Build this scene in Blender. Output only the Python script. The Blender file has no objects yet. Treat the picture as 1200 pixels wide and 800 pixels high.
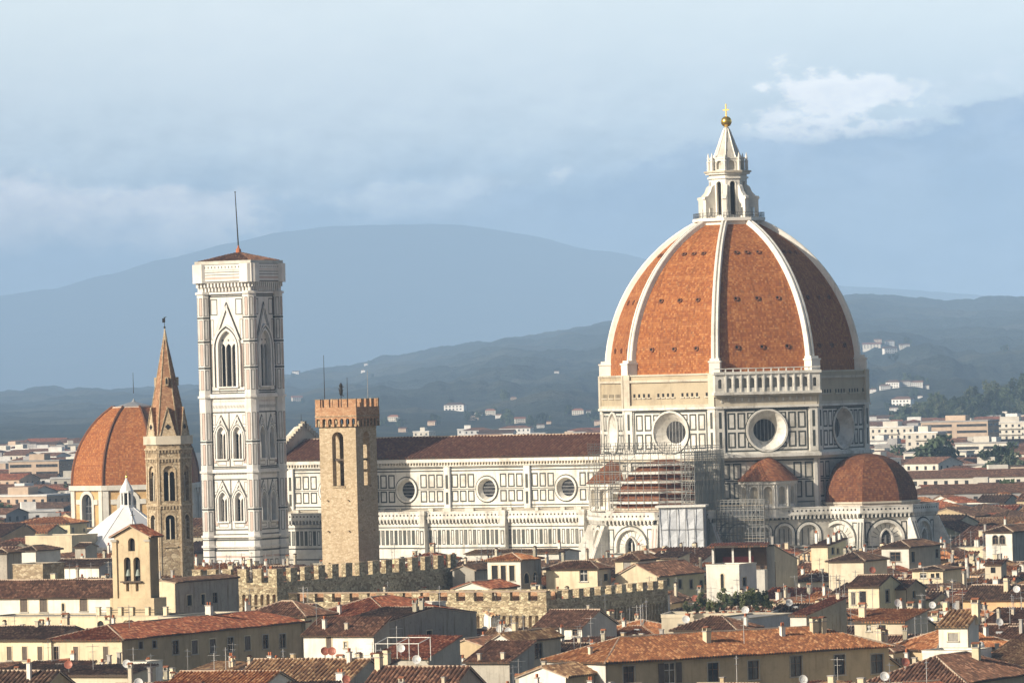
import bpy, math, random
from math import sin, cos, tan, pi, radians, sqrt, atan2, asin, acos
from mathutils import Vector, Matrix
R = random.Random(11)
scene = bpy.context.scene
COL = scene.collection

# ------------------------------------------------------------------ camera
F_PX = 6720.0            # focal length in photo pixels (photo 1200 x 800)
CAM_H = 54.0
ROLL = radians(1.5)
PITCH = atan2(45.0, F_PX)
cam_d = bpy.data.cameras.new('camera')
cam = bpy.data.objects.new('camera', cam_d)
COL.objects.link(cam)
cam_d.sensor_width = 36.0
cam_d.lens = 36.0 * F_PX / 1200.0
cam_d.clip_start = 1.0
cam_d.clip_end = 120000.0
CAM_M = Matrix.Translation((0, 0, CAM_H)) @ Matrix.Rotation(pi / 2 + PITCH, 4, 'X') @ Matrix.Rotation(-ROLL, 4, 'Z')
cam.matrix_world = CAM_M
scene.camera = cam
CAM_R = CAM_M.to_3x3()
CAM_I = CAM_M.inverted()

def ray(px, py):
    return CAM_R @ Vector(((px - 600.0) / F_PX, (400.0 - py) / F_PX, -1.0))

def P(px, py, Y):
    """world point seen at photo pixel (px, py) at depth Y metres"""
    d = ray(px, py)
    t = Y / d.y
    return Vector((d.x * t, Y, CAM_H + d.z * t))

def proj(v):
    c = CAM_I @ Vector(v)
    return 600.0 + F_PX * c.x / -c.z, 400.0 - F_PX * c.y / -c.z

# ------------------------------------------------------------------ world and sun
SUN_TH = radians(-57.0)      # azimuth of the sun, from the direction towards the camera, positive to the right
SUN_EL = radians(23.0)
sun_dir = Vector((sin(SUN_TH) * cos(SUN_EL), -cos(SUN_TH) * cos(SUN_EL), sin(SUN_EL)))
sd = bpy.data.lights.new('sun', 'SUN')
sd.energy = 5.0
sd.angle = radians(0.5)
sd.color = (1.0, 0.89, 0.73)
sun = bpy.data.objects.new('sun', sd)
COL.objects.link(sun)
sun.rotation_euler = sun_dir.to_track_quat('Z', 'Y').to_euler()
sun.location = (-200, -100, 300)

world = bpy.data.worlds.new('World')
scene.world = world
world.use_nodes = True
wt = world.node_tree
wt.nodes.clear()

class NT:
    """small helper to wire shader nodes"""
    def __init__(s, t): s.t = t
    def n(s, typ, **kw):
        nd = s.t.nodes.new(typ)
        for k, v in kw.items(): setattr(nd, k, v)
        return nd
    def set(s, sock, v):
        if hasattr(v, 'bl_idname') or isinstance(v, bpy.types.NodeSocket): s.t.links.new(v, sock)
        else: sock.default_value = v
    def math(s, op, a, b=None, c=None, clamp=False):
        nd = s.n('ShaderNodeMath', operation=op, use_clamp=clamp)
        s.set(nd.inputs[0], a)
        if b is not None: s.set(nd.inputs[1], b)
        if c is not None: s.set(nd.inputs[2], c)
        return nd.outputs[0]
    def smooth(s, v, lo, hi):
        nd = s.n('ShaderNodeMapRange', interpolation_type='SMOOTHSTEP')
        s.set(nd.inputs[0], v); nd.inputs[1].default_value = lo; nd.inputs[2].default_value = hi
        return nd.outputs[0]
    def lin(s, v, lo, hi, a, b):
        nd = s.n('ShaderNodeMapRange')
        s.set(nd.inputs[0], v); nd.inputs[1].default_value = lo; nd.inputs[2].default_value = hi
        nd.inputs[3].default_value = a; nd.inputs[4].default_value = b
        return nd.outputs[0]
    def mix(s, fac, a, b, typ='MIX'):
        nd = s.n('ShaderNodeMix', data_type='RGBA', blend_type=typ)
        s.set(nd.inputs[0], fac)
        for i, v in ((6, a), (7, b)):
            if isinstance(v, (tuple, list)): v = (v[0], v[1], v[2], 1.0)
            s.set(nd.inputs[i], v)
        return nd.outputs[2]
    def noise(s, vec, scale, detail=3.0, rough=0.55, dim='3D'):
        nd = s.n('ShaderNodeTexNoise', noise_dimensions=dim)
        if vec is not None: s.set(nd.inputs['Vector'], vec)
        nd.inputs['Scale'].default_value = scale
        nd.inputs['Detail'].default_value = detail
        nd.inputs['Roughness'].default_value = rough
        return nd.outputs[0]

w = NT(wt)
sky = w.n('ShaderNodeTexSky', sky_type='NISHITA')
sky.sun_disc = False
sky.sun_elevation = SUN_EL
sky.sun_rotation = atan2(sun_dir.x, sun_dir.y)
sky.altitude = 100.0
sky.air_density = 1.0
sky.dust_density = 4.0
bg_sky = w.n('ShaderNodeBackground'); bg_sky.inputs[1].default_value = 0.07
wt.links.new(sky.outputs[0], bg_sky.inputs[0])
# distant cloud banks, laid out by direction on the sky: u = tan(azimuth), v = tan(elevation), in thousandths
tc = w.n('ShaderNodeTexCoord')
sep = w.n('ShaderNodeSeparateXYZ'); wt.links.new(tc.outputs['Generated'], sep.inputs[0])
ysafe = w.math('MAXIMUM', sep.outputs[1], 0.02)
U = w.math('MULTIPLY', w.math('DIVIDE', sep.outputs[0], ysafe), 6.72)     # photo kilopixels right of centre
V = w.math('MULTIPLY', w.math('DIVIDE', sep.outputs[2], ysafe), 6.72)     # kilopixels above the horizon
comb = w.n('ShaderNodeCombineXYZ'); wt.links.new(U, comb.inputs[0]); wt.links.new(V, comb.inputs[1])
sc_ = w.n('ShaderNodeVectorMath', operation='MULTIPLY'); wt.links.new(comb.outputs[0], sc_.inputs[0]); sc_.inputs[1].default_value = (1.0, 1.7, 1.0)
n_big = w.math('MULTIPLY', w.math('SUBTRACT', w.noise(sc_.outputs[0], 5.0, 6.0, 0.58), 0.5), 2.6)
n_fine = w.math('MULTIPLY', w.math('SUBTRACT', w.noise(sc_.outputs[0], 17.0, 5.0, 0.6), 0.5), 2.4)
sh_v = w.n('ShaderNodeVectorMath', operation='ADD'); wt.links.new(sc_.outputs[0], sh_v.inputs[0]); sh_v.inputs[1].default_value = (-0.012, 0.022, 0.0)
n_rel = w.math('MULTIPLY', w.math('SUBTRACT', w.noise(sc_.outputs[0], 11.0, 7.0, 0.62), w.noise(sh_v.outputs[0], 11.0, 7.0, 0.62)), 1.0)
def kp(px, py): return (px - 600) / 1000.0, (445 - py) / 1000.0
def blob(px, py, ax, ay, kb=1.6, kf=1.0, lo=0.0, hi=0.6):
    u0, v0 = kp(px, py)
    a = w.math('MULTIPLY', w.math('SUBTRACT', U, u0), 1000.0 / ax)
    b = w.math('MULTIPLY', w.math('SUBTRACT', V, v0), 1000.0 / ay)
    r = w.math('SUBTRACT', 1.0, w.math('ADD', w.math('MULTIPLY', a, a), w.math('MULTIPLY', b, b)))
    r = w.math('ADD', r, w.math('ADD', w.math('MULTIPLY', n_big, kb), w.math('MULTIPLY', n_fine, kf)))
    return w.smooth(r, lo, hi)
SKY_LOW = (0.24, 0.32, 0.43)
SKY_MID = (0.56, 0.61, 0.61)
SKY_TOP = (0.74, 0.77, 0.72)
c = w.mix(w.smooth(w.math('ADD', V, w.math('MULTIPLY', n_big, 0.05)), 0.17, 0.30), SKY_LOW, SKY_MID)
c = w.mix(w.smooth(V, 0.22, 0.46), c, SKY_TOP)
# pale veil in the left and middle of the upper sky
c = w.mix(w.math('MULTIPLY', blob(420, 120, 560, 150, 1.6, 0.8, -0.2, 1.3), 0.5), c, (0.80, 0.81, 0.77))
# white cumulus showing above the blue-grey bank, and small scraps of white
WHITE = (1.25, 1.14, 1.02)
c = w.mix(w.math('MULTIPLY', blob(1005, 152, 118, 66, 1.9, 1.7, 0.05, 0.75), 0.95), c, WHITE)
c = w.mix(w.math('MULTIPLY', blob(1080, 112, 24, 14, 2.0, 1.8, 0, 1.2), 0.8), c, WHITE)
c = w.mix(w.math('MULTIPLY', blob(664, 208, 26, 18, 2.0, 1.8, 0, 1.2), 0.7), c, WHITE)
c = w.mix(w.math('MULTIPLY', blob(215, 248, 150, 48, 1.3, .9, 0, .9), 0.85), c, (1.25, 1.10, 1.0))
c = w.mix(w.math('MULTIPLY', blob(15, 235, 80, 55, 1.3, .9, 0, .9), 0.8), c, (1.2, 1.05, 0.96))
c = w.mix(w.math('MULTIPLY', blob(500, 235, 150, 34, 1.3, 1.0, 0, .9), 0.6), c, (0.95, 0.92, 0.88))
# blue-grey bank low in the sky: its upper edge climbs to the right
edge = w.lin(U, -0.05, 0.60, 0.215, 0.325)
edge = w.math('ADD', edge, w.math('ADD', w.math('MULTIPLY', n_big, 0.06), w.math('MULTIPLY', n_fine, 0.035)))
bank = w.smooth(w.math('SUBTRACT', edge, V), -0.004, 0.02)
bank = w.math('MULTIPLY', bank, w.smooth(U, -0.16, 0.02))
BANK = w.mix(w.smooth(n_big, -0.25, 0.25), (0.13, 0.20, 0.33), (0.30, 0.36, 0.46))
rim = w.math('MULTIPLY', w.math('MULTIPLY', w.smooth(w.math('SUBTRACT', edge, V), -0.06, 0.0), w.smooth(U, 0.22, 0.36)), w.smooth(n_fine, -0.25, 0.35))
c = w.mix(w.math('MULTIPLY', rim, 0.6), c, (0.88, 0.85, 0.82))
c = w.mix(w.math('MULTIPLY', bank, 0.95), c, BANK)
bank2 = w.math('MULTIPLY', w.smooth(w.math('SUBTRACT', w.math('ADD', w.math('MULTIPLY', n_big, 0.12), 0.165), V), -0.02, 0.05), w.smooth(U, -0.28, -0.42))
c = w.mix(w.math('MULTIPLY', bank2, 0.7), c, (0.28, 0.35, 0.45))
rel = w.math('ADD', 1.0, w.math('MULTIPLY', n_rel, w.lin(V, 0.22, 0.36, 1.5, 0.12)))
relc = w.n('ShaderNodeCombineXYZ')
for i_ in range(3): wt.links.new(rel, relc.inputs[i_])
c = w.mix(1.0, c, relc.outputs[0], 'MULTIPLY')
bg_cloud = w.n('ShaderNodeBackground'); wt.links.new(c, bg_cloud.inputs[0]); bg_cloud.inputs[1].default_value = 1.42
front = w.math('MULTIPLY', w.smooth(sep.outputs[1], 0.3, 0.7), w.math('SUBTRACT', 1.0, w.smooth(sep.outputs[2], 0.12, 0.35)))
mixs = w.n('ShaderNodeMixShader')
wt.links.new(front, mixs.inputs[0]); wt.links.new(bg_sky.outputs[0], mixs.inputs[1]); wt.links.new(bg_cloud.outputs[0], mixs.inputs[2])
wo = w.n('ShaderNodeOutputWorld'); wt.links.new(mixs.outputs[0], wo.inputs[0])

scene.view_settings.view_transform = 'Standard'
scene.view_settings.look = 'None'
scene.view_settings.gamma = 1.0
scene.view_settings.exposure = 0.34
scene.cycles.use_denoising = True
scene.cycles.max_bounces = 5
scene.cycles.diffuse_bounces = 3
scene.cycles.glossy_bounces = 2
scene.cycles.volume_bounces = 1
scene.cycles.sample_clamp_indirect = 6.0

# ------------------------------------------------------------------ materials
M = {}
def new_mat(name):
    m = bpy.data.materials.new(name); m.use_nodes = True
    t = m.node_tree; t.nodes.clear()
    k = NT(t)
    b = k.n('ShaderNodeBsdfPrincipled'); o = k.n('ShaderNodeOutputMaterial')
    t.links.new(b.outputs[0], o.inputs[0])
    M[name] = m
    return m, k, b
def bump(k, b, h, strength, dist):
    nd = k.n('ShaderNodeBump'); nd.inputs['Strength'].default_value = strength; nd.inputs['Distance'].default_value = dist
    k.t.links.new(h, nd.inputs['Height']); k.t.links.new(nd.outputs[0], b.inputs['Normal'])
def objco(k, scale=(1, 1, 1)):
    t = k.n('ShaderNodeTexCoord')
    oi = k.n('ShaderNodeObjectInfo')
    ad = k.n('ShaderNodeVectorMath', operation='ADD')
    mu = k.n('ShaderNodeVectorMath', operation='SCALE'); k.t.links.new(oi.outputs['Location'], mu.inputs[0]); mu.inputs['Scale'].default_value = 0.37
    k.t.links.new(t.outputs['Object'], ad.inputs[0]); k.t.links.new(mu.outputs[0], ad.inputs[1])
    m = k.n('ShaderNodeVectorMath', operation='MULTIPLY'); m.inputs[1].default_value = scale
    k.t.links.new(ad.outputs[0], m.inputs[0])
    return m.outputs[0]
def sh(c, f): return tuple(min(1.0, x * f) for x in c)

def plaster(name, col, dirt=0.5, streak=0.6):
    m, k, b = new_mat(name)
    co = objco(k)
    n1 = k.noise(co, 0.35, 5, 0.6)
    n2 = k.noise(objco(k, (1.6, 1.6, 0.18)), 1.0, 4, 0.6)
    n3 = k.noise(co, 3.0, 4, 0.6)
    c = k.mix(k.smooth(n1, 0.35, 0.7), col, sh(col, 0.80))
    n4 = k.noise(co, 0.6, 6, 0.7)
    c = k.mix(k.math('MULTIPLY', k.smooth(n4, 0.60, 0.66), 0.5 * min(1.0, dirt + .3)), c, sh((col[0] * .8, col[1] * .78, col[2] * .74), 0.78))
    c = k.mix(k.math('MULTIPLY', k.smooth(n2, 0.50, 0.70), streak * 0.75), c, sh((col[0] * .8, col[1] * .76, col[2] * .7), 0.72))
    c = k.mix(k.math('MULTIPLY', k.smooth(n3, 0.53, 0.72), dirt * 0.5), c, sh(col, 0.6))
    oi = k.n('ShaderNodeObjectInfo'); tv = k.lin(oi.outputs['Random'], 0, 1, 0.84, 1.08); cv_ = k.n('ShaderNodeCombineXYZ')
    for i_ in range(3): k.t.links.new(tv, cv_.inputs[i_])
    c = k.mix(1.0, c, cv_.outputs[0], 'MULTIPLY')
    k.t.links.new(c, b.inputs['Base Color']); b.inputs['Roughness'].default_value = 0.9
    b.inputs['Specular IOR Level'].default_value = 0.2
    bump(k, b, n3, 0.25, 0.05)
plaster('cream', (0.74, 0.64, 0.45))
plaster('white', (0.80, 0.77, 0.69), 0.3, 0.45)
plaster('ochre', (0.66, 0.50, 0.27))
plaster('yellow', (0.72, 0.64, 0.40))
plaster('tan', (0.58, 0.46, 0.29))
plaster('tan_light', (0.62, 0.55, 0.42))
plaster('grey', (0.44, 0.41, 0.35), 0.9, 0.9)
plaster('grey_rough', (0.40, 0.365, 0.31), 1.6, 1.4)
plaster('peach', (0.72, 0.48, 0.27))
plaster('church_plaster', (0.62, 0.50, 0.33), 0.8, 0.8)
plaster('pinkish', (0.62, 0.42, 0.32))
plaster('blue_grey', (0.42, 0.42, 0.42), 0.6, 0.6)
plaster('old_render', (0.45, 0.42, 0.33), 1.5, 1.3)
plaster('trim_stone', (0.45, 0.42, 0.36), 0.6, 0.5)
plaster('mortar', (0.46, 0.36, 0.27), 0.9, 0.3)
plaster('concrete', (0.40, 0.38, 0.35), 0.9, 0.8)
plaster('terracotta', (0.48, 0.17, 0.08), 0.6, 0.5)
plaster('far_pale', (0.66, 0.62, 0.54), 0.3, 0.2)
plaster('far_peach', (0.58, 0.45, 0.34), 0.3, 0.2)
plaster('far_grey', (0.36, 0.35, 0.34), 0.3, 0.2)
plaster('far_white', (0.78, 0.76, 0.72), 0.2, 0.2)

def plain(name, col, rough=0.7, metal=0.0, var=0.2):
    m, k, b = new_mat(name)
    n = k.noise(objco(k), 2.5, 3)
    k.t.links.new(k.mix(k.smooth(n, 0.35, 0.7), col, sh(col, 1 - var)), b.inputs['Base Color'])
    b.inputs['Roughness'].default_value = rough; b.inputs['Metallic'].default_value = metal
plain('dark_wood', (0.075, 0.05, 0.032))
plain('brown_wood', (0.14, 0.085, 0.05))
plain('shutter_brown', (0.10, 0.07, 0.05), 0.6)
plain('shutter_green', (0.045, 0.07, 0.05), 0.6)
plain('shutter_grey', (0.30, 0.28, 0.25), 0.6)
plain('white_paint', (0.78, 0.76, 0.70), 0.5)
plain('iron', (0.035, 0.033, 0.032), 0.5, 0.4)
plain('steel', (0.42, 0.42, 0.42), 0.4, 0.7)
plain('dish_white', (0.75, 0.75, 0.73), 0.4)
plain('dish_red', (0.40, 0.14, 0.09), 0.5)
plain('gold', (0.85, 0.56, 0.12), 0.25, 0.9, 0.1)
plain('copper_green', (0.24, 0.29, 0.26), 0.6)
plain('lead', (0.30, 0.31, 0.32), 0.5)
plain('pole_steel', (0.19, 0.19, 0.18), 0.6, 0.3)
plain('scaffold_board', (0.40, 0.34, 0.26), 0.9)
plain('dark_void', (0.018, 0.016, 0.015), 0.9)
plain('orange_pot', (0.55, 0.20, 0.06), 0.6)
plain('red_cloth', (0.30, 0.05, 0.05), 0.8)
plain('tarp_sheet', (0.60, 0.63, 0.67), 0.7, 0.0, 0.15)
plain('green_net', (0.05, 0.26, 0.22), 0.8)
m, k, b = new_mat('glass_dark')
n = k.noise(objco(k), 0.9, 2)
k.t.links.new(k.mix(k.smooth(n, 0.4, 0.6), (0.018, 0.02, 0.024), (0.05, 0.05, 0.052)), b.inputs['Base Color'])
b.inputs['Roughness'].default_value = 0.12
m, k, b = new_mat('corrugated')
wv = k.n('ShaderNodeTexWave', wave_type='BANDS', bands_direction='X'); k.t.links.new(objco(k), wv.inputs[0]); wv.inputs['Scale'].default_value = 1.2
k.t.links.new(k.mix(wv.outputs[1], (0.22, 0.24, 0.25), (0.36, 0.38, 0.38)), b.inputs['Base Color']); b.inputs['Roughness'].default_value = 0.6

def tiles(name, base, lo, hi, cu=0.42, cv=0.45, moss=0.5, streaks=False):
    """clay tile roofing on UV in metres (u along the eave, v up the slope): every tile its own tone, weathering on top"""
    m, k, b = new_mat(name)
    tcn = k.n('ShaderNodeTexCoord'); sp = k.n('ShaderNodeSeparateXYZ'); k.t.links.new(tcn.outputs['UV'], sp.inputs[0])
    fu = k.math('FLOOR', k.math('DIVIDE', sp.outputs[0], cu)); fv = k.math('FLOOR', k.math('DIVIDE', sp.outputs[1], cv))
    cb = k.n('ShaderNodeCombineXYZ'); k.t.links.new(fu, cb.inputs[0]); k.t.links.new(fv, cb.inputs[1])
    wn = k.n('ShaderNodeTexWhiteNoise', noise_dimensions='2D'); k.t.links.new(cb.outputs[0], wn.inputs[0])
    rnd = wn.outputs[0]
    co = objco(k)
    c = k.mix(k.smooth(rnd, 0.05, 0.75), lo, base)
    c = k.mix(k.smooth(rnd, 0.72, 1.0), c, hi)
    big = k.noise(co, 0.22, 5, 0.62); mid = k.noise(co, 1.1, 4, 0.6)
    c = k.mix(k.math('MULTIPLY', k.smooth(big, 0.46, 0.70), moss), c, sh(lo, 0.62))
    c = k.mix(k.math('MULTIPLY', k.smooth(mid, 0.56, 0.72), 0.35), c, (0.20, 0.165, 0.11))
    if streaks:
        mp = k.n('ShaderNodeVectorMath', operation='MULTIPLY'); k.t.links.new(tcn.outputs['UV'], mp.inputs[0]); mp.inputs[1].default_value = (0.9, 0.035, 1)
        c = k.mix(k.math('MULTIPLY', k.smooth(k.noise(mp.outputs[0], 1.0, 4, 0.65), 0.53, 0.70), 0.55), c, sh(lo, 0.55))
        mq = k.n('ShaderNodeVectorMath', operation='MULTIPLY'); k.t.links.new(tcn.outputs['UV'], mq.inputs[0]); mq.inputs[1].default_value = (0.03, 0.5, 1)
        c = k.mix(k.math('MULTIPLY', k.smooth(k.noise(mq.outputs[0], 1.0, 3, 0.6), 0.5, 0.68), 0.28), c, hi)
    # the gap under the lip of every course
    fr = k.math('FRACT', k.math('DIVIDE', sp.outputs[1], cv))
    gap = k.math('MULTIPLY', k.math('LESS_THAN', fr, 0.14), 0.45)
    c = k.mix(gap, c, sh(lo, 0.45))
    if not streaks:      # every roof its own age
        oi = k.n('ShaderNodeObjectInfo'); tv = k.lin(oi.outputs['Random'], 0, 1, 0.72, 1.22); cv_ = k.n('ShaderNodeCombineXYZ')
        for i_ in range(3): k.t.links.new(tv, cv_.inputs[i_])
        c = k.mix(1.0, c, cv_.outputs[0], 'MULTIPLY')
    k.t.links.new(c, b.inputs['Base Color']); b.inputs['Roughness'].default_value = 0.88
    b.inputs['Specular IOR Level'].default_value = 0.2
    bump(k, b, k.math('ADD', rnd, k.math('MULTIPLY', fr, -1.0)), 0.5, 0.05)
tiles('tile_brown', (0.20, 0.10, 0.062), (0.10, 0.055, 0.038), (0.34, 0.19, 0.12))
tiles('tile_dark', (0.125, 0.072, 0.05), (0.065, 0.042, 0.032), (0.22, 0.14, 0.09))
tiles('tile_orange', (0.40, 0.165, 0.068), (0.22, 0.088, 0.042), (0.58, 0.31, 0.15), moss=0.35)
tiles('tile_red', (0.34, 0.11, 0.055), (0.17, 0.06, 0.038), (0.50, 0.24, 0.13), moss=0.4)
tiles('tile_buff', (0.34, 0.20, 0.105), (0.16, 0.088, 0.052), (0.52, 0.36, 0.20), moss=0.4)
tiles('tile_dome', (0.37, 0.134, 0.040), (0.27, 0.088, 0.030), (0.46, 0.20, 0.072), 0.42, 0.5, moss=0.30, streaks=True)
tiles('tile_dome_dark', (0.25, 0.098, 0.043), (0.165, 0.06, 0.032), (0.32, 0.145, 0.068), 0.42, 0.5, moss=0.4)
tiles('tile_nave', (0.175, 0.078, 0.050), (0.12, 0.055, 0.040), (0.23, 0.12, 0.075), 0.6, 0.6, moss=0.3)

def masonry(name, lo, mid, hi, scale, mort, bumpd=0.06):
    m, k, b = new_mat(name)
    co = objco(k, (1, 1, 1.7))
    v = k.n('ShaderNodeTexVoronoi', feature='F1'); k.t.links.new(co, v.inputs['Vector']); v.inputs['Scale'].default_value = scale
    ve = k.n('ShaderNodeTexVoronoi', feature='DISTANCE_TO_EDGE'); k.t.links.new(co, ve.inputs['Vector']); ve.inputs['Scale'].default_value = scale
    sp = k.n('ShaderNodeSeparateColor'); k.t.links.new(v.outputs['Color'], sp.inputs[0])
    c = k.mix(k.smooth(sp.outputs[0], 0.1, 0.5), lo, mid)
    c = k.mix(k.smooth(sp.outputs[0], 0.5, 1.0), c, hi)
    big = k.noise(objco(k), 0.25, 5)
    c = k.mix(k.math('MULTIPLY', k.smooth(big, 0.45, 0.75), 0.5), c, sh(mid, 0.66))
    c = k.mix(k.math('MULTIPLY', k.smooth(ve.outputs[0], 0.09, 0.0), 0.7), c, mort)
    k.t.links.new(c, b.inputs['Base Color']); b.inputs['Roughness'].default_value = 0.92
    bump(k, b, k.math('ADD', k.smooth(ve.outputs[0], 0.0, 0.15), k.math('MULTIPLY', k.noise(objco(k), 5.0, 3), 0.6)), 0.7, bumpd)
masonry('stone_tan', (0.27, 0.20, 0.125), (0.40, 0.315, 0.20), (0.54, 0.45, 0.31), 1.3, (0.22, 0.165, 0.11))
masonry('stone_rough', (0.26, 0.20, 0.12), (0.46, 0.38, 0.24), (0.66, 0.57, 0.38), 1.5, (0.20, 0.15, 0.09), 0.12)
masonry('stone_fine', (0.40, 0.31, 0.20), (0.50, 0.40, 0.27), (0.58, 0.48, 0.34), 2.2, (0.38, 0.28, 0.16), 0.03)
masonry('brick_red', (0.36, 0.185, 0.095), (0.45, 0.25, 0.135), (0.52, 0.34, 0.20), 2.4, (0.32, 0.19, 0.11), 0.03)
masonry('brick_spire', (0.24, 0.125, 0.068), (0.33, 0.175, 0.095), (0.42, 0.26, 0.15), 2.0, (0.30, 0.16, 0.09), 0.02)
masonry('ochre_wall', (0.52, 0.33, 0.14), (0.57, 0.37, 0.16), (0.60, 0.41, 0.19), 0.6, (0.58, 0.40, 0.19), 0.02)

def marble(name, col, stain, amt=0.6, sc=0.25):
    m, k, b = new_mat(name)
    co = objco(k)
    n1 = k.noise(co, sc, 6, 0.65); n2 = k.noise(objco(k, (1.2, 1.2, 0.12)), 0.9, 5, 0.6); n3 = k.noise(co, 2.4, 4, 0.7)
    c = k.mix(k.math('MULTIPLY', k.smooth(n1, 0.42, 0.72), amt), col, stain)
    c = k.mix(k.math('MULTIPLY', k.smooth(n2, 0.54, 0.74), amt * 0.8), c, sh(stain, 0.7))
    c = k.mix(k.math('MULTIPLY', k.smooth(n3, 0.58, 0.75), amt * 0.5), c, sh(stain, 0.6))
    k.t.links.new(c, b.inputs['Base Color']); b.inputs['Roughness'].default_value = 0.65
    bump(k, b, n3, 0.3, 0.06)
marble('marble', (0.75, 0.725, 0.66), (0.41, 0.385, 0.33), 0.95)
marble('marble_tower', (0.76, 0.735, 0.69), (0.52, 0.47, 0.41), 0.6)
marble('marble_old', (0.60, 0.54, 0.43), (0.32, 0.27, 0.20), 0.7)
marble('marble_lantern', (0.80, 0.775, 0.71), (0.52, 0.48, 0.40), 0.5)
marble('marble_aged_shade', (0.58, 0.55, 0.48), (0.27, 0.25, 0.21), 0.8)  # aged, dirtier marble; in grooves and recesses its darkness is painted shade
marble('marble_green', (0.045, 0.05, 0.042), (0.09, 0.085, 0.07), 0.5)
marble('marble_green_soft', (0.17, 0.17, 0.15), (0.26, 0.24, 0.20), 0.5)
marble('marble_pink', (0.55, 0.42, 0.36), (0.42, 0.33, 0.28), 0.5)
marble('raw_stone', (0.46, 0.385, 0.26), (0.32, 0.25, 0.165), 0.7)
marble('roof_white', (0.83, 0.82, 0.80), (0.62, 0.61, 0.60), 0.35)

def foliage(name, lo, hi):
    m, k, b = new_mat(name)
    n = k.noise(objco(k), 1.1, 3)
    oi = k.n('ShaderNodeNewGeometry')
    f = k.math('ADD', k.math('MULTIPLY', k.smooth(n, 0.35, 0.65), 0.6), k.math('MULTIPLY', oi.outputs['Random Per Island'], 0.4))
    k.t.links.new(k.mix(f, lo, hi), b.inputs['Base Color']); b.inputs['Roughness'].default_value = 0.7
foliage('leaf_dark', (0.022, 0.038, 0.016), (0.05, 0.08, 0.028))
foliage('leaf_light', (0.06, 0.08, 0.02), (0.14, 0.16, 0.045))
foliage('leaf_olive', (0.05, 0.06, 0.03), (0.12, 0.13, 0.07))
plain('bark', (0.08, 0.06, 0.045), 0.9)

m, k, b = new_mat('paving')
co = objco(k); n1 = k.noise(co, 0.05, 5); n2 = k.noise(co, 0.8, 4)
c = k.mix(k.smooth(n1, 0.4, 0.65), (0.07, 0.066, 0.06), (0.13, 0.115, 0.09)); c = k.mix(k.math('MULTIPLY', k.smooth(n2, .5, .7), .5), c, (0.05, 0.05, 0.045))
k.t.links.new(c, b.inputs['Base Color']); b.inputs['Roughness'].default_value = 0.9

def hillmat(name, wood, wood2, field):
    m, k, b = new_mat(name)
    tcn = k.n('ShaderNodeTexCoord'); co = tcn.outputs['Object']
    n1 = k.noise(co, 0.0022, 6, 0.6); n2 = k.noise(co, 0.011, 5, 0.65); n3 = k.noise(co, 0.05, 4, 0.7)
    c = k.mix(k.smooth(n2, 0.38, 0.62), wood, wood2)
    c = k.mix(k.math('MULTIPLY', k.smooth(n1, 0.50, 0.62), 0.75), c, field)
    c = k.mix(k.math('MULTIPLY', k.smooth(n3, 0.54, 0.66), 0.5), c, sh(wood, 0.7))
    k.t.links.new(c, b.inputs['Base Color']); b.inputs['Roughness'].default_value = 0.95; b.inputs['Specular IOR Level'].default_value = 0.05
    bump(k, b, k.math('ADD', n3, k.math('MULTIPLY', n2, 2.0)), 1.0, 14.0)
hillmat('hill_near', (0.026, 0.034, 0.026), (0.038, 0.047, 0.034), (0.085, 0.085, 0.06))
hillmat('hill_far', (0.03, 0.04, 0.028), (0.04, 0.05, 0.034), (0.06, 0.066, 0.045))
hillmat('hill_wood', (0.018, 0.03, 0.016), (0.035, 0.05, 0.024), (0.045, 0.055, 0.028))

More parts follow.
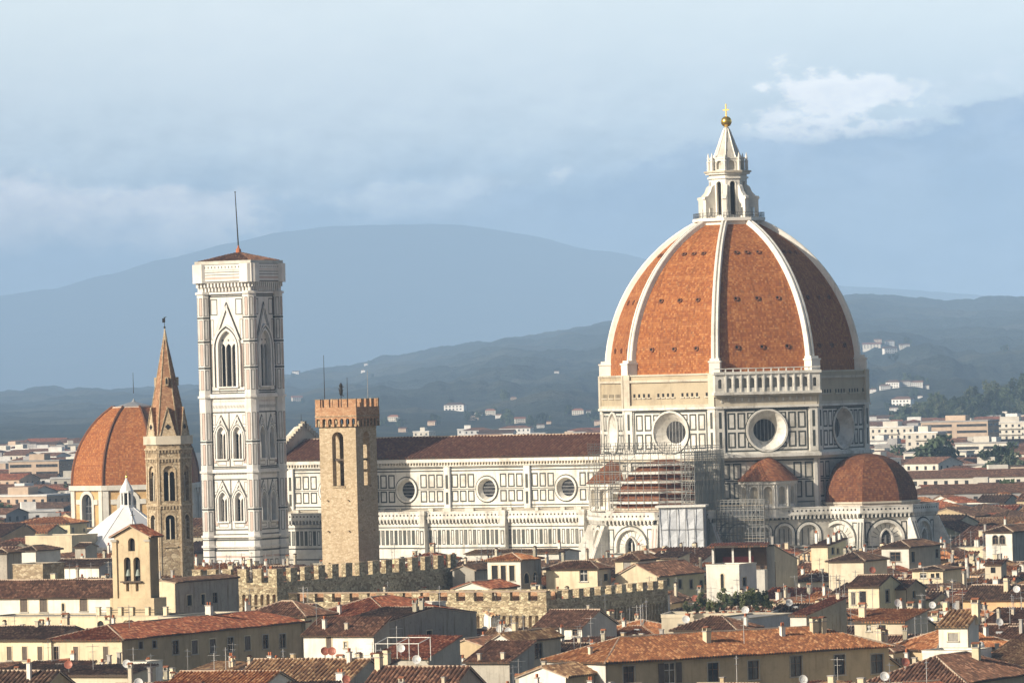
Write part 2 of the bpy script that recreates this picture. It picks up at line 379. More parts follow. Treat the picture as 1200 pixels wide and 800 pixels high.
# ------------------------------------------------------------------ mesh tools
class MB:
    def __init__(s): s.v = []; s.f = []; s.m = []; s.uv = []; s.names = []
    def mi(s, n):
        if n not in s.names: s.names.append(n)
        return s.names.index(n)
    def poly(s, pts, mat, uv=None):
        i = len(s.v); s.v += [tuple(p) for p in pts]; s.f.append(tuple(range(i, i + len(pts)))); s.m.append(s.mi(mat))
        s.uv.append(uv if uv else [(0, 0)] * len(pts))
    def mesh(s, vs, fs, mat, uvs=None):
        i = len(s.v); s.v += [tuple(p) for p in vs]; k_ = s.mi(mat)
        for f in fs:
            s.f.append(tuple(i + j for j in f)); s.m.append(k_)
            s.uv.append([uvs[j] for j in f] if uvs else [(0, 0)] * len(f))
    def box(s, x0, y0, z0, x1, y1, z1, mat, T=None):
        vs = [(x, y, z) for z in (z0, z1) for x, y in ((x0, y0), (x1, y0), (x1, y1), (x0, y1))]
        if T: vs = [T(p) for p in vs]
        s.mesh(vs, [(3, 2, 1, 0), (4, 5, 6, 7), (0, 1, 5, 4), (1, 2, 6, 5), (2, 3, 7, 6), (3, 0, 4, 7)], mat)
    def fbox(s, fr, u0, u1, z0, z1, d0, d1, mat):
        """box on a facade frame, from depth d0 to d1 (outwards positive)"""
        vs = [fr(u, z, d) for z in (z0, z1) for u, d in ((u0, d1), (u1, d1), (u1, d0), (u0, d0))]
        s.mesh(vs, [(3, 2, 1, 0), (4, 5, 6, 7), (0, 1, 5, 4), (1, 2, 6, 5), (2, 3, 7, 6), (3, 0, 4, 7)], mat)
    def prism(s, pts, z0, z1, mat, top=True, bottom=False):
        n = len(pts); vs = [(p[0], p[1], z0) for p in pts] + [(p[0], p[1], z1) for p in pts]
        fs = [(i, (i + 1) % n, n + (i + 1) % n, n + i) for i in range(n)]
        if top: fs.append(tuple(range(n, 2 * n)))
        if bottom: fs.append(tuple(reversed(range(n))))
        s.mesh(vs, fs, mat)
    def tube(s, p0, p1, r0, r1=None, n=6, mat='iron', caps=True):
        p0, p1 = Vector(p0), Vector(p1); r1 = r0 if r1 is None else r1
        d = (p1 - p0)
        if d.length < 1e-6: return
        d.normalize(); a = d.orthogonal().normalized(); b_ = d.cross(a)
        vs = []
        for p, r in ((p0, r0), (p1, r1)):
            for i in range(n):
                t = 2 * pi * i / n; vs.append(p + (a * cos(t) + b_ * sin(t)) * r)
        fs = [(i, (i + 1) % n, n + (i + 1) % n, n + i) for i in range(n)]
        if caps: fs += [tuple(reversed(range(n))), tuple(range(n, 2 * n))]
        s.mesh(vs, fs, mat)
    def lathe(s, prof, n, c=(0, 0, 0), mat='marble', a0=0.0, a1=2 * pi, off=0.0, uvs=None):
        """profile [(r, z)] turned round the vertical through c"""
        full = abs(a1 - a0 - 2 * pi) < 1e-6
        k_ = n if full else n + 1
        vs = []; uv = []; L = 0.0
        for j, (r, z) in enumerate(prof):
            if j: L += sqrt((r - prof[j - 1][0]) ** 2 + (z - prof[j - 1][1]) ** 2)
            for i in range(k_):
                t = a0 + off + (a1 - a0) * i / n
                vs.append((c[0] + r * cos(t), c[1] + r * sin(t), c[2] + z)); uv.append((t * max(r, 0.3), L))
        fs = []
        for j in range(len(prof) - 1):
            for i in range(n):
                i2 = (i + 1) % k_
                fs.append((j * k_ + i, j * k_ + i2, (j + 1) * k_ + i2, (j + 1) * k_ + i))
        s.mesh(vs, fs, mat, uv)
    def ball(s, c, r, mat, n=12, sq=1.0):
        s.lathe([(max(1e-4, r * sin(pi * j / 8)), -r * sq * cos(pi * j / 8)) for j in range(9)], n, c, mat)
    def build(s, name, parent=None, loc=None, rz=None, smooth=False):
        me = bpy.data.meshes.new(name)
        me.from_pydata(s.v, [], s.f)
        for n_ in s.names: me.materials.append(M[n_])
        me.polygons.foreach_set('material_index', s.m)
        uvl = me.uv_layers.new(name='UVMap')
        flat = [c_ for f in s.uv for p in f for c_ in p]
        uvl.data.foreach_set('uv', flat)
        if smooth: me.polygons.foreach_set('use_smooth', [True] * len(s.f))
        me.update()
        return link(name, me, parent, loc, rz)

def link(name, me, parent=None, loc=None, rz=None):
    o = bpy.data.objects.new(name, me); COL.objects.link(o)
    if parent is not None: o.parent = parent
    if loc is not None: o.location = loc
    if rz is not None: o.rotation_euler = (0, 0, rz)
    return o
def tag(o, label=None, cat=None, group=None, kind=None):
    if label: o['label'] = label
    if cat: o['category'] = cat
    if group: o['group'] = group
    if kind: o['kind'] = kind
    return o
def thing(name, label, cat, loc=(0, 0, 0), rz=0.0, group=None):
    o = bpy.data.objects.new(name, None); COL.objects.link(o)
    o.empty_display_size = 0.5; o.location = loc; o.rotation_euler = (0, 0, rz)
    return tag(o, label, cat, group)

def frame(ox, oy, ang, oz=0.0):
    """facade frame: u runs to the right for someone facing the wall, d outwards"""
    ux, uy = cos(ang), sin(ang)
    def fr(u, z, d=0.0): return (ox + u * ux + d * uy, oy + u * uy - d * ux, oz + z)
    return fr
def frame2(p, q, oz=0.0):
    a = atan2(q[1] - p[1], q[0] - p[0])
    return frame(p[0], p[1], a, oz), sqrt((q[0] - p[0]) ** 2 + (q[1] - p[1]) ** 2)

def outline(op, grow=0.0, n=12):
    """outline of an opening (u0,u1,z0,z1,kind) as points; open at the sill for arches (starts and ends at the sill)"""
    u0, u1, z0, z1, kd = op[:5]
    u0 -= grow; u1 += grow; z1 += grow
    cu, r = (u0 + u1) / 2, (u1 - u0) / 2
    if kd == 'rect': return [(u0, z0), (u0, z1), (u1, z1), (u1, z0)]
    if kd == 'arch':
        zs = z1 - r
        return [(u0, z0)] + [(cu - r * cos(pi * i / n), zs + r * sin(pi * i / n)) for i in range(n + 1)] + [(u1, z0)]
    if kd == 'point':
        wd = 2 * r; zs = z1 - wd * 0.80; h = n // 2
        # two arcs meeting in a point
        pl = []
        for i in range(h + 1):
            t = i / h; a = t * acos(0.40 / 0.95)
            rr = wd * 0.95
            cx = u0 + rr
            pl.append((cx - rr * cos(a), zs + rr * sin(a)))
        top = pl[-1]; sx = (cu - u0) / max(1e-6, top[0] - u0); sz = (z1 - zs) / max(1e-6, top[1] - zs)
        pl = [(u0 + (p[0] - u0) * sx, zs + (p[1] - zs) * sz) for p in pl]
        pr = [(2 * cu - p[0], p[1]) for p in reversed(pl[:-1])]
        return [(u0, z0)] + pl + pr + [(u1, z0)]
    if kd == 'circ':
        cz = (op[2] + op[3]) / 2; k_ = 2 * n
        return [(cu - r * cos(2 * pi * i / k_), cz + r * sin(2 * pi * i / k_)) for i in range(k_)]

def wall(mb, fr, u0, u1, z0, z1, ops, depth, mat, rev=None):
    """flat wall with real openings cut through it and reveals of the given depth"""
    us = sorted(set([u0, u1] + [x for o in ops for x in o[:2] if u0 < x < u1]))
    zs = sorted(set([z0, z1] + [x for o in ops for x in o[2:4] if z0 < x < z1]))
    for i in range(len(us) - 1):
        for j in range(len(zs) - 1):
            cu, cz = (us[i] + us[i + 1]) / 2, (zs[j] + zs[j + 1]) / 2
            if any(o[0] < cu < o[1] and o[2] < cz < o[3] for o in ops): continue
            mb.poly([fr(us[i], zs[j]), fr(us[i + 1], zs[j]), fr(us[i + 1], zs[j + 1]), fr(us[i], zs[j + 1])], mat)
    for o in ops:
        pts = outline(o); kd = o[4]; rv = rev or mat
        if kd in ('arch', 'point'):
            for a, b_ in zip(pts[1:-2], pts[2:-1]):
                mb.poly([fr(*a), fr(*b_), fr(b_[0], o[3]), fr(a[0], o[3])], mat)
            for a, b_ in zip(pts[:-1], pts[1:]): mb.poly([fr(*a), fr(*b_), fr(*b_, -depth), fr(*a, -depth)], rv)
            mb.poly([fr(*pts[-1]), fr(*pts[0]), fr(*pts[0], -depth), fr(*pts[-1], -depth)], rv)
        elif kd == 'circ':
            n = len(pts); cu, cz, r = (o[0] + o[1]) / 2, (o[2] + o[3]) / 2, (o[1] - o[0]) / 2
            def sq(p):
                dx, dz = p[0] - cu, p[1] - cz; q = r / max(abs(dx), abs(dz)); return (cu + dx * q, cz + dz * q)
            for i in range(n):
                a, b_ = pts[i], pts[(i + 1) % n]
                mb.poly([fr(*a), fr(*b_), fr(*sq(b_)), fr(*sq(a))], mat)
                mb.poly([fr(*a), fr(*b_), fr(*b_, -depth), fr(*a, -depth)], rv)
        else:
            for i in range(4):
                a, b_ = pts[i], pts[(i + 1) % 4]
                mb.poly([fr(*a), fr(*b_), fr(*b_, -depth), fr(*a, -depth)], rv)
def pane(mb, fr, op, d, mat):
    mb.poly([fr(p[0], p[1], d) for p in outline(op)], mat)
def moulding(mb, fr, op, wd, proud, mat, d0=0.0, inner=None):
    """raised band round an opening"""
    a, b_ = outline(op), outline(op, wd)
    cl = op[4] == 'circ'
    if cl:
        op2 = (op[0] - wd, op[1] + wd, op[2] - wd, op[3] + wd, 'circ'); b_ = outline(op2)
    n = len(a)
    for i in range(n if cl else n - 1):
        j = (i + 1) % n
        mb.poly([fr(*a[i], proud), fr(*a[j], proud), fr(*b_[j], proud), fr(*b_[i], proud)], mat)
        mb.poly([fr(*b_[i], proud), fr(*b_[j], proud), fr(*b_[j], d0), fr(*b_[i], d0)], mat)
        mb.poly([fr(*a[i], d0), fr(*a[j], d0), fr(*a[j], proud), fr(*a[i], proud)], mat)
    if not cl:
        for e in (0, -1): mb.poly([fr(*a[e], d0), fr(*a[e], proud), fr(*b_[e], proud), fr(*b_[e], d0)], mat)
def inlay(mb, fr, u0, u1, z0, z1, wd=0.3, mat='marble_green', d=0.03, fill=None):
    """rectangular band of coloured marble let into a wall (laid proud by d)"""
    for a, b_, c_, e in ((u0, u1, z0, z0 + wd), (u0, u1, z1 - wd, z1), (u0, u0 + wd, z0 + wd, z1 - wd), (u1 - wd, u1, z0 + wd, z1 - wd)):
        mb.poly([fr(a, c_, d), fr(b_, c_, d), fr(b_, e, d), fr(a, e, d)], mat)
    if fill: mb.poly([fr(u0 + wd, z0 + wd, d), fr(u1 - wd, z0 + wd, d), fr(u1 - wd, z1 - wd, d), fr(u0 + wd, z1 - wd, d)], fill)
def band(mb, fr, u0, u1, z0, z1, mat, d=0.03):
    mb.poly([fr(u0, z0, d), fr(u1, z0, d), fr(u1, z1, d), fr(u0, z1, d)], mat)
def stroke(mb, fr, p, q, wd, mat, d=0.035):
    dx, dz = q[0] - p[0], q[1] - p[1]; l = sqrt(dx * dx + dz * dz); nx, nz = -dz / l * wd / 2, dx / l * wd / 2
    mb.poly([fr(p[0] - nx, p[1] - nz, d), fr(q[0] - nx, q[1] - nz, d), fr(q[0] + nx, q[1] + nz, d), fr(p[0] + nx, p[1] + nz, d)], mat)
def ngon(R_, n=8, off=pi / 8, c=(0, 0)):
    return [(c[0] + R_ * cos(off + 2 * pi * i / n), c[1] + R_ * sin(off + 2 * pi * i / n)) for i in range(n)]

def slope(mb, O, ux, vs, L, S, hl, hr, mat, corr=0.42, thick=0.14, rnd=None):
    """one roof slope: O eave-left corner, ux along the eave, vs up the slope; hl/hr = how far the top is drawn in. corr = tile spacing (0: flat sheet)"""
    O, ux, vs = Vector(O), Vector(ux), Vector(vs); nn = ux.cross(vs).normalized()
    def vm(u):
        t = 1.0
        if hl > 1e-6: t = min(t, u / hl)
        if hr > 1e-6: t = min(t, (L - u) / hr)
        return max(0.0, t) * S
    base = [(0, 0), (L, 0)] + ([(L - hr, S)] if hr < L - hl - 1e-3 else []) + [(hl, S)]
    pt = lambda u, v, h: O + ux * u + vs * v + nn * h
    mb.poly([pt(u, v, -thick) for u, v in reversed(base)], 'dark_wood')
    r_ = rnd or R
    if not corr:
        mb.poly([pt(u, v, 0.0) for u, v in base], mat, [(u, v) for u, v in base])
        for i in range(len(base)):
            a, b_ = base[i], base[(i + 1) % len(base)]
            mb.poly([pt(*a, -thick), pt(*b_, -thick), pt(*b_, 0), pt(*a, 0)], 'mortar' if i else mat)
        return
    n = max(2, int(round(L / corr))); us = []; hs = []; ph = r_.uniform(0, 6); sag = lambda u: .05 * sin(u * .38 + ph) + .03 * sin(u * .93 + 2 * ph)
    for i in range(n):
        j = r_.uniform(-0.025, 0.025)
        for f_, h in ((0.0, 0.0), (0.25, 0.13), (0.5, 0.18), (0.75, 0.13)):
            us.append((i + f_) * L / n); hs.append(h * corr / 0.42 + (j if f_ else 0.0) + sag((i + f_) * L / n))
    us.append(L); hs.append(sag(L))
    for i in range(len(us) - 1):
        a, b_ = us[i], us[i + 1]; va, vb = vm(a), vm(b_)
        if va < 1e-3 and vb < 1e-3: continue
        pts = [pt(a, 0, hs[i]), pt(b_, 0, hs[i + 1]), pt(b_, vb, hs[i + 1]), pt(a, va, hs[i])]
        mb.poly(pts, mat, [(a, 0), (b_, 0), (b_, vb), (a, va)])
        mb.poly([pt(a, 0, -thick), pt(b_, 0, -thick), pts[1], pts[0]], 'dark_wood' if hs[i] + hs[i + 1] > 0.18 * corr / .42 else mat)
    for u in (0, L):
        if (hl if u == 0 else hr) < 1e-6: mb.poly([pt(u, 0, -thick), pt(u, S, -thick), pt(u, S, 0), pt(u, 0, 0)], 'mortar')
def ridge_cap(mb, p, q, r=0.17, mat='mortar'):
    mb.tube(p, q, r, r, 6, mat)
m, k, b = new_mat('pale_glass'); b.inputs['Base Color'].default_value = (0.45, 0.60, 0.62, 1); b.inputs['Roughness'].default_value = 0.25

m, k, b = new_mat('shade_net'); b.inputs['Base Color'].default_value = (0.30, 0.31, 0.27, 1); b.inputs['Roughness'].default_value = 0.9
tr = k.n('ShaderNodeBsdfTransparent'); mx = k.n('ShaderNodeMixShader'); mx.inputs[0].default_value = 0.72
k.t.links.new(tr.outputs[0], mx.inputs[1]); k.t.links.new(b.outputs[0], mx.inputs[2])
k.t.links.new(mx.outputs[0], [n_ for n_ in k.t.nodes if n_.bl_idname == 'ShaderNodeOutputMaterial'][0].inputs[0])
THC = radians(-32.4)      # axis of the cathedral
TH = radians(-27.5)       # street grid of the old town: lit fronts face this way

# ------------------------------------------------------------------ the cathedral
dc = P(859, 440, 1300)
CATH = thing('cathedral', 'huge marble cathedral with eight-sided orange tiled dome, white ribs and lantern', 'cathedral', (dc.x, dc.y, 0), THC)
def cworld(x, y): return (dc.x + x * cos(THC) - y * sin(THC), dc.y + x * sin(THC) + y * cos(THC))
ZD = 54.3
def dome_r(h): return sqrt(37.2 ** 2 - h * h) - 8.84
NS = 18
HS = [34.6 * sin(pi / 2 * i / NS * 0.745) / sin(pi / 2 * 0.745) for i in range(NS + 1)]

mb = MB()
for kf in range(8):
    a0 = pi / 8 + kf * pi / 4; a1 = a0 + pi / 4; arc = 0
    for i in range(NS):
        h0, h1 = HS[i], HS[i + 1]; r0, r1 = dome_r(h0), dome_r(h1); l = sqrt((r0 - r1) ** 2 + (h1 - h0) ** 2)
        p = [(r0 * cos(a0), r0 * sin(a0), ZD + h0), (r0 * cos(a1), r0 * sin(a1), ZD + h0), (r1 * cos(a1), r1 * sin(a1), ZD + h1), (r1 * cos(a0), r1 * sin(a0), ZD + h1)]
        w0, w1 = r0 * .3827, r1 * .3827
        o = kf * 60
        mb.poly(p, 'tile_dome', [(o - w0, arc), (o + w0, arc), (o + w1, arc + l), (o - w1, arc + l)])
        arc += l
DOME = mb.build('dome', CATH)
# ribs
rib_me = None
for kf in range(8):
    a = pi / 8 + kf * pi / 4
    if rib_me is None:
        mb = MB(); prev = None
        for i in range(NS + 1):
            h = HS[i]; r = dome_r(h); ang = asin(h / 37.2); nx, nz = cos(ang), sin(ang)
            wd = 0.88 - 0.22 * i / NS
            sec = [(r - 0.9 * nx, -wd, ZD + h - 0.9 * nz), (r + 0.75 * nx, -wd, ZD + h + 0.75 * nz), (r + 1.0 * nx, -wd * .8, ZD + h + 1.0 * nz), (r + 1.0 * nx, -wd * .28, ZD + h + 1.0 * nz), (r + .55 * nx, -wd * .16, ZD + h + .55 * nz), (r + .55 * nx, wd * .16, ZD + h + .55 * nz), (r + 1.0 * nx, wd * .28, ZD + h + 1.0 * nz), (r + 1.0 * nx, wd * .8, ZD + h + 1.0 * nz), (r + 0.75 * nx, wd, ZD + h + 0.75 * nz), (r - 0.9 * nx, wd, ZD + h - 0.9 * nz)]
            if prev:
                for j in range(9): mb.poly([prev[j], prev[j + 1], sec[j + 1], sec[j]], 'marble_aged_shade' if j == 4 else 'marble_lantern')  # groove floor darker: the groove's shade put into the colour
            prev = sec
        mb.box(27.6, -1.2, ZD - .6, 30.5, 1.2, ZD + 2.4, 'marble_lantern'); mb.box(27.6, -1.4, ZD + 2.4, 30.65, 1.4, ZD + 2.75, 'marble_lantern'); mb.box(27.6, -1.05, ZD + 2.75, 30.1, 1.05, ZD + 3.3, 'marble_lantern')
        ro = mb.build('rib', DOME, rz=a); rib_me = ro.data
    else: link('rib', rib_me, DOME, rz=a)
# small round windows in the dome shell, three rows of three on each face
mb = MB(); mb.lathe([(0.30, -.4), (0.34, .25), (0.62, .28), (0.62, -.4)], 8, (0, 0, 0), 'tile_dome_dark'); mb.poly([(0.32 * cos(2 * pi * i / 8), 0.32 * sin(2 * pi * i / 8), 0.05) for i in range(8)], 'dark_void')
hole_me = None
for kf in range(8):
    an = pi / 4 * (kf + 1)
    for h, us in ((5.6, (-.54, 0, .54)), (16.4, (-.52, 0, .5)), (26.8, (-.42, -.04, .36))):
        r = dome_r(h) * cos(pi / 8); ang = asin(h / 37.2)
        for t in us:
            wv_ = t * dome_r(h) * .3827
            nrm = Vector((cos(ang) * cos(an), cos(ang) * sin(an), sin(ang)))
            pos = Vector((r * cos(an) - wv_ * sin(an), r * sin(an) + wv_ * cos(an), ZD + h))
            if hole_me is None: o = mb.build('round_hatch', DOME); hole_me = o.data
            else: o = link('round_hatch', hole_me, DOME)
            o.location = pos; o.rotation_euler = nrm.to_track_quat('Z', 'Y').to_euler()
# platform and lantern
mb = MB()
mb.prism(ngon(7.4), 87.6, 88.6, 'marble_lantern', True, True); mb.prism(ngon(8.3), 88.6, 89.3, 'marble_lantern', True, True)
LANT = mb.build('lantern', CATH)
mb = MB()
pts = ngon(8.1)
for i in range(8):
    p, q = pts[i], pts[(i + 1) % 8]
    for z in (89.75, 90.45): mb.tube((*p, z), (*q, z), 0.05, n=4)
    for j in range(10):
        t = j / 10; x, y = p[0] + (q[0] - p[0]) * t, p[1] + (q[1] - p[1]) * t
        mb.tube((x, y, 89.3), (x, y, 90.5), 0.05, n=4, mat='iron')
mb.build('railing', LANT)
mb = MB()
pts = ngon(4.35)
for i in range(8):
    fr, L = frame2(pts[i], pts[(i + 1) % 8]); 
    op = (L / 2 - .62, L / 2 + .62, 90.0, 97.6, 'arch')
    wall(mb, fr, 0, L, 89.3, 99.2, [op], 0.7, 'marble_lantern'); pane(mb, fr, op, -0.65, 'dark_void')
    moulding(mb, fr, op, .22, .15, 'marble_lantern')
mb.prism(ngon(4.7), 98.2, 98.6, 'marble_lantern'); mb.prism(ngon(5.1), 99.2, 99.6, 'marble_lantern', True, True); mb.prism(ngon(5.45), 99.6, 100.0, 'marble_old', True, True)
pts = ngon(3.9)
for i in range(8):
    fr, L = frame2(pts[i], pts[(i + 1) % 8])
    op = (L / 2 - .75, L / 2 + .75, 100.3, 102.3, 'arch')
    wall(mb, fr, 0, L, 100.0, 102.7, [op], 0.5, 'marble_lantern'); pane(mb, fr, op, -.45, 'marble_aged_shade'); moulding(mb, fr, op, .2, .15, 'marble_lantern')
mb.prism(ngon(4.1), 102.7, 103.0, 'marble_lantern', True, True)
for p in ngon(4.35):
    mb.lathe([(.42, 0), (.42, 2.0), (.55, 2.1), (.3, 2.4), (.36, 2.9), (.05, 4.1)], 6, (p[0], p[1], 100.0), 'marble_lantern')
mb.build('lantern_body', LANT)
mb = MB(); prof = [(3.15, 103.0), (2.55, 104.4), (1.7, 106.6), (.95, 108.6), (.55, 109.6), (.6, 109.8), (.2, 110.1)]
mb.lathe(prof, 8, (0, 0, 0), 'marble_aged_shade', off=pi / 8)
for i in range(8):
    a = pi / 8 + i * pi / 4
    for (r0, z0), (r1, z1) in zip(prof[:4], prof[1:5]): mb.tube((r0 * cos(a), r0 * sin(a), z0), (r1 * cos(a), r1 * sin(a), z1), .22, .16, 4, 'marble_lantern')
mb.build('spire', LANT)
mb = MB(); mb.ball((0, 0, 111.2), 1.25, 'gold', 16); mb.tube((0, 0, 109.8), (0, 0, 110.2), .3, n=8, mat='gold'); mb.build('gilded_ball', LANT, smooth=True)
mb = MB(); mb.box(-.11, -.11, 112.3, .11, .11, 115.2, 'gold'); mb.box(-.8, -.1, 113.75, .8, .1, 113.98, 'gold'); mb.build('cross', LANT)
but = None
for i in range(8):
    a = pi / 8 + i * pi / 4
    if but is None:
        mb = MB(); hw = .48
        pr = [(4.2, 89.3), (5.0, 89.3), (5.0, 91.6), (5.9, 91.6), (5.9, 89.3), (6.8, 89.3), (6.8, 93.4), (7.1, 93.6), (7.0, 94.1), (6.2, 94.3), (5.4, 95.2), (4.9, 96.4), (4.2, 96.9)]
        top = [(4.2, 91.6), (5.0, 91.6), (5.9, 91.6), (6.8, 91.6), (6.8, 93.4), (7.1, 93.6), (7.0, 94.1), (6.2, 94.3), (5.4, 95.2), (4.9, 96.4), (4.2, 96.9)]
        for s in (-1, 1): mb.poly([(r, s * hw, z) for r, z in top], 'marble_lantern')
        for r0, r1 in ((4.2, 5.0), (5.9, 6.8)): mb.box(r0, -hw, 89.3, r1, hw, 91.6, 'marble_lantern')
        for p, q in zip(top[3:], top[4:]): mb.poly([(p[0], -hw, p[1]), (p[0], hw, p[1]), (q[0], hw, q[1]), (q[0], -hw, q[1])], 'marble_lantern')
        mb.poly([(5.0, -hw, 91.6), (5.9, -hw, 91.6), (5.9, hw, 91.6), (5.0, hw, 91.6)], 'marble_lantern')
        o = mb.build('buttress', LANT, rz=a); but = o.data
    else: link('buttress', but, LANT, rz=a)

# drum with its round windows
RD = 30.5
DP = ngon(RD)
mb = MB(); pat = MB(); gl = []
for kf in range(8):
    p, q = DP[kf], DP[(kf + 1) % 8]; fr, L = frame2(p, q); mid = L / 2
    se = kf == 6       # face between 292.5 and 337.5 degrees: the finished gallery
    op = (mid - 4.4, mid + 4.4, 41.4 - 4.4, 41.4 + 4.4, 'circ')
    wall(mb, fr, 0, L, 36.0, 46.6, [op], 0.06, 'marble')
    moulding(mb, fr, op, .42, .32, 'marble')
    c0, c1 = outline(op), outline((mid - 2.5, mid + 2.5, 41.4 - 2.5, 41.4 + 2.5, 'circ'))
    n = len(c0)
    for i in range(n):
        j = (i + 1) % n; mb.poly([fr(*c0[i], -.05), fr(*c0[j], -.05), fr(*c1[j], -2.3), fr(*c1[i], -2.3)], 'marble')
    gl.append((fr, mid))
    # pilasters at both ends
    for u0, u1 in ((0.0, 1.9), (L - 1.9, L)):
        mb.fbox(fr, u0, u1, 36.6, 46.4, 0, .28, 'marble')
        for z0, z1 in ((37.6, 41.2), (42.0, 45.6)): band(pat, fr, u0 + .65, u1 - .65, z0, z1, 'marble_green', .31)
    inlay(pat, fr, 2.15, L - 2.15, 36.75, 46.1, .34)
    for z0, z1 in ((37.6, 41.1), (41.75, 45.4)):
        for u in (2.7, 4.95):
            inlay(pat, fr, u, u + 1.8, z0, z1, .36); inlay(pat, fr, L - u - 1.8, L - u, z0, z1, .36)
    for sgn in (-1, 1):
        for za, zb, zc in ((45.4, 45.1, 44.0), (37.6, 37.9, 38.8)):
            ua = mid - sgn * (mid - 7.2); ub = mid - sgn * (mid - 8.7)
            band(pat, fr, min(ua, ub), max(ua, ub), min(za, zb), max(za, zb), 'marble_green')
            ub = ua + sgn * .3
            band(pat, fr, min(ua, ub), max(ua, ub), min(za, zc), max(za, zc), 'marble_green')
    co, ci = outline((mid - 5.05, mid + 5.05, 41.4 - 5.05, 41.4 + 5.05, 'circ')), outline((mid - 4.82, mid + 4.82, 41.4 - 4.82, 41.4 + 4.82, 'circ'))
    for i in range(n):
        j = (i + 1) % n; pat.poly([fr(*ci[i], .03), fr(*ci[j], .03), fr(*co[j], .03), fr(*co[i], .03)], 'marble_green')
    # upper storey
    if se:
        wall(mb, fr, 0, L, 46.6, 54.3, [], .1, 'marble')
        mb.fbox(fr, 0, L, 46.9, 49.4, 0, .35, 'marble_old')
        for i in range(40):       # carved frieze of swags
            u = 1.2 + i * (L - 2.4) / 40; mb.fbox(fr, u, u + .32, 47.7 + .35 * abs(sin(i * .8)), 48.5 + .3 * abs(sin(i * .8)), .35, .5, 'marble_old' if i % 3 else 'marble')
    else:
        wall(mb, fr, 0, L, 46.6, 54.3, [], .1, 'raw_stone')
        mb.fbox(fr, 0, L, 52.6, 53.1, 0, .45, 'marble_old'); mb.fbox(fr, 0, L, 46.9, 47.5, 0, .45, 'marble_old')
        for i in range(16):
            u = 2.2 + i * (L - 4.6) / 15
            if i % 5 != 4: band(mb, fr, u, u + .55, 49.3, 50.1, 'dark_void', .02); mb.fbox(fr, u - .2, u + .85, 49.0, 49.25, 0, .3, 'marble_old')
        for u0, u1 in ((0.0, 1.5), (L - 1.5, L)): mb.fbox(fr, u0, u1, 46.6, 54.3, 0, .5, 'marble_old')
DRUM = mb.build('drum', CATH)
pat.build('panel_pattern', DRUM)
for fr, mid in gl:
    mb = MB(); pane(mb, fr, (mid - 2.5, mid + 2.5, 38.9, 43.9, 'circ'), -2.28, 'glass_dark')
    for i in range(5): u = mid - 1.7 + i * .85; hh = sqrt(max(0, 6.2 - (u - mid) ** 2)); mb.fbox(fr, u - .05, u + .05, 41.4 - hh, 41.4 + hh, -2.27, -2.2, 'lead')
    mb.build('round_window', DRUM)
mb = MB()
def ringp(R_, z0, z1, mat): mb.prism(ngon(R_), z0, z1, mat, True, True)
ringp(31.7, 35.5, 36.2, 'marble'); ringp(31.2, 35.0, 35.5, 'marble_old'); ringp(31.0, 36.2, 36.5, 'marble'); ringp(30.75, 46.15, 46.4, 'marble_green'); ringp(31.2, 46.4, 46.9, 'marble'); ringp(30.75, 54.0, 54.35, 'marble_old')
mb.build('cornice', DRUM)
# gallery on the south-east face
mb = MB(); p, q = DP[6], DP[7]; fr, L = frame2(p, q)
mb.fbox(fr, -.7, L + .7, 49.4, 50.0, 0, 1.9, 'marble'); mb.fbox(fr, -.5, L + .5, 49.0, 49.4, 0, 1.3, 'marble_old')
ops = []; nA = 11; s0 = 2.1; st = (L - 2 * s0) / nA
for i in range(nA): u = s0 + (i + .5) * st; ops.append((u - .52, u + .52, 50.9, 53.1, 'arch'))
ops += [(.35, 1.25, 50.9, 52.9, 'arch'), (L - 1.25, L - .35, 50.9, 52.9, 'arch')]
fr2 = lambda u, z, d=0: fr(u, z, d + 1.6)
wall(mb, fr2, -.4, L + .4, 50.0, 53.9, ops, .5, 'marble')
for e in (-.4, L + .4): mb.poly([fr(e, 50, 0), fr(e, 50, 1.6), fr(e, 53.9, 1.6), fr(e, 53.9, 0)], 'marble')
mb.fbox(fr, -.7, L + .7, 53.9, 54.5, -.2, 1.95, 'marble')
for i in range(nA + 1): u = s0 + i * st; mb.fbox(fr2, u - .16, u + .16, 50.0, 53.9, 0, .22, 'marble'); mb.fbox(fr, u - .12, u + .12, 54.5, 55.1, 1.5, 1.8, 'marble')
mb.fbox(fr, -.5, L + .5, 55.1, 55.3, 1.45, 1.85, 'marble')
band(mb, fr, 0, L, 50, 53.9, 'marble_aged_shade', .5)
mb.build('arcaded_gallery', DRUM)

# crossing block below the drum
mb = MB(); pat = MB(); CP = ngon(30.0)
for kf in range(8):
    fr, L = frame2(CP[kf], CP[(kf + 1) % 8]); wall(mb, fr, 0, L, 0, 35.1, [], .1, 'marble_aged_shade')
    for u in (1.0, 3.6, L - 5.5, L - 2.9):
        inlay(pat, fr, u, u + 1.9, 26.3, 30.0, .34); inlay(pat, fr, u, u + 1.9, 30.6, 34.2, .34)
    for z in (25.2, 30.2, 34.5): band(pat, fr, 0, L, z, z + .28, 'marble_green', .025)
    for u0, u1 in ((0, .8), (L - .8, L)): mb.fbox(fr, u0, u1, 24, 35.1, 0, .3, 'marble')
CROSS = mb.build('crossing', CATH); pat.build('panel_pattern', CROSS)

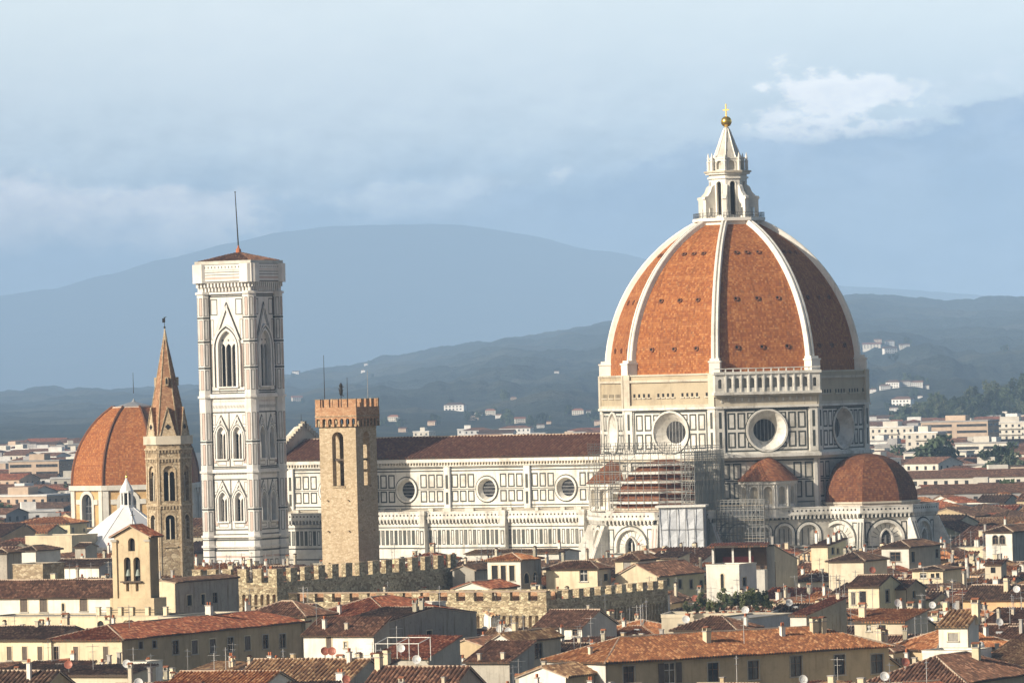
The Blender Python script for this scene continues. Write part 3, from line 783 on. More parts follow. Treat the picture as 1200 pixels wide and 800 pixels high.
def gallery(mb, fr, L, z):
    """corbelled walk: row of brackets under a pierced parapet; top at z + 2.6"""
    n = max(3, int(L / .95)); s = L / n
    for i in range(n):
        u = (i + .5) * s; mb.fbox(fr, u - .17, u + .17, z, z + .85, 0, .75, 'marble')
        mb.fbox(fr, u - .17 - .12, u + .29, z + .62, z + .88, 0, .8, 'marble')
    mb.fbox(fr, -.35, L + .35, z + .88, z + 1.15, 0, .9, 'marble')
    mb.fbox(fr, -.35, L + .35, z + 1.15, z + 2.4, .45, .85, 'marble'); mb.fbox(fr, -.4, L + .4, z + 2.4, z + 2.62, .35, .95, 'marble')
    for i in range(int(L / 1.0)):
        u = .35 + i * 1.0
        if u < L - .5: mb.poly([fr(u, z + 1.6, .86), fr(u + .38, z + 1.6, .86), fr(u + .38, z + 1.98, .86), fr(u, z + 1.98, .86)], 'dark_void')
    mb.poly([fr(0, z - .1, .02), fr(L, z - .1, .02), fr(L, z + .86, .02), fr(0, z + .86, .02)], 'marble_green')  # dark strip behind the brackets paints in the shade between them

# lower body: aisled ring between the tribunes (south-east, south-west flanks)
mb = MB(); pat = MB(); LP = ngon(35.0)
for kf in range(8):
    fr, L = frame2(LP[kf], LP[(kf + 1) % 8])
    ops = [(3.2, 8.2, 15.8, 20.3, 'arch'), (10.2, 12.2, 16.0, 20.0, 'arch'), (14.0, 17.4, 16.0, 20.2, 'arch'), (19.0, 23.5, 15.8, 20.3, 'arch')]
    wall(mb, fr, 0, L, 0, 21.6, ops, .6, 'marble_aged_shade', 'marble')
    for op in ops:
        pane(mb, fr, op, -.55, 'marble_aged_shade'); moulding(mb, fr, op, .55, .22, 'marble'); moulding(pat, fr, (op[0] - .62, op[1] + .62, op[2], op[3] + .62, 'arch'), .2, .12, 'marble_green')
        c_ = (op[0] + op[1]) / 2
        for k_ in (-.3, 0, .3): pat.fbox(fr, c_ + k_ * (op[1] - op[0]) - .07, c_ + k_ * (op[1] - op[0]) + .07, op[2], op[3] - .7, -.5, -.42, 'marble_green')
    for z in (15.0, 13.8, 12.2, 10.4, 8.0): band(pat, fr, 0, L, z, z + .4, 'marble_green')
    gallery(mb, fr, L, 21.6)
mb.prism(ngon(34.9), 21.4, 23.0, 'marble_old')
LOW = mb.build('lower_body', CATH); pat.build('panel_pattern', LOW)

def tribune(name, ang, dist, covered=False, low=16.8):
    cx, cy = dist * cos(ang), dist * sin(ang)
    mb = MB(); pat = MB(); lp = ngon(low, c=(cx, cy))
    for kf in range(8):
        p, q = lp[kf], lp[(kf + 1) % 8]; m_ = ((p[0] + q[0]) / 2 - cx, (p[1] + q[1]) / 2 - cy)
        if m_[0] * cos(ang) + m_[1] * sin(ang) < -3: continue
        fr, L = frame2(p, q); c_ = L / 2
        big = (c_ - 3.6, c_ + 3.6, 16.6, 20.6, 'arch')
        big = (c_ - 3.6, c_ + 3.6, 15.4, 20.4, 'arch')
        wall(mb, fr, 0, L, 0, 21.6, [big, (c_ - 1.25, c_ + 1.25, 3.0, 15.35, 'rect')], .7, 'marble', 'marble')
        moulding(mb, fr, big, .6, .3, 'marble'); moulding(pat, fr, (big[0] - .7, big[1] + .7, big[2], big[3] + .7, 'arch'), .28, .1, 'marble_green')
        inner = (c_ - 1.25, c_ + 1.25, 14.5, 18.6, 'point')
        fr3 = lambda u, z, d=0, fr=fr: fr(u, z, d - .55)
        wall(mb, fr3, c_ - 3.6, c_ + 3.6, 15.4, 20.4, [(c_ - 1.25, c_ + 1.25, 15.4, 18.8, 'point')], .4, 'marble')
        mb.poly([fr(c_ - 1.3, 3.0, -.8), fr(c_ + 1.3, 3.0, -.8), fr(c_ + 1.3, 18.9, -.98), fr(c_ - 1.3, 18.9, -.98)], 'glass_dark')
        mb.fbox(fr, c_ - .12, c_ + .12, 3.0, 17.6, -.7, -.4, 'marble')
        moulding(mb, fr, (c_ - 1.25, c_ + 1.25, 3.0, 18.8, 'point'), .35, .35, 'marble', -.55)
        for i in range(9):
            a = pi * (i + .5) / 9; stroke(pat, fr3, (c_ + 2.1 * cos(a), 16.8 + 2.1 * sin(a) * .9), (c_ + 3.3 * cos(a), 16.8 + 3.3 * sin(a)), .14, 'marble_green_soft')
        for z in (14.9, 13.6, 11.9, 9.9, 8.1, 6.0):
            for u0, u1 in ((0, c_ - 1.7), (c_ + 1.7, L)): band(pat, fr, u0, u1, z, z + .38, 'marble_green')
        for u0, u1 in ((.8, 2.2), (L - 2.2, L - .8)): inlay(pat, fr, u0, u1, 16.0, 20.6, .26)
        gallery(mb, fr, L, 21.6)
    inner_ = ngon(11.6, c=(cx, cy))
    for i in range(8): mb.poly([(*lp[i], 22.4), (*lp[(i + 1) % 8], 22.4), (*inner_[(i + 1) % 8], 24.2), (*inner_[i], 24.2)], 'tile_nave', [(0, 0), (12, 0), (10, 6), (2, 6)])
    mb.prism(inner_, 20, 24.6, 'marble_old'); mb.prism(ngon(11.9, c=(cx, cy)), 24.6, 25.0, 'marble_old', True, True)
    T_ = mb.build(name, CATH); pat.build('panel_pattern', T_)
    mb = MB(); n = 10; prof = []
    for i in range(n + 1):
        t = i / n * pi / 2; prof.append((11.2 * cos(t) ** .92 if i < n else .05, 24.9 + 10.6 * sin(t) ** 1.05))
    prof.append((.4, 35.8))
    for kf in range(8):
        a0 = pi / 8 + kf * pi / 4; a1 = a0 + pi / 4; arc = 0
        for (r0, z0), (r1, z1) in zip(prof[:n], prof[1:n + 1]):
            l = sqrt((r0 - r1) ** 2 + (z1 - z0) ** 2); w0, w1 = r0 * .38, r1 * .38
            mb.poly([(cx + r0 * cos(a0), cy + r0 * sin(a0), z0), (cx + r0 * cos(a1), cy + r0 * sin(a1), z0), (cx + r1 * cos(a1), cy + r1 * sin(a1), z1), (cx + r1 * cos(a0), cy + r1 * sin(a0), z1)],
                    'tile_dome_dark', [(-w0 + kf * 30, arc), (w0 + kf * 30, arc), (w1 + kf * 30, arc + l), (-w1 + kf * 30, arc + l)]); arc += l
    mb.build('half_dome', T_)
    # sloping spurs at the corners
    for kf in range(8):
        a = pi / 8 + kf * pi / 4
        if cos(a - ang) < 0.0: continue
        mb = MB(); hw = .7; pr = [(16.0, 21.4), (17.6, 21.4), (17.9, 20.6), (23.4, 9.0), (23.4, 0), (16.0, 0)]
        for s in (-1, 1): mb.poly([(r, s * hw, z) for r, z in pr], 'marble')
        for p, q in zip(pr[:4], pr[1:5]): mb.poly([(p[0], -hw, p[1]), (p[0], hw, p[1]), (q[0], hw, q[1]), (q[0], -hw, q[1])], 'marble')
        for s in (-.35, .35):
            p, q = pr[2], pr[3]; mb.poly([(p[0] + .05, s - .12, p[1]), (p[0] + .05, s + .12, p[1]), (q[0] + .05, s + .12, q[1]), (q[0] + .05, s - .12, q[1])], 'marble_pink' if covered else 'marble_green')
        mb.build('spur', T_, (cx + (low - 16.8) * cos(a), cy + (low - 16.8) * sin(a), 0), a)
    return T_
tribune('tribune', 0.0, 34.0, False, 14.9); tribune('tribune', -pi / 2, 31.0, True); tribune('tribune', pi / 2, 31.0)

def exedra(ang):
    d = 30.0 * cos(pi / 8); cx, cy = d * cos(ang), d * sin(ang)
    mb = MB(); R_ = 6.3; n = 6
    pts = [(cx + R_ * cos(ang - pi / 2 + pi * i / n), cy + R_ * sin(ang - pi / 2 + pi * i / n)) for i in range(n + 1)]
    for p, q in zip(pts, pts[1:]):
        fr, L = frame2(p, q); op = (L / 2 - .95, L / 2 + .95, 25.1, 29.0, 'arch')
        wall(mb, fr, 0, L, 22, 30.2, [op], .8, 'marble'); pane(mb, fr, op, -.75, 'marble_old'); moulding(mb, fr, op, .25, .15, 'marble')
        for u in (.12, L - .32): mb.fbox(fr, u, u + .2, 24.6, 29.5, 0, .35, 'marble')
        mb.fbox(fr, 0, L, 24.2, 24.6, 0, .4, 'marble'); mb.fbox(fr, -.1, L + .1, 29.5, 30.2, 0, .5, 'marble')
    E_ = mb.build('exedra', CATH)
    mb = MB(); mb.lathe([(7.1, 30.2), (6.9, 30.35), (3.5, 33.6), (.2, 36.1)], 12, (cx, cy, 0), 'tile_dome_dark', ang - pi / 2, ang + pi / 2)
    mb.build('conical_roof', E_)
for a in (-pi / 4, -3 * pi / 4, pi / 4): exedra(a)

# nave
XW, XE = -118.0, -24.0
mb = MB(); pat = MB()
fr = frame(0, -10.3, 0.0)
bays = [-38.9, -60.4, -82.6, -104.4]; bnd = [-28.0, -49.4, -71.3, -93.4, -115.4]
ops = [(b_ - 2.45, b_ + 2.45, 29.0 - 2.45, 29.0 + 2.45, 'circ') for b_ in bays]
wall(mb, fr, XW, XE, 20, 36.0, ops, .05, 'marble')
for op in ops:
    moulding(mb, fr, op, .45, .3, 'marble'); moulding(pat, fr, (op[0] - .5, op[1] + .5, op[2] - .5, op[3] + .5, 'circ'), .25, .08, 'marble_green')
    c0, c1 = outline(op), outline((op[0] + .55, op[1] - .55, op[2] + .55, op[3] - .55, 'circ'))
    for i in range(len(c0)): j = (i + 1) % len(c0); mb.poly([fr(*c0[i], -.04), fr(*c0[j], -.04), fr(*c1[j], -1.1), fr(*c1[i], -1.1)], 'marble')
for i in range(4):
    x1, x0 = bnd[i] - 1.0, bnd[i + 1] + 1.0
    for z0, z1 in ((29.4, 32.6), (26.1, 28.8)):
        n = 9; s = (x1 - x0) / n
        for j in range(n):
            u = x0 + j * s + .3
            if not (u + s - .6 < bays[i] - 2.9 or u > bays[i] + 2.9): continue
            inlay(pat, fr, u - .1, u + s - .5, z0, z1, .34, 'marble_green')
    for z in (33.2, 25.15, 29.0, 33.85, 24.5): band(pat, fr, x0, bays[i] - 3.1 if z == 29.0 else x1, z, z + (.16 if z == 29.0 else .28), 'marble_green')
    band(pat, fr, bays[i] + 3.1, x1, 29.0, 29.16, 'marble_green')
    for xx in (x0 - .1, x1): band(pat, fr, xx, xx + .16, 25.3, 33.1, 'marble_green')
for x in bnd:
    mb.fbox(fr, x - .8, x + .8, 24, 34.4, 0, .25, 'marble'); mb.tube(fr(x + .95, 24.2, .25), fr(x + .95, 36.0, .25), .2, n=6, mat='lead')
    band(pat, fr, x - .35, x + .35, 25.6, 28.4, 'marble_green', .28); band(pat, fr, x - .35, x + .35, 29.2, 32.4, 'marble_green', .28)
mb.fbox(fr, XW, XE, 34.4, 34.75, 0, .5, 'marble'); mb.fbox(fr, XW, XE, 35.3, 36.1, 0, .95, 'marble')
for i in range(int((XE - XW) / .8)): mb.fbox(fr, XW + i * .8, XW + i * .8 + .35, 34.75, 35.3, 0, .85, 'marble_old')
band(pat, fr, XW, XE, 34.76, 35.3, 'marble_green', .03)  # dark band painted behind the brackets for the shadow among them
frn = frame(0, 10.3, pi); wall(mb, frn, -XE, -XW, 20, 36.0, [], 1, 'marble')
NAVE = mb.build('nave', CATH); pat.build('panel_pattern', NAVE)
for op in ops:
    mb = MB(); pane(mb, fr, (op[0] + .5, op[1] - .5, op[2] + .5, op[3] - .5, 'circ'), -1.1, 'glass_dark'); c_ = (op[0] + op[1]) / 2
    for i in range(4): z = 27.8 + i * .8; hh = sqrt(max(.1, 3.6 - (z - 29.0) ** 2)); mb.fbox(fr, c_ - hh, c_ + hh, z - .05, z + .05, -1.08, -1.0, 'lead')
    mb.build('round_window', NAVE)
mb = MB(); S_ = sqrt(11.4 ** 2 + 4.7 ** 2)
slope(mb, (XW, -11.4, 36.3), (1, 0, 0), (0, 11.4 / S_, 4.7 / S_), XE - XW, S_, 0, 0, 'tile_nave', 0.9)
slope(mb, (XE, 11.4, 36.3), (-1, 0, 0), (0, -11.4 / S_, 4.7 / S_), XE - XW, S_, 0, 0, 'tile_nave', 0)
ridge_cap(mb, (XW, 0, 41.1), (XE, 0, 41.1), .28)
mb.build('nave_roof', NAVE)
mb = MB(); pat = MB(); fr = frame(0, -20.2, 0.0)
wall(mb, fr, XW, -18, 0, 21.6, [], .2, 'marble')
gallery(mb, frame(XW, -20.2, 0), -18 - XW, 21.6)
x = XW + 1
while x < -19:
    inlay(pat, fr, x, x + .84, 16.6, 20.0, .2, 'marble_green', .03, ('marble_green_soft', None, 'marble_green')[int(x * 1.3) % 3]); x += 1.2
for z, h in ((20.5, .25), (15.7, .3), (13.2, .3), (11.0, .3), (8.6, .3)): band(pat, fr, XW, -18, z, z + h, 'marble_green', .025)
for x in (-28.0, -49.2, -71.2, -93.3, -115.2):
    mb.fbox(fr, x - .75, x + .75, 0, 23.4, 0, 1.6, 'marble'); mb.fbox(fr, x - .9, x + .9, 23.4, 24.4, -.2, 1.75, 'marble')
    for z in (10, 13.2, 15.7, 20.5): band(pat, fr, x - .75, x + .75, z, z + .28, 'marble_green', 1.63)
    inlay(pat, fr, x - .5, x + .5, 16.6, 19.9, .25, 'marble_green', 1.63)
mb.poly([(XW, -20.3, 22.6), (-18, -20.3, 22.6), (-18, -10.3, 24.6), (XW, -10.3, 24.6)], 'marble_old', [(0, 0), (90, 0), (90, 10), (0, 10)])
frn = frame(0, 20.2, pi); wall(mb, frn, 18, -XW, 0, 24, [], 1, 'marble'); mb.poly([(XW, 20.2, 24), (-18, 20.2, 24), (-18, 10.3, 25.5), (XW, 10.3, 25.5)], 'tile_nave')
for i in range(14):
    x = XW + 5 + i * 6.1 + 1.5 * sin(i * 2.3); mb.box(x, -13.2, 23.9, x + 1.6 + .8 * sin(i), -12.4, 24.75, 'marble_aged_shade')
AIS = mb.build('aisle', CATH); pat.build('panel_pattern', AIS)
mb = MB()
prof = [(-21, 0), (21, 0), (21, 26), (11.5, 30), (11.5, 37.4), (0, 44.2), (-11.5, 37.4), (-11.5, 30), (-21, 26)]
for x in (XW - 3, XW): mb.poly([(x, y, z) for y, z in prof], 'marble_old')
for p, q in zip(prof, prof[1:] + prof[:1]): mb.poly([(XW - 3, p[0], p[1]), (XW, p[0], p[1]), (XW, q[0], q[1]), (XW - 3, q[0], q[1])], 'marble')
for i in range(13):
    t = i / 12
    for s in (-1, 1): mb.box(XW - .9, s * 11.5 * (1 - t) - .4, 37.4 + 6.8 * t, XW + .2, s * 11.5 * (1 - t) + .4, 38.7 + 6.8 * t, 'marble_old')
mb.tube((XW - 1, 0, 44), (XW - 1, 0, 47.2), .12, .05)
mb.build('gabled_front', CATH)

# ------------------------------------------------------------------ bell tower
cp = P(284, 470, 1322)
BT = thing('bell_tower', 'tall square marble bell tower with pointed windows, flat top and flagpole', 'bell tower', (cp.x, cp.y, 0), TH)
mb = MB(); pat = MB(); wins = []; HF = 6.2
MT = 'marble_tower'
for s in range(4):
    a = s * pi / 2; fr = frame(-HF * cos(a) + HF * sin(a), -HF * sin(a) - HF * cos(a), a); L = 2 * HF; c_ = HF
    big = (c_ - 2.3, c_ + 2.3, 54.2, 67.0, 'point')
    ops = [big]; small = []
    for z0, z1 in ((37.6, 45.0), (23.3, 30.0)):
        for u in (c_ - 2.15, c_ + 2.15): small.append((u - 1.12, u + 1.12, z0, z1, 'point'))
    wall(mb, fr, 0, L, 0, 76, ops + small, 1.3, MT)
    for op in ops + small:
        g = op is big; n = 3 if g else 2; wd = op[1] - op[0]; zt = op[3] - wd * (.72 if g else .8)
        wins.append((a, fr, op, n, zt, g))
        moulding(mb, fr, op, .55 if g else .34, .4 if g else .28, MT); moulding(pat, fr, (op[0] - .6 * (1 if g else .6), op[1] + .6 * (1 if g else .6), op[2], op[3] + .6 * (1 if g else .6), op[4]), .26 if g else .2, .3 if g else .2, 'marble_green')
        if g: moulding(mb, fr, (op[0] - .95, op[1] + .95, op[2], op[3] + 1.05, op[4]), .4, .55, MT)
        else: moulding(mb, fr, (op[0] - .6, op[1] + .6, op[2], op[3] + .6, op[4]), .2, .3, MT)
        m_ = (op[0] + op[1]) / 2; hw = wd / 2 + (1.0 if g else .55); zb = op[3] - (2.2 if g else 1.2); za = op[3] + (5.6 if g else 2.1)
        for sg in (-1, 1):
            stroke(pat, fr, (m_ + sg * hw, zb), (m_, za), .5 if g else .3, MT, .46 if g else .34)
            stroke(pat, fr, (m_ + sg * (hw + .42), zb), (m_, za + (.9 if g else .55)), .3 if g else .24, 'marble_green', .05)
            stroke(pat, fr, (m_ + sg * (hw - .4), zb + .3), (m_, za - .7), .16, 'marble_green_soft', .05)
        mb.fbox(fr, op[0] - .5, op[1] + .5, op[2] - .35, op[2], 0, .45, MT)
        inlay(pat, fr, op[0] - .1, op[1] + .1, op[2] - 1.5, op[2] - .5, .14, 'marble_green_soft')
    # panelled fields of green and pink
    inlay(pat, fr, c_ - 4.55, c_ + 4.55, 53.0, 75.0, .3); inlay(pat, fr, c_ - 4.2, c_ - 3.5, 54.2, 64.0, .14, 'marble_green', .03, 'marble_pink'); inlay(pat, fr, c_ + 3.5, c_ + 4.2, 54.2, 64.0, .14, 'marble_green', .03, 'marble_pink')
    for sg in (-1, 1):
        u = c_ + sg * 3.3; inlay(pat, fr, u - .9, u + .9, 70.6, 74.3, .2, 'marble_green'); inlay(pat, fr, c_ + sg * 3.85 - .4, c_ + sg * 3.85 + .4, 65.0, 69.6, .14, 'marble_green_soft')
    for zf0, zf1 in ((35.6, 48.4), (21.2, 33.0)):
        inlay(pat, fr, c_ - 4.6, c_ + 4.6, zf0, zf1, .3); band(pat, fr, c_ - .16, c_ + .12, zf0, zf1, 'marble_green', .032)
        for sg in (-1, 1):
            inlay(pat, fr, c_ + sg * 4.0 - .42, c_ + sg * 4.0 + .42, zf0 + 1, zf0 + 4.6, .12, 'marble_green', .03, 'marble_pink'); inlay(pat, fr, c_ + sg * 4.0 - .42, c_ + sg * 4.0 + .42, zf0 + 5.2, zf1 - 3.6, .12, 'marble_green', .03)
            inlay(pat, fr, c_ + sg * 4.0 - .42, c_ + sg * 4.0 + .42, zf1 - 3.0, zf1 - .7, .12, 'marble_green_soft', .03)
    for i in range(24):
        u = c_ - 4.6 + i * .4
        for z in (49.2, 33.9): stroke(pat, fr, (u, z), (u + .2, z + .7), .12, 'marble_green_soft')
        stroke(pat, fr, (u, 50.6), (u + .2, 51.0), .1, 'marble_pink')
    for z0, z1, m_ in ((18.8, 19.2, 'marble_green'), (16.4, 16.8, 'marble_green'), (14.9, 15.4, 'marble_pink'), (9.4, 9.8, 'marble_green'), (53.0 - .5, 52.75, 'marble_green'), (35.25, 35.5, 'marble_green'), (20.15, 20.4, 'marble_green'), (75.1, 75.4, 'marble_green')): band(pat, fr, 0, L, z0, z1, m_)
    for i in range(4): inlay(pat, fr, 1.9 + i * 2.25, 3.4 + i * 2.25, 10.2, 14.4, .2)
    # cornices between the storeys
    for z0, z1, d in ((51.6, 52.2, .75), (52.2, 52.5, .5), (34.4, 34.9, .7), (34.9, 35.2, .45), (19.6, 20.1, .7), (17.3, 17.6, .5)): mb.fbox(fr, -.2, L + .2, z0, z1, 0, d, MT)
    # corbelled crown
    n = 16
    for i in range(n):
        u = -1.0 + (i + .5) * (L + 2.0) / n; mb.fbox(fr, u - .2, u + .2, 76.0, 77.4, 0, .85, MT); mb.fbox(fr, u - .2, u + .2, 77.0, 78.0, 0, 1.3, MT)
        band(pat, fr, u + .3, u + .52, 81.3, 81.75, 'dark_void', 1.57)
    mb.fbox(fr, -1.3, L + 1.3, 75.4, 75.9, 0, .5, MT)
    for z0, z1, m_ in ((78.1, 78.35, 'marble_green'), (78.8, 79.3, 'marble_pink'), (79.7, 79.9, 'marble_green_soft'), (80.3, 80.5, 'marble_green_soft'), (80.8, 80.95, 'marble_pink'), (82.1, 82.28, 'marble_green_soft')): band(pat, fr, -1.0, L + 1.0, z0, z1, m_, 1.565)
def octo(x, y, r): return ngon(r, 8, pi / 8, (x, y))
for sx in (-1, 1):
    for sy in (-1, 1):
        x, y = sx * 6.05, sy * 6.05; mb.prism(octo(x, y, 1.6), 0, 76, MT)
        mb.prism(octo(x, y, 2.45), 78.0, 82.3, MT, True, True)
        for z in (17.3, 19.6, 34.4, 51.6, 75.4): mb.prism(octo(x, y, 1.95), z, z + .5, MT, True, True)
        pts = octo(x, y, 1.6)
        for i in range(8):
            fr, L = frame2(pts[i], pts[(i + 1) % 8])
            for z0, z1 in ((21, 25.5), (26.5, 32.8), (36.2, 41), (42, 48.2), (53.4, 58), (59, 64), (65, 69.5), (70.4, 74.6)): inlay(pat, fr, .2, L - .2, z0, z1, .12, 'marble_green' if (i + int(z0)) % 2 else 'marble_green_soft', .03, 'marble_pink' if i % 2 else None)
            for z in (25.85, 41.35, 58.3, 64.3, 69.8): band(pat, fr, 0, L, z, z + .38, 'marble_green', .04)
            for z in (9.6, 15, 16.6, 18.9): band(pat, fr, 0, L, z, z + .25, 'marble_green')
BTS = mb.build('shaft', BT); pat.build('marble_pattern', BTS)
mb = MB(); hw = 6.2 + 1.55; mb.box(-hw, -hw, 78.0, hw, hw, 82.3, MT); mb.box(-hw + .3, -hw + .3, 82.3, hw - .3, hw - .3, 83.0, 'marble_aged_shade')
mb.build('parapet', BT)
mb = MB()
for s in range(4):
    a = s * pi / 2; c_, s_ = cos(a), sin(a); e = 6.9; T = lambda x, y, z: (x * c_ - y * s_, x * s_ + y * c_, z)
    Sx = sqrt(e * e + 2.1 * 2.1); slope(mb, T(-e, -e, 82.9), T(1, 0, 0), Vector(T(0, e / Sx, 2.1 / Sx)), 2 * e, Sx, e, e, 'tile_brown', .5)
mb.lathe([(.7, 0), (.6, .9), (.3, 1.2), (.15, 1.9)], 8, (0, 0, 84.8), 'terracotta')
mb.build('roof', BT)
mb = MB(); mb.tube((0, 0, 86.5), (-.5, 0, 98.8), .17, .09, 8, 'iron'); mb.ball((-.5, 0, 98.9), .2, 'iron', 6); mb.build('flagpole', BT)
for a, fr, op, n, zt, g in wins:
    mb = MB(); wd = op[1] - op[0]; lw = wd / n
    lights = [(op[0] + i * lw + .08, op[0] + (i + 1) * lw - .08, op[2], zt + .3, 'point') for i in range(n)]
    frd = lambda u, z, d=0, fr=fr: fr(u, z, d - .62)
    wall(mb, frd, op[0], op[1], op[2], op[3], lights, .35, MT)
    for l_ in lights: pane(mb, frd, l_, -.9, 'dark_void')
    for i in range(1, n): mb.tube(frd(op[0] + i * lw, op[2], .05), frd(op[0] + i * lw, zt - .6, .05), .11, n=6, mat=MT)
    if g:
        for i in range(3): cc = op[0] + (i + .5) * lw; band(mb, frd, cc - .2, cc + .2, zt + .9, zt + 1.3, 'marble_green', .02)
    mb.build('window', BT)

# ------------------------------------------------------------------ crenellated tower
bp = P(409, 560, 1010)
GT = thing('stone_tower', 'square sandy stone tower with red brick battlements, tall open belfry and rooftop masts', 'tower', (bp.x, bp.y, 0), radians(-28))
mb = MB(); H_ = 3.68
belf = (H_ - 1.15, H_ + 1.15, 36.2, 45.7, 'arch')
for s in range(4):
    a = s * pi / 2; fr = frame(-H_ * cos(a) + H_ * sin(a), -H_ * sin(a) - H_ * cos(a), a)
    wall(mb, fr, 0, 2 * H_, 0, 47.0, [belf], 1.3, 'stone_fine')
    fri = lambda u, z, d=0, fr=fr: fr(u, z, d - 1.3)
    wall(mb, fri, 1.3, 2 * H_ - 1.3, 35.8, 47.0, [belf], .02, 'stone_tan')
    mb.fbox(fr, H_ - 1.15, H_ + 1.15, 40.6, 40.95, -.9, -.5, 'dark_wood'); mb.fbox(fr, belf[0] - .15, belf[1] + .15, 35.9, 36.2, 0, .18, 'stone_tan')
    for z in (16.0, 22.6, 28.2, 33.6):    # holes and little props left in the masonry
        for u in (1.3, H_ + 1.8): mb.fbox(fr, u, u + .18, z, z + .18, 0, .5, 'stone_tan')
mb.box(-2.4, -2.4, 35.4, 2.4, 2.4, 35.8, 'stone_tan'); mb.box(-3.0, -3.0, 46.6, 3.0, 3.0, 47.0, 'stone_tan')
SH = mb.build('shaft', GT)
mb = MB(); HT = 4.15
for s in range(4):
    a = s * pi / 2; fr = frame(-HT * cos(a) + HT * sin(a), -HT * sin(a) - HT * cos(a), a); L = 2 * HT
    n = 7; st = L / n; ops = [((i + .5) * st - .36, (i + .5) * st + .36, 46.6, 48.0, 'arch') for i in range(n)]
    wall(mb, fr, 0, L, 46.6, 50.0, ops, .46, 'brick_red', 'stone_tan')
    mb.fbox(fr, 0, L, 48.35, 48.5, 0, .1, 'stone_tan')
mb.box(-HT + .02, -HT + .02, 48.3, HT - .02, HT - .02, 49.2, 'brick_red')
for s in range(4):
    a = s * pi / 2; fr = frame(-HT * cos(a) + HT * sin(a), -HT * sin(a) - HT * cos(a), a); mb.poly([fr(.45, 49.2, -.45), fr(2 * HT - .45, 49.2, -.45), fr(2 * HT - .45, 50, -.45), fr(.45, 50, -.45)], 'brick_red'); mb.poly([fr(0, 50, 0), fr(2 * HT, 50, 0), fr(2 * HT, 50, -.45), fr(0, 50, -.45)], 'brick_red')
CR = mb.build('battlement', GT)
mm = None
for s in range(4):
    a = s * pi / 2
    for i in range(5):
        u = -HT + .55 + i * (2 * HT - 1.1) / 4; x, y = u, -HT + .22
        X, Y = x * cos(a) - y * sin(a), x * sin(a) + y * cos(a)
        if s in (1, 3) and i in (0, 4): continue
        if mm is None:
            mb = MB(); mb.box(-.5, -.22, 0, .5, .22, 1.35, 'brick_red'); mb.box(-.55, -.26, 1.35, .55, .26, 1.45, 'stone_tan'); o = mb.build('merlon', CR); mm = o.data
        else: o = link('merlon', mm, CR)
        o.location = (X, Y, 50.0); o.rotation_euler = (0, 0, a)
mb = MB()
for x, y, h in ((-2.8, -3.0, 10.4), (1.6, -2.6, 6.4), (3.0, 2.2, 7.6)): mb.tube((x, y, 48.8), (x, y, 48.8 + h), .09, .04, 6, 'iron' if h != 7.6 else 'steel')
mb.build('mast', GT)
mb = MB(); mb.tube((-.6, -1.0, 49), (-.6, -1.0, 52.3), .08, n=6)    # rampant lion weather vane
mb.lathe([(.05, 0), (.3, .3), (.34, .9), (.26, 1.5), (.33, 1.8), (.18, 2.15), (.02, 2.3)], 8, (-.6, -1.0, 52.0), 'iron')
mb.tube((-.6, -1, 53.2), (-.05, -1, 53.6), .1, .05); mb.tube((-.6, -1, 52.9), (-.1, -1, 53.0), .1, .05); mb.tube((-.75, -1, 52.4), (-1.15, -1, 53.4), .09, .04); mb.tube((-.5, -1, 52.3), (-.1, -1, 51.9), .1, .06)
mb.build('weather_vane', GT)
mb = MB(); mb.lathe([(.9, 0), (.75, .3), (.55, .9), (.4, 1.3), (.1, 1.5)], 12, (0, 0, 39.6), 'copper_green'); mb.tube((0, 0, 41), (0, 0, 46.6), .06); mb.build('bell', GT)

# ------------------------------------------------------------------ hexagonal spire
sp_ = P(198, 560, 1080)
ST = thing('spired_tower', 'slender six-sided stone bell tower with pointed brick spire and weather vane', 'bell tower', (sp_.x, sp_.y, 0))
OFF = radians(-26 - 90); mb = MB(); R6 = 4.2
hp = ngon(R6, 6, OFF); louv = []
for i in range(6):
    fr, L = frame2(hp[i], hp[(i + 1) % 6]); c_ = L / 2
    o1 = (c_ - 1.05, c_ + 1.05, 33.0, 39.6, 'arch'); o2 = (c_ - .85, c_ + .85, 25.8, 30.4, 'arch')
    wall(mb, fr, 0, L, 0, 44.0, [o1, o2], .8, 'stone_tan'); louv.append((fr, o1, o2))
    for op in (o1, o2): moulding(mb, fr, op, .28, .1, 'stone_fine')
    for e in (0, L - .34): mb.fbox(fr, e, e + .34, 14, 43, 0, .12, 'stone_fine')
    for z, m_ in ((42.0, .35), (40.3, .22), (31.5, .22)):
        mb.fbox(fr, -.1, L + .1, z + .55, z + .85, 0, m_, 'stone_fine')
        for j in range(7): u = .3 + j * (L - .6) / 6; mb.fbox(fr, u - .12, u + .12, z, z + .55, 0, m_ * .9, 'stone_fine')
    mb.fbox(fr, c_ - 1.3, c_ + 1.3, 24.3, 24.5, 0, .25, 'stone_fine')
mb.prism(ngon(4.65, 6, OFF), 43.6, 45.2, 'marble_old', True, True)
mb.build('shaft', ST)
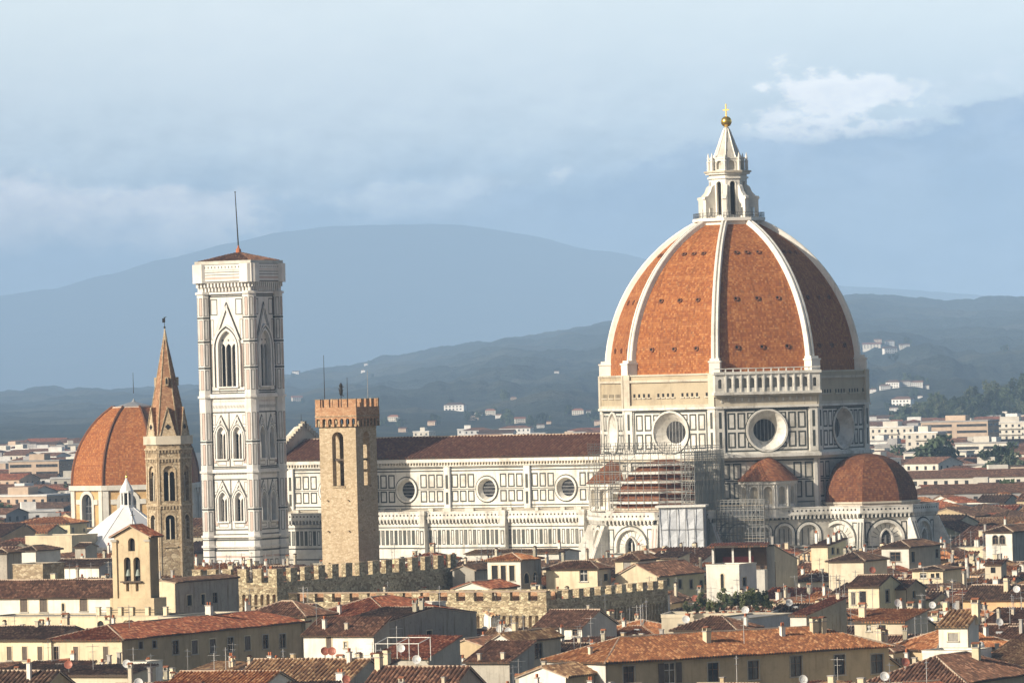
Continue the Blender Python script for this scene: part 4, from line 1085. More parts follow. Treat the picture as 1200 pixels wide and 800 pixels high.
for fr, o1, o2 in louv:
    mb = MB(); pane(mb, fr, o1, -.75, 'dark_void'); mb.tube(fr((o1[0] + o1[1]) / 2, 33.0, -.3), fr((o1[0] + o1[1]) / 2, 37.8, -.3), .14, n=6, mat='marble_old')
    frd = lambda u, z, d=0, fr=fr: fr(u, z, d - .35); cc = (o1[0] + o1[1]) / 2
    wall(mb, frd, o1[0], o1[1], 37.2, 39.6, [(o1[0] + .08, cc - .1, 37.2, 38.5, 'arch'), (cc + .1, o1[1] - .08, 37.2, 38.5, 'arch')], .15, 'stone_fine')
    mb.build('belfry_window', ST)
    mb = MB(); pane(mb, fr, o2, -.75, 'dark_void'); mb.tube(fr((o2[0] + o2[1]) / 2, 25.8, -.3), fr((o2[0] + o2[1]) / 2, 29.6, -.3), .12, n=6, mat='marble_old'); mb.build('window', ST)
mb = MB(); sb = ngon(3.85, 6, OFF); tip = (-.1, 0, 65.0)
for i in range(6):
    p, q = sb[i], sb[(i + 1) % 6]; mb.poly([(*p, 45.2), (*q, 45.2), tip], 'brick_spire'); mb.tube((*p, 45.2), tip, .16, .09, 5, 'stone_tan')
mb.tube((0, 0, 63.2), (-.1, 0, 65.4), .42, .1, 8, 'stone_fine')
SPI = mb.build('spire', ST)
for i in range(6):
    fr, L = frame2(sb[i], sb[(i + 1) % 6]); c_ = L / 2; mb = MB()
    A, B, C_ = (c_ - 1.5, 45.2), (c_ + 1.5, 45.2), (c_, 50.6)
    mb.poly([fr(*A, .35), fr(*B, .35), fr(*C_, .1)], 'stone_fine')
    for p, q in ((A, C_), (B, C_)): mb.poly([fr(*p, .45), fr(*q, .25), fr(q[0], q[1], -2.6), fr(p[0], p[1], -.6)], 'brick_spire'); mb.tube(fr(*p, .4), fr(*q, .2), .13, .1, 5, 'stone_tan')
    for k_ in range(4): a = k_ * pi / 2; pc = (c_ + .24 * cos(a), 46.9 + .24 * sin(a)); mb.poly([fr(pc[0] + .26 * cos(2 * pi * j / 8), pc[1] + .26 * sin(2 * pi * j / 8), .36) for j in range(8)], 'dark_void')
    mb.build('gable', SPI)
    if i % 2 == 0:
        mb = MB(); mb.fbox(lambda u, z, d=0, fr=fr: fr(u, z, d - 1.35), c_ - .3, c_ + .3, 54.6, 56.2, -.6, .5, 'stone_fine'); mb.poly([fr(c_ - .2, 54.9, -.84), fr(c_ + .2, 54.9, -.84), fr(c_ + .2, 55.8, -.84), fr(c_, 56.1, -.84), fr(c_ - .2, 55.8, -.84)], 'dark_void'); mb.build('lucarne', SPI)
mb = MB(); mb.tube((-.1, 0, 65), (-.15, 0, 67.6), .06, .04); mb.ball((-.1, 0, 65.6), .22, 'iron', 8); mb.box(-.5, -.05, 66.5, .05, .05, 67.3, 'iron'); mb.tube((-.15, 0, 67.3), (.3, 0, 67.6), .12, .03); mb.build('weather_vane', ST)

# ------------------------------------------------------------------ second dome behind the spire
lp_ = P(159, 560, 1650)
SL = thing('domed_chapel', 'ochre octagonal chapel with orange tiled dome and white framed arched windows', 'church', (lp_.x, lp_.y, 0))
OF8 = radians(-26 - 90); mb = MB(); dp = ngon(18.9, 8, OF8); wn = []
for i in range(8):
    fr, L = frame2(dp[i], dp[(i + 1) % 8]); c_ = L / 2; op = (c_ - 2.3, c_ + 2.3, 15.0, 24.6, 'arch')
    wall(mb, fr, 0, L, 0, 26.4, [op], 1.1, 'ochre_wall', 'white'); moulding(mb, fr, op, 1.0, .45, 'white'); wn.append((fr, op))
    mb.fbox(fr, op[0] - 1.5, op[1] + 1.5, 13.2, 14.8, 0, .6, 'white')
    for e in (0, L - 2.2): mb.fbox(fr, e + (0 if e == 0 else .6), e + (1.6 if e == 0 else 2.2), 0, 26.4, 0, .5, 'white')
    for u0, u1 in ((2.2, c_ - 3.3), (c_ + 3.3, L - 2.2)): mb.fbox(fr, u0, u1, 21.6, 23.0, 0, .4, 'white')
mb.prism(ngon(19.9, 8, OF8), 25.6, 27.0, 'white', True, True)
DR = mb.build('drum', SL)
for fr, op in wn:
    mb = MB(); pane(mb, fr, op, -1.0, 'glass_dark'); c_ = (op[0] + op[1]) / 2
    for u in (-.8, .8): mb.fbox(fr, c_ + u - .06, c_ + u + .06, 15, 23.6, -.98, -.9, 'lead')
    for z in (17, 19, 21): mb.fbox(fr, op[0], op[1], z, z + .1, -.98, -.9, 'lead')
    mb.build('window', DR)
mb = MB(); rr = lambda h: sqrt(max(0, 26.0 ** 2 - h * h)) - 7.2; n = 12; hs = [22.3 * i / n for i in range(n + 1)]
for i in range(8):
    a0 = OF8 + i * pi / 4; a1 = a0 + pi / 4; arc = 0
    for h0, h1 in zip(hs, hs[1:]):
        r0, r1 = rr(h0), rr(h1); l = sqrt((r0 - r1) ** 2 + (h1 - h0) ** 2); w0, w1 = r0 * .38, r1 * .38; o = i * 40
        mb.poly([(r0 * cos(a0), r0 * sin(a0), 27 + h0), (r0 * cos(a1), r0 * sin(a1), 27 + h0), (r1 * cos(a1), r1 * sin(a1), 27 + h1), (r1 * cos(a0), r1 * sin(a0), 27 + h1)], 'tile_dome', [(o - w0, arc), (o + w0, arc), (o + w1, arc + l), (o - w1, arc + l)]); arc += l
D2 = mb.build('dome', SL)
for i in range(8):
    a = OF8 + i * pi / 4; mb = MB()
    for h0, h1 in zip(hs, hs[1:]): mb.tube((rr(h0) + .1, 0, 27 + h0), (rr(h1) + .1, 0, 27 + h1), .4, .4, 5, 'tile_dome_dark', False)
    mb.build('rib', D2, rz=a)
mb = MB(); mb.prism(ngon(6.6, 8, OF8), 47.6, 49.2, 'white', True, True); mb.lathe([(5.6, 49.2), (4.2, 49.7), (2.2, 50.2), (.8, 50.5), (.3, 51.0), (.05, 51.6)], 8, (0, 0, 0), 'lead', off=OF8); mb.tube((0, 0, 53), (0, 0, 59), .12, .05); mb.build('cap', SL)

# ------------------------------------------------------------------ baptistery: white pyramid roof
bp_ = P(149, 600, 1420)
BA = thing('baptistery', 'white eight-sided pyramid roof with a small columned lantern on top', 'baptistery', (bp_.x, bp_.y, 0))
OB = radians(-50 - 90 + 22.5); mb = MB(); bpnt = ngon(14.2, 8, OB)
mb.prism(bpnt, 0, 15.5, 'marble'); mb.prism(ngon(14.7, 8, OB), 14.8, 15.6, 'marble', True, True); mb.build('wall', BA)
mb = MB(); t_ = ngon(1.5, 8, OB)
for i in range(8):
    p, q, r_, s_ = bpnt[i], bpnt[(i + 1) % 8], t_[(i + 1) % 8], t_[i]
    mb.poly([(p[0] * 1.02, p[1] * 1.02, 15.6), (q[0] * 1.02, q[1] * 1.02, 15.6), (*r_, 25.2), (*s_, 25.2)], 'roof_white'); mb.tube((p[0] * 1.02, p[1] * 1.02, 15.6), (*s_, 25.2), .2, .12, 5, 'roof_white')
mb.build('roof', BA)
mb = MB(); lp8 = ngon(1.45, 8, OB); mb.prism(ngon(1.7, 8, OB), 25.1, 25.6, 'roof_white', True, True)
for p in lp8: mb.tube((*p, 25.6), (*p, 28.6), .2, n=6, mat='roof_white')
mb.prism(ngon(.9, 8, OB), 25.6, 28.6, 'dark_void'); mb.prism(ngon(1.75, 8, OB), 28.6, 29.1, 'roof_white', True, True)
mb.lathe([(1.7, 29.1), (1.2, 30.2), (.6, 31.2), (.25, 32.0), (.2, 32.3)], 8, (0, 0, 0), 'roof_white'); mb.ball((0, 0, 32.6), .35, 'gold', 8); mb.tube((0, 0, 32.8), (0, 0, 34), .06, mat='gold'); mb.build('lantern', BA)

# ------------------------------------------------------------------ bell gable of the small church
gp = P(160, 650, 905)
k_ = F_PX / 905
BG = thing('bell_gable', 'cream plastered bell gable with three arched openings under small tiled roof', 'bell gable', (gp.x, gp.y, 0), TH)
zc = lambda y, x=160: P(x, y, 905).z
mb = MB(); W_ = 3.15; Dp = 2.9; zE = zc(628); zA = zc(616); zB = zc(652)
fr = frame(-W_, -Dp / 2, 0)
ops = [(W_ - 1.5, W_ - .25, zc(680), zB, 'arch'), (W_ + .25, W_ + 1.5, zc(680), zB, 'arch'), (W_ - .62, W_ + .62, zc(645), zc(629.5), 'arch'), (W_ - 1.2, W_ - .65, zc(692), zc(682), 'rect'), (W_ + .55, W_ + 1.1, zc(692), zc(682), 'rect')]
for fr_, t in ((fr, 1), (frame(W_, Dp / 2, pi), 1)):
    wall(mb, fr_, 0, 2 * W_, zc(700), zE, ops, .7, 'church_plaster')
    mb.poly([fr_(0, zE), fr_(2 * W_, zE), fr_(W_, zA)], 'church_plaster')
mb.box(-W_, -Dp / 2, zc(700), -W_, Dp / 2, zE, 'church_plaster'); mb.box(W_, -Dp / 2, zc(700), W_, Dp / 2, zE, 'church_plaster')
mb.box(-W_ - .9, -Dp / 2 - .3, 0, W_ + .9, Dp / 2 + .6, zc(700), 'church_plaster')
for e in (-.3, 2 * W_ - .5): mb.fbox(fr, e, e + .8, zc(700), zc(633), 0, .28, 'church_plaster'); mb.fbox(fr, e - .15, e + .95, zc(634), zc(631.5), 0, .45, 'trim_stone')
mb.fbox(fr, W_ - 1.9, W_ + 1.9, zc(681.5), zc(680), 0, .6, 'dark_wood')
WL = mb.build('wall', BG)
mb = MB()
for op in ops: pane(mb, fr, op, -.68, 'dark_void')
mb.build('opening', BG)
for u in (W_ - .88, W_ + .88): mb = MB(); mb.lathe([(.48, 0), (.4, .2), (.28, .7), (.2, .95), (.05, 1.05)], 10, fr(u, zc(674), -.35), 'copper_green'); mb.build('bell', BG)
mb = MB(); e = W_ + .75; rise = zA - zE + .25; Sx = sqrt(e * e + rise * rise)
slope(mb, (-e, Dp / 2 + .5, zE - .1), (0, -1, 0), (e / Sx, 0, rise / Sx), Dp + 1.0, Sx, 0, 0, 'tile_red', .42)
slope(mb, (e, -Dp / 2 - .5, zE - .1), (0, 1, 0), (-e / Sx, 0, rise / Sx), Dp + 1.0, Sx, 0, 0, 'tile_red', .42)
ridge_cap(mb, (0, -Dp / 2 - .5, zE - .05 + rise), (0, Dp / 2 + .5, zE - .05 + rise)); mb.build('roof', BG)
mb = MB(); zt = zE + rise; mb.tube((0, -.9, zt), (0, -.9, zt + 2.2), .06, mat='iron'); mb.box(-.4, -.94, zt + 1.4, .4, -.86, zt + 1.5, 'iron'); mb.build('cross', BG)

# ------------------------------------------------------------------ crenellated palace: two ranges of battlemented wall
def rampart(label, corner_px, py, Y, xl, xr, lit, dark, roofz, arc_lit=True, arc_dark=False, stone='stone_rough', beam=False):
    c0 = P(corner_px, py, Y); k_ = F_PX / Y; L1 = (corner_px - xl) / k_ / cos(TH); L2 = (xr - corner_px) / k_ / cos(TH + pi / 2); zt = c0.z
    t = thing('crenellated_palace', label, 'palace', (c0.x, c0.y, 0), TH)
    mb = MB(); f1, f2 = frame(-L1, 0, 0), frame(0, 0, pi / 2)
    mh, m1, g1, m2, g2 = lit[0], lit[1], lit[2], dark[0], dark[1]; zb = zt - mh
    for fr, L, arc in ((f1, L1, arc_lit), (f2, L2, arc_dark)):
        if arc:
            n = int(L / 1.15); st = L / n; za = zb - arc[1]
            ops = [((i + .5) * st - .34, (i + .5) * st + .34, za - 1.9, za, 'arch') for i in range(n)]
            wall(mb, fr, 0, L, za - 2.0, zb, ops, .55, stone, 'stone_fine'); fri = lambda u, z, d=0, fr=fr: fr(u, z, d - .55)
            wall(mb, fri, 0, L, 0, za, [], .1, 'stone_fine')
            for i in range(n + 1): u = min(L - .22, max(.22, i * st)); mb.fbox(fr, u - .2, u + .2, za - 2.7, za - 1.95, -.55, -.15, 'stone_fine')
        else: wall(mb, fr, 0, L, 0, zb, [], .3, stone)
        mb.fbox(fr, 0, L, zb - .9, zb - .75, 0, .1, 'stone_fine')
        fri = lambda u, z, d=0, fr=fr: fr(u, z, d - .9); wall(mb, fri, 0, L, zb - 2.5, zb, [], .1, 'brick_red')
        mb.poly([fr(0, zb), fr(L, zb), fr(L, zb, -.9), fr(0, zb, -.9)], stone)
    b0, b1, b2, b3 = (-L1, 0), (0, 0), (0, L2), (-L1, L2)
    frb, Lb = frame2(b2, b3); wall(mb, frb, 0, Lb, 0, zb, [], .1, stone); frl, Ll = frame2(b3, b0); wall(mb, frl, 0, Ll, 0, zb, [], .1, stone)
    W = mb.build('wall', t)
    for fr, L, mw, gw in ((f1, L1, m1, g1), (f2, L2, m2, g2)):
        n = int((L - mw) / (mw + gw)) + 1; st = (L - mw) / max(1, n - 1); me = None
        for i in range(n):
            p = fr(i * st + mw / 2, zb, -.45)
            if me is None:
                mb = MB(); mb.box(-mw / 2, -.44, 0, mw / 2, .44, mh, stone); mb.box(-mw / 2 - .05, -.5, mh, mw / 2 + .05, .5, mh + .12, 'stone_fine'); o = mb.build('merlon', t); me = o.data
            else: o = link('merlon', me, t)
            o.location = p; o.rotation_euler = (0, 0, 0 if fr is f1 else pi / 2)
        if beam and fr is f1:
            mb = MB(); mb.fbox(fr, -.1, L + .1, zt + .13, zt + .3, -1.1, .15, 'mortar'); mb.fbox(fr, 0, L, zb, zt + .1, -3.2, -3.0, 'brick_red'); mb.build('wall_walk_roof', t)
    # roof inside the battlements
    mb = MB(); e = min(L1, L2) / 2; rise = roofz
    ins = 2.2; wx, wy = L1 - 2 * ins, L2 - 2 * ins; hw = wx / 2 if wx < wy else wy / 2; Sx = sqrt(hw * hw + rise * rise); zr = zb - 1.2
    cs = [(-L1 + ins, ins), (-ins, ins), (-ins, L2 - ins), (-L1 + ins, L2 - ins)]
    for i in range(4):
        p, q = cs[i], cs[(i + 1) % 4]; L = sqrt((q[0] - p[0]) ** 2 + (q[1] - p[1]) ** 2); ux = ((q[0] - p[0]) / L, (q[1] - p[1]) / L, 0); vx = (-ux[1], ux[0])
        slope(mb, (p[0], p[1], zr), ux, (vx[0] * hw / Sx, vx[1] * hw / Sx, rise / Sx), L, Sx, hw, hw, 'tile_red', .5)
    mb.build('roof', t)
    return t
rampart('crenellated stone palace wing, one wall sunlit and one dark, at the sandy tower foot', 324, 667, 960, 222, 531, (2.2, 1.65, 1.0), (2.3, 2.4), .5, (1, 1.9), False, 'stone_rough')
rampart('long low crenellated palace range with rough buff stone and a row of small corbel arches', 640, 694, 900, 332, 790, (1.25, 1.55, 1.6), (1.6, 2.0, 1.8), .45, (1, 2.3), (1, 2.2), 'stone_rough', True)
# ------------------------------------------------------------------ scaffolding on the cathedral
def scaffold(label, x0, x1, y0, y1, z0, z1, nx, ny, nz, boards=(), r=.075, mat='pole_steel', name='scaffolding'):
    """pole scaffold in the cathedral's own axes"""
    c = cworld((x0 + x1) / 2, (y0 + y1) / 2); t = thing(name, label, 'scaffolding', (c[0], c[1], 0), THC, 'scaffolding on the cathedral')
    hx, hy = (x1 - x0) / 2, (y1 - y0) / 2; mb = MB()
    xs = [-hx + 2 * hx * i / nx for i in range(nx + 1)]; ys = [-hy + 2 * hy * i / ny for i in range(ny + 1)]; zs = [z0 + (z1 - z0) * i / nz for i in range(1, nz + 1)]
    for x in xs:
        for y in ys:
            if x in (xs[0], xs[-1]) or y in (ys[0], ys[-1]): mb.tube((x, y, z0), (x, y, z1 + .4), r, n=4, mat=mat, caps=False)
    for z in zs:
        for dz in (0, .5):
            for y in (ys[0], ys[-1]): mb.tube((-hx, y, z + dz), (hx, y, z + dz), r * .8, n=4, mat=mat, caps=False)
            for x in (xs[0], xs[-1]): mb.tube((x, -hy, z + dz), (x, hy, z + dz), r * .8, n=4, mat=mat, caps=False)
    for i in range(nz):
        za, zb = ([z0] + zs)[i], zs[i]; j = i % nx; mb.tube((xs[j], -hy, za), (xs[j + 1], -hy, zb), r * .8, n=4, mat=mat, caps=False)
    mb.build('pole_frame', t)
    for z in boards:
        mb = MB(); mb.box(-hx, -hy, z, hx, -hy + 1.1, z + .09, 'scaffold_board'); mb.box(hx - 1.1, -hy + 1.1, z, hx, hy, z + .09, 'scaffold_board'); mb.box(-hx, -hy + 1.1, z, -hx + 1.1, hy, z + .09, 'scaffold_board'); mb.build('plank_walkway', t)
    return t
s1 = scaffold('pole scaffold with plank rings wrapped around the tribune dome left of centre', -12.5, 11.5, -43.0, -27.5, 24.6, 36.6, 12, 7, 6, (29.0, 33.0))
prof_r = lambda z: 11.6 * cos(asin(min(1.0, max(0, (z - 24.9) / 10.6)) ** (1 / 1.05))) ** .92
for z in (26.0, 28.2, 30.4, 32.4, 34.2):
    mb = MB(); r0 = prof_r(z - .2) + .1; a, b_ = ngon(r0, 8, pi / 8, (.5, 4.25)), ngon(r0 + 1.1, 8, pi / 8, (.5, 4.25))
    for i in range(8):
        j = (i + 1) % 8
        for zz, q in ((z, (a[i], a[j], b_[j], b_[i])), (z + .12, (a[i], a[j], b_[j], b_[i]))): mb.poly([(*p, zz) for p in q], 'scaffold_board')
        mb.poly([(*b_[i], z), (*b_[j], z), (*b_[j], z + .5), (*b_[i], z + .5)], 'white_paint')
    mb.build('plank_walkway', s1)
mb = MB()
for i in range(41):
    x = -12.5 + i * .6; mb.tube((x + .5 - .0, -8, 36.8), (x + .5, -8, 39.6 - .25 * (i % 3)), .06, n=3, mat='pole_steel', caps=False)
for k_ in range(5): mb.tube((-12, -8, 37 + k_ * .6), (12, -8, 37 + k_ * .6), .06, n=3, mat='pole_steel', caps=False)
for i in range(20): x = -12 + i * 1.2; mb.tube((x, -8, 36.8), (x + 1.2, -8, 39.2), .06, n=3, mat='pole_steel', caps=False)
mb.build('lattice_guard', s1)
s2 = scaffold('tall netted scaffold tower between the two tribunes under the drum', 11.8, 15.2, -44.0, -31.0, 8.0, 38.0, 3, 8, 15, (20, 26, 31))
mb = MB()
for i in range(10):
    for j in range(12):
        q = lambda a, b_: (1.62 + .12 * sin(a * 1.7 + b_), -6.4 + 12.8 * a / 10, 8.5 + 29.0 * b_ / 12)
        mb.poly([q(i, j), q(i + 1, j), q(i + 1, j + 1), q(i, j + 1)], 'shade_net')
mb.build('shade_net', s2)  # net added to the tower to cast shade on the wall beyond
scaffold('dense scaffold in front of the shaded lower chapel wall left of the half-round chapel', 17.0, 29.0, -38.0, -35.9, 6.0, 26.0, 12, 1, 11, (10, 14, 18, 22, 25.2), .085)
w0, w1 = P(774, 600, 1250), P(826, 600, 1250)
t = thing('scaffold_enclosure', 'tall box of pale blue-grey sheeting hung over scaffold beside the tribune', 'sheeting', ((w0.x + w1.x) / 2, 1252, 0), radians(-8))
mb = MB(); hw = (w1.x - w0.x) / 2; zt = P(800, 594, 1250).z
NX, NZ = 5, 9
def tp(i, j, y):
    return (-hw + 2 * hw * i / NX, y + .18 * sin(i * 2.1 + j * 1.3), 4 + (zt - 4) * j / NZ)
for i in range(NX):
    for j in range(NZ): mb.poly([tp(i, j, -2.5), tp(i + 1, j, -2.5), tp(i + 1, j + 1, -2.5), tp(i, j + 1, -2.5)], 'tarp_sheet')
mb.box(-hw, -2.2, 4, -hw, 3.5, zt, 'tarp_sheet'); mb.box(hw, -2.2, 4, hw, 3.5, zt, 'tarp_sheet'); mb.box(-hw, -2.2, zt - .1, hw, 3.5, zt, 'tarp_sheet')
mb.build('sheet', t)
mb = MB()
for i in range(NX + 1): mb.tube((-hw + 2 * hw * i / NX, -2.85, 4), (-hw + 2 * hw * i / NX, -2.85, zt), .08, n=4, mat='pole_steel')
for j in range(1, NZ, 2): mb.tube((-hw, -2.85, 4 + (zt - 4) * j / NZ), (hw, -2.85, 4 + (zt - 4) * j / NZ), .06, n=4, mat='pole_steel')
mb.build('pole_frame', t)
mb = MB(); mb.box(-hw - .8, -3.2, zt, hw + .6, 3.8, zt + .45, 'white_paint'); mb.build('cover_board', t)

# ------------------------------------------------------------------ houses
KEEP = []       # (x0, y0, x1, y1, Y, cx, cy, radius) picture areas that nearer filler houses must leave open
WIN_CACHE = {}
def window_parts(w_, h_, st):
    """meshes of one window, origin at the middle of the sill on the wall face: frame, pane, shutter or None"""
    key = (round(w_, 1), round(h_, 1), st)
    if key in WIN_CACHE: return WIN_CACHE[key]
    w_, h_ = key[0], key[1]; fr = frame(-w_ / 2, 0, 0); kd = 'arch' if st in 'aA' else 'rect'; op = (0, w_, 0, h_, kd)
    fm = MB(); pm = MB(); sm = None
    moulding(fm, fr, op, .14, .05, 'trim_stone' if st in 'dgoA' else 'cream')
    fm.fbox(fr, -.2, w_ + .2, -.16, 0, 0, .14, 'trim_stone')
    pane(pm, fr, op, -.2, 'dark_void' if st in 'na' else 'glass_dark')
    if st not in 'na':
        mt = 'white_paint' if st in 'wo' else 'brown_wood'
        for u in (0, w_ / 2 - .04, w_ - .08): fm.fbox(fr, u, u + .08, 0, h_ - (.35 if kd == 'arch' else 0), -.19, -.1, mt)
        for z in (0, h_ * .62, h_ - .08): fm.fbox(fr, 0, w_, z, z + .08, -.19, -.11, mt)
    if st in 'sgoG':
        sm = MB(); mt = {'s': 'shutter_brown', 'g': 'shutter_green', 'o': 'shutter_brown', 'G': 'shutter_grey'}[st]
        leaf = ((0.02, w_ / 2 - .01), (w_ / 2 + .01, w_ - .02)) if st in 'sgG' else ((-w_ * .5 - .08, -.08), (w_ + .08, w_ * 1.5 + .08))
        d0, d1 = (-.1, -.05) if st in 'sgG' else (.06, .11)
        for a, b_ in leaf:
            sm.fbox(fr, a, b_, .02, h_ - .02, d0, d1, mt)
            for i in range(int(h_ / .16)): z = .08 + i * .16; sm.fbox(fr, a + .07, b_ - .07, z, z + .07, d1, d1 + .03, mt)
    res = []
    for nm, mb in (('window', fm), ('pane', pm), ('shutter', sm)):
        if mb is None: res.append(None); continue
        o = mb.build(nm); me = o.data; bpy.data.objects.remove(o); res.append(me)
    WIN_CACHE[key] = res
    return res
def add_window(parent, fr_rot, pos, w_, h_, st):
    a, b_, c_ = window_parts(w_, h_, st)
    o = link('window', a, parent, pos, fr_rot); link('pane', b_, o)
    if c_: link('shutter', c_, o)

CH_CACHE = {}
def chimney_mesh(kind):
    if kind in CH_CACHE: return CH_CACHE[kind]
    mb = MB(); h = (1.3, 1.5, .9, 2.0)[kind % 4]; w_ = (.6, .9, .5, .5)[kind % 4]; m_ = ('white', 'cream', 'tan_light', 'white', 'old_render', 'cream', 'grey', 'tan_light', 'tan', 'white', 'cream', 'concrete')[kind % 12]
    mb.box(-w_ / 2, -w_ * .4, -1.2, w_ / 2, w_ * .4, h, m_); mb.box(-w_ / 2 - .08, -w_ * .4 - .08, h, w_ / 2 + .08, w_ * .4 + .08, h + .12, 'concrete')
    if kind % 3 == 0:
        for x in (-w_ / 4, w_ / 4): mb.lathe([(.11, 0), (.13, .35), (.1, .45)], 6, (x, 0, h + .12), 'terracotta')
    elif kind % 3 == 1:
        for x in (-1, 1): mb.box(x * w_ / 2 - .06, -w_ * .4, h + .12, x * w_ / 2 + .06, w_ * .4, h + .5, m_)
        mb.poly([(-w_ / 2 - .1, -w_ * .5, h + .5), (w_ / 2 + .1, -w_ * .5, h + .5), (w_ / 2 + .1, 0, h + .75), (-w_ / 2 - .1, 0, h + .75)], 'tile_red'); mb.poly([(-w_ / 2 - .1, w_ * .5, h + .5), (w_ / 2 + .1, w_ * .5, h + .5), (w_ / 2 + .1, 0, h + .75), (-w_ / 2 - .1, 0, h + .75)], 'tile_red')
    o = mb.build('chimney'); me = o.data; bpy.data.objects.remove(o); CH_CACHE[kind] = me; return me
def antenna_mesh():
    if 'ant' in CH_CACHE: return CH_CACHE['ant']
    mb = MB(); mb.tube((0, 0, -.5), (0, 0, 3.6), .045, n=5, mat='steel'); mb.tube((-.9, 0, 3.3), (.9, 0, 3.3), .03, n=4, mat='steel')
    for i in range(7): x = -.85 + i * .28; mb.tube((x, -.35 + .03 * i, 3.3), (x, .35 - .03 * i, 3.3), .022, n=3, mat='steel')
    mb.tube((-.5, 0, 2.6), (.4, .1, 2.6), .03, n=4, mat='steel')
    for i in range(4): x = -.45 + i * .25; mb.tube((x, -.25, 2.6), (x, .25, 2.6), .022, n=3, mat='steel')
    o = mb.build('antenna'); me = o.data; bpy.data.objects.remove(o); CH_CACHE['ant'] = me; return me
def dish_mesh(red=False):
    key = 'dish' + str(red)
    if key in CH_CACHE: return CH_CACHE[key]
    mb = MB(); m_ = 'dish_red' if red else 'dish_white'
    mb.tube((0, 0, -.6), (0, 0, .9), .05, n=5, mat='steel')
    pr = [(.02, 0), (.3, .04), (.52, .13), (.56, .13), (.3, .0), (.02, -.05)]
    vs = MB(); vs.lathe(pr, 14, (0, 0, 0), m_)
    q = Vector((.15, -.95, .3)).to_track_quat('Z', 'Y').to_matrix()
    vs.v = [tuple(q @ Vector(p) + Vector((0, -.15, 1.0))) for p in vs.v]
    mb.mesh(vs.v, vs.f, m_); mb.tube((0, -.2, .8), (.1, -.8, 1.05), .03, n=4, mat='steel')
    o = mb.build('satellite_dish'); me = o.data; bpy.data.objects.remove(o); CH_CACHE[key] = me; return me

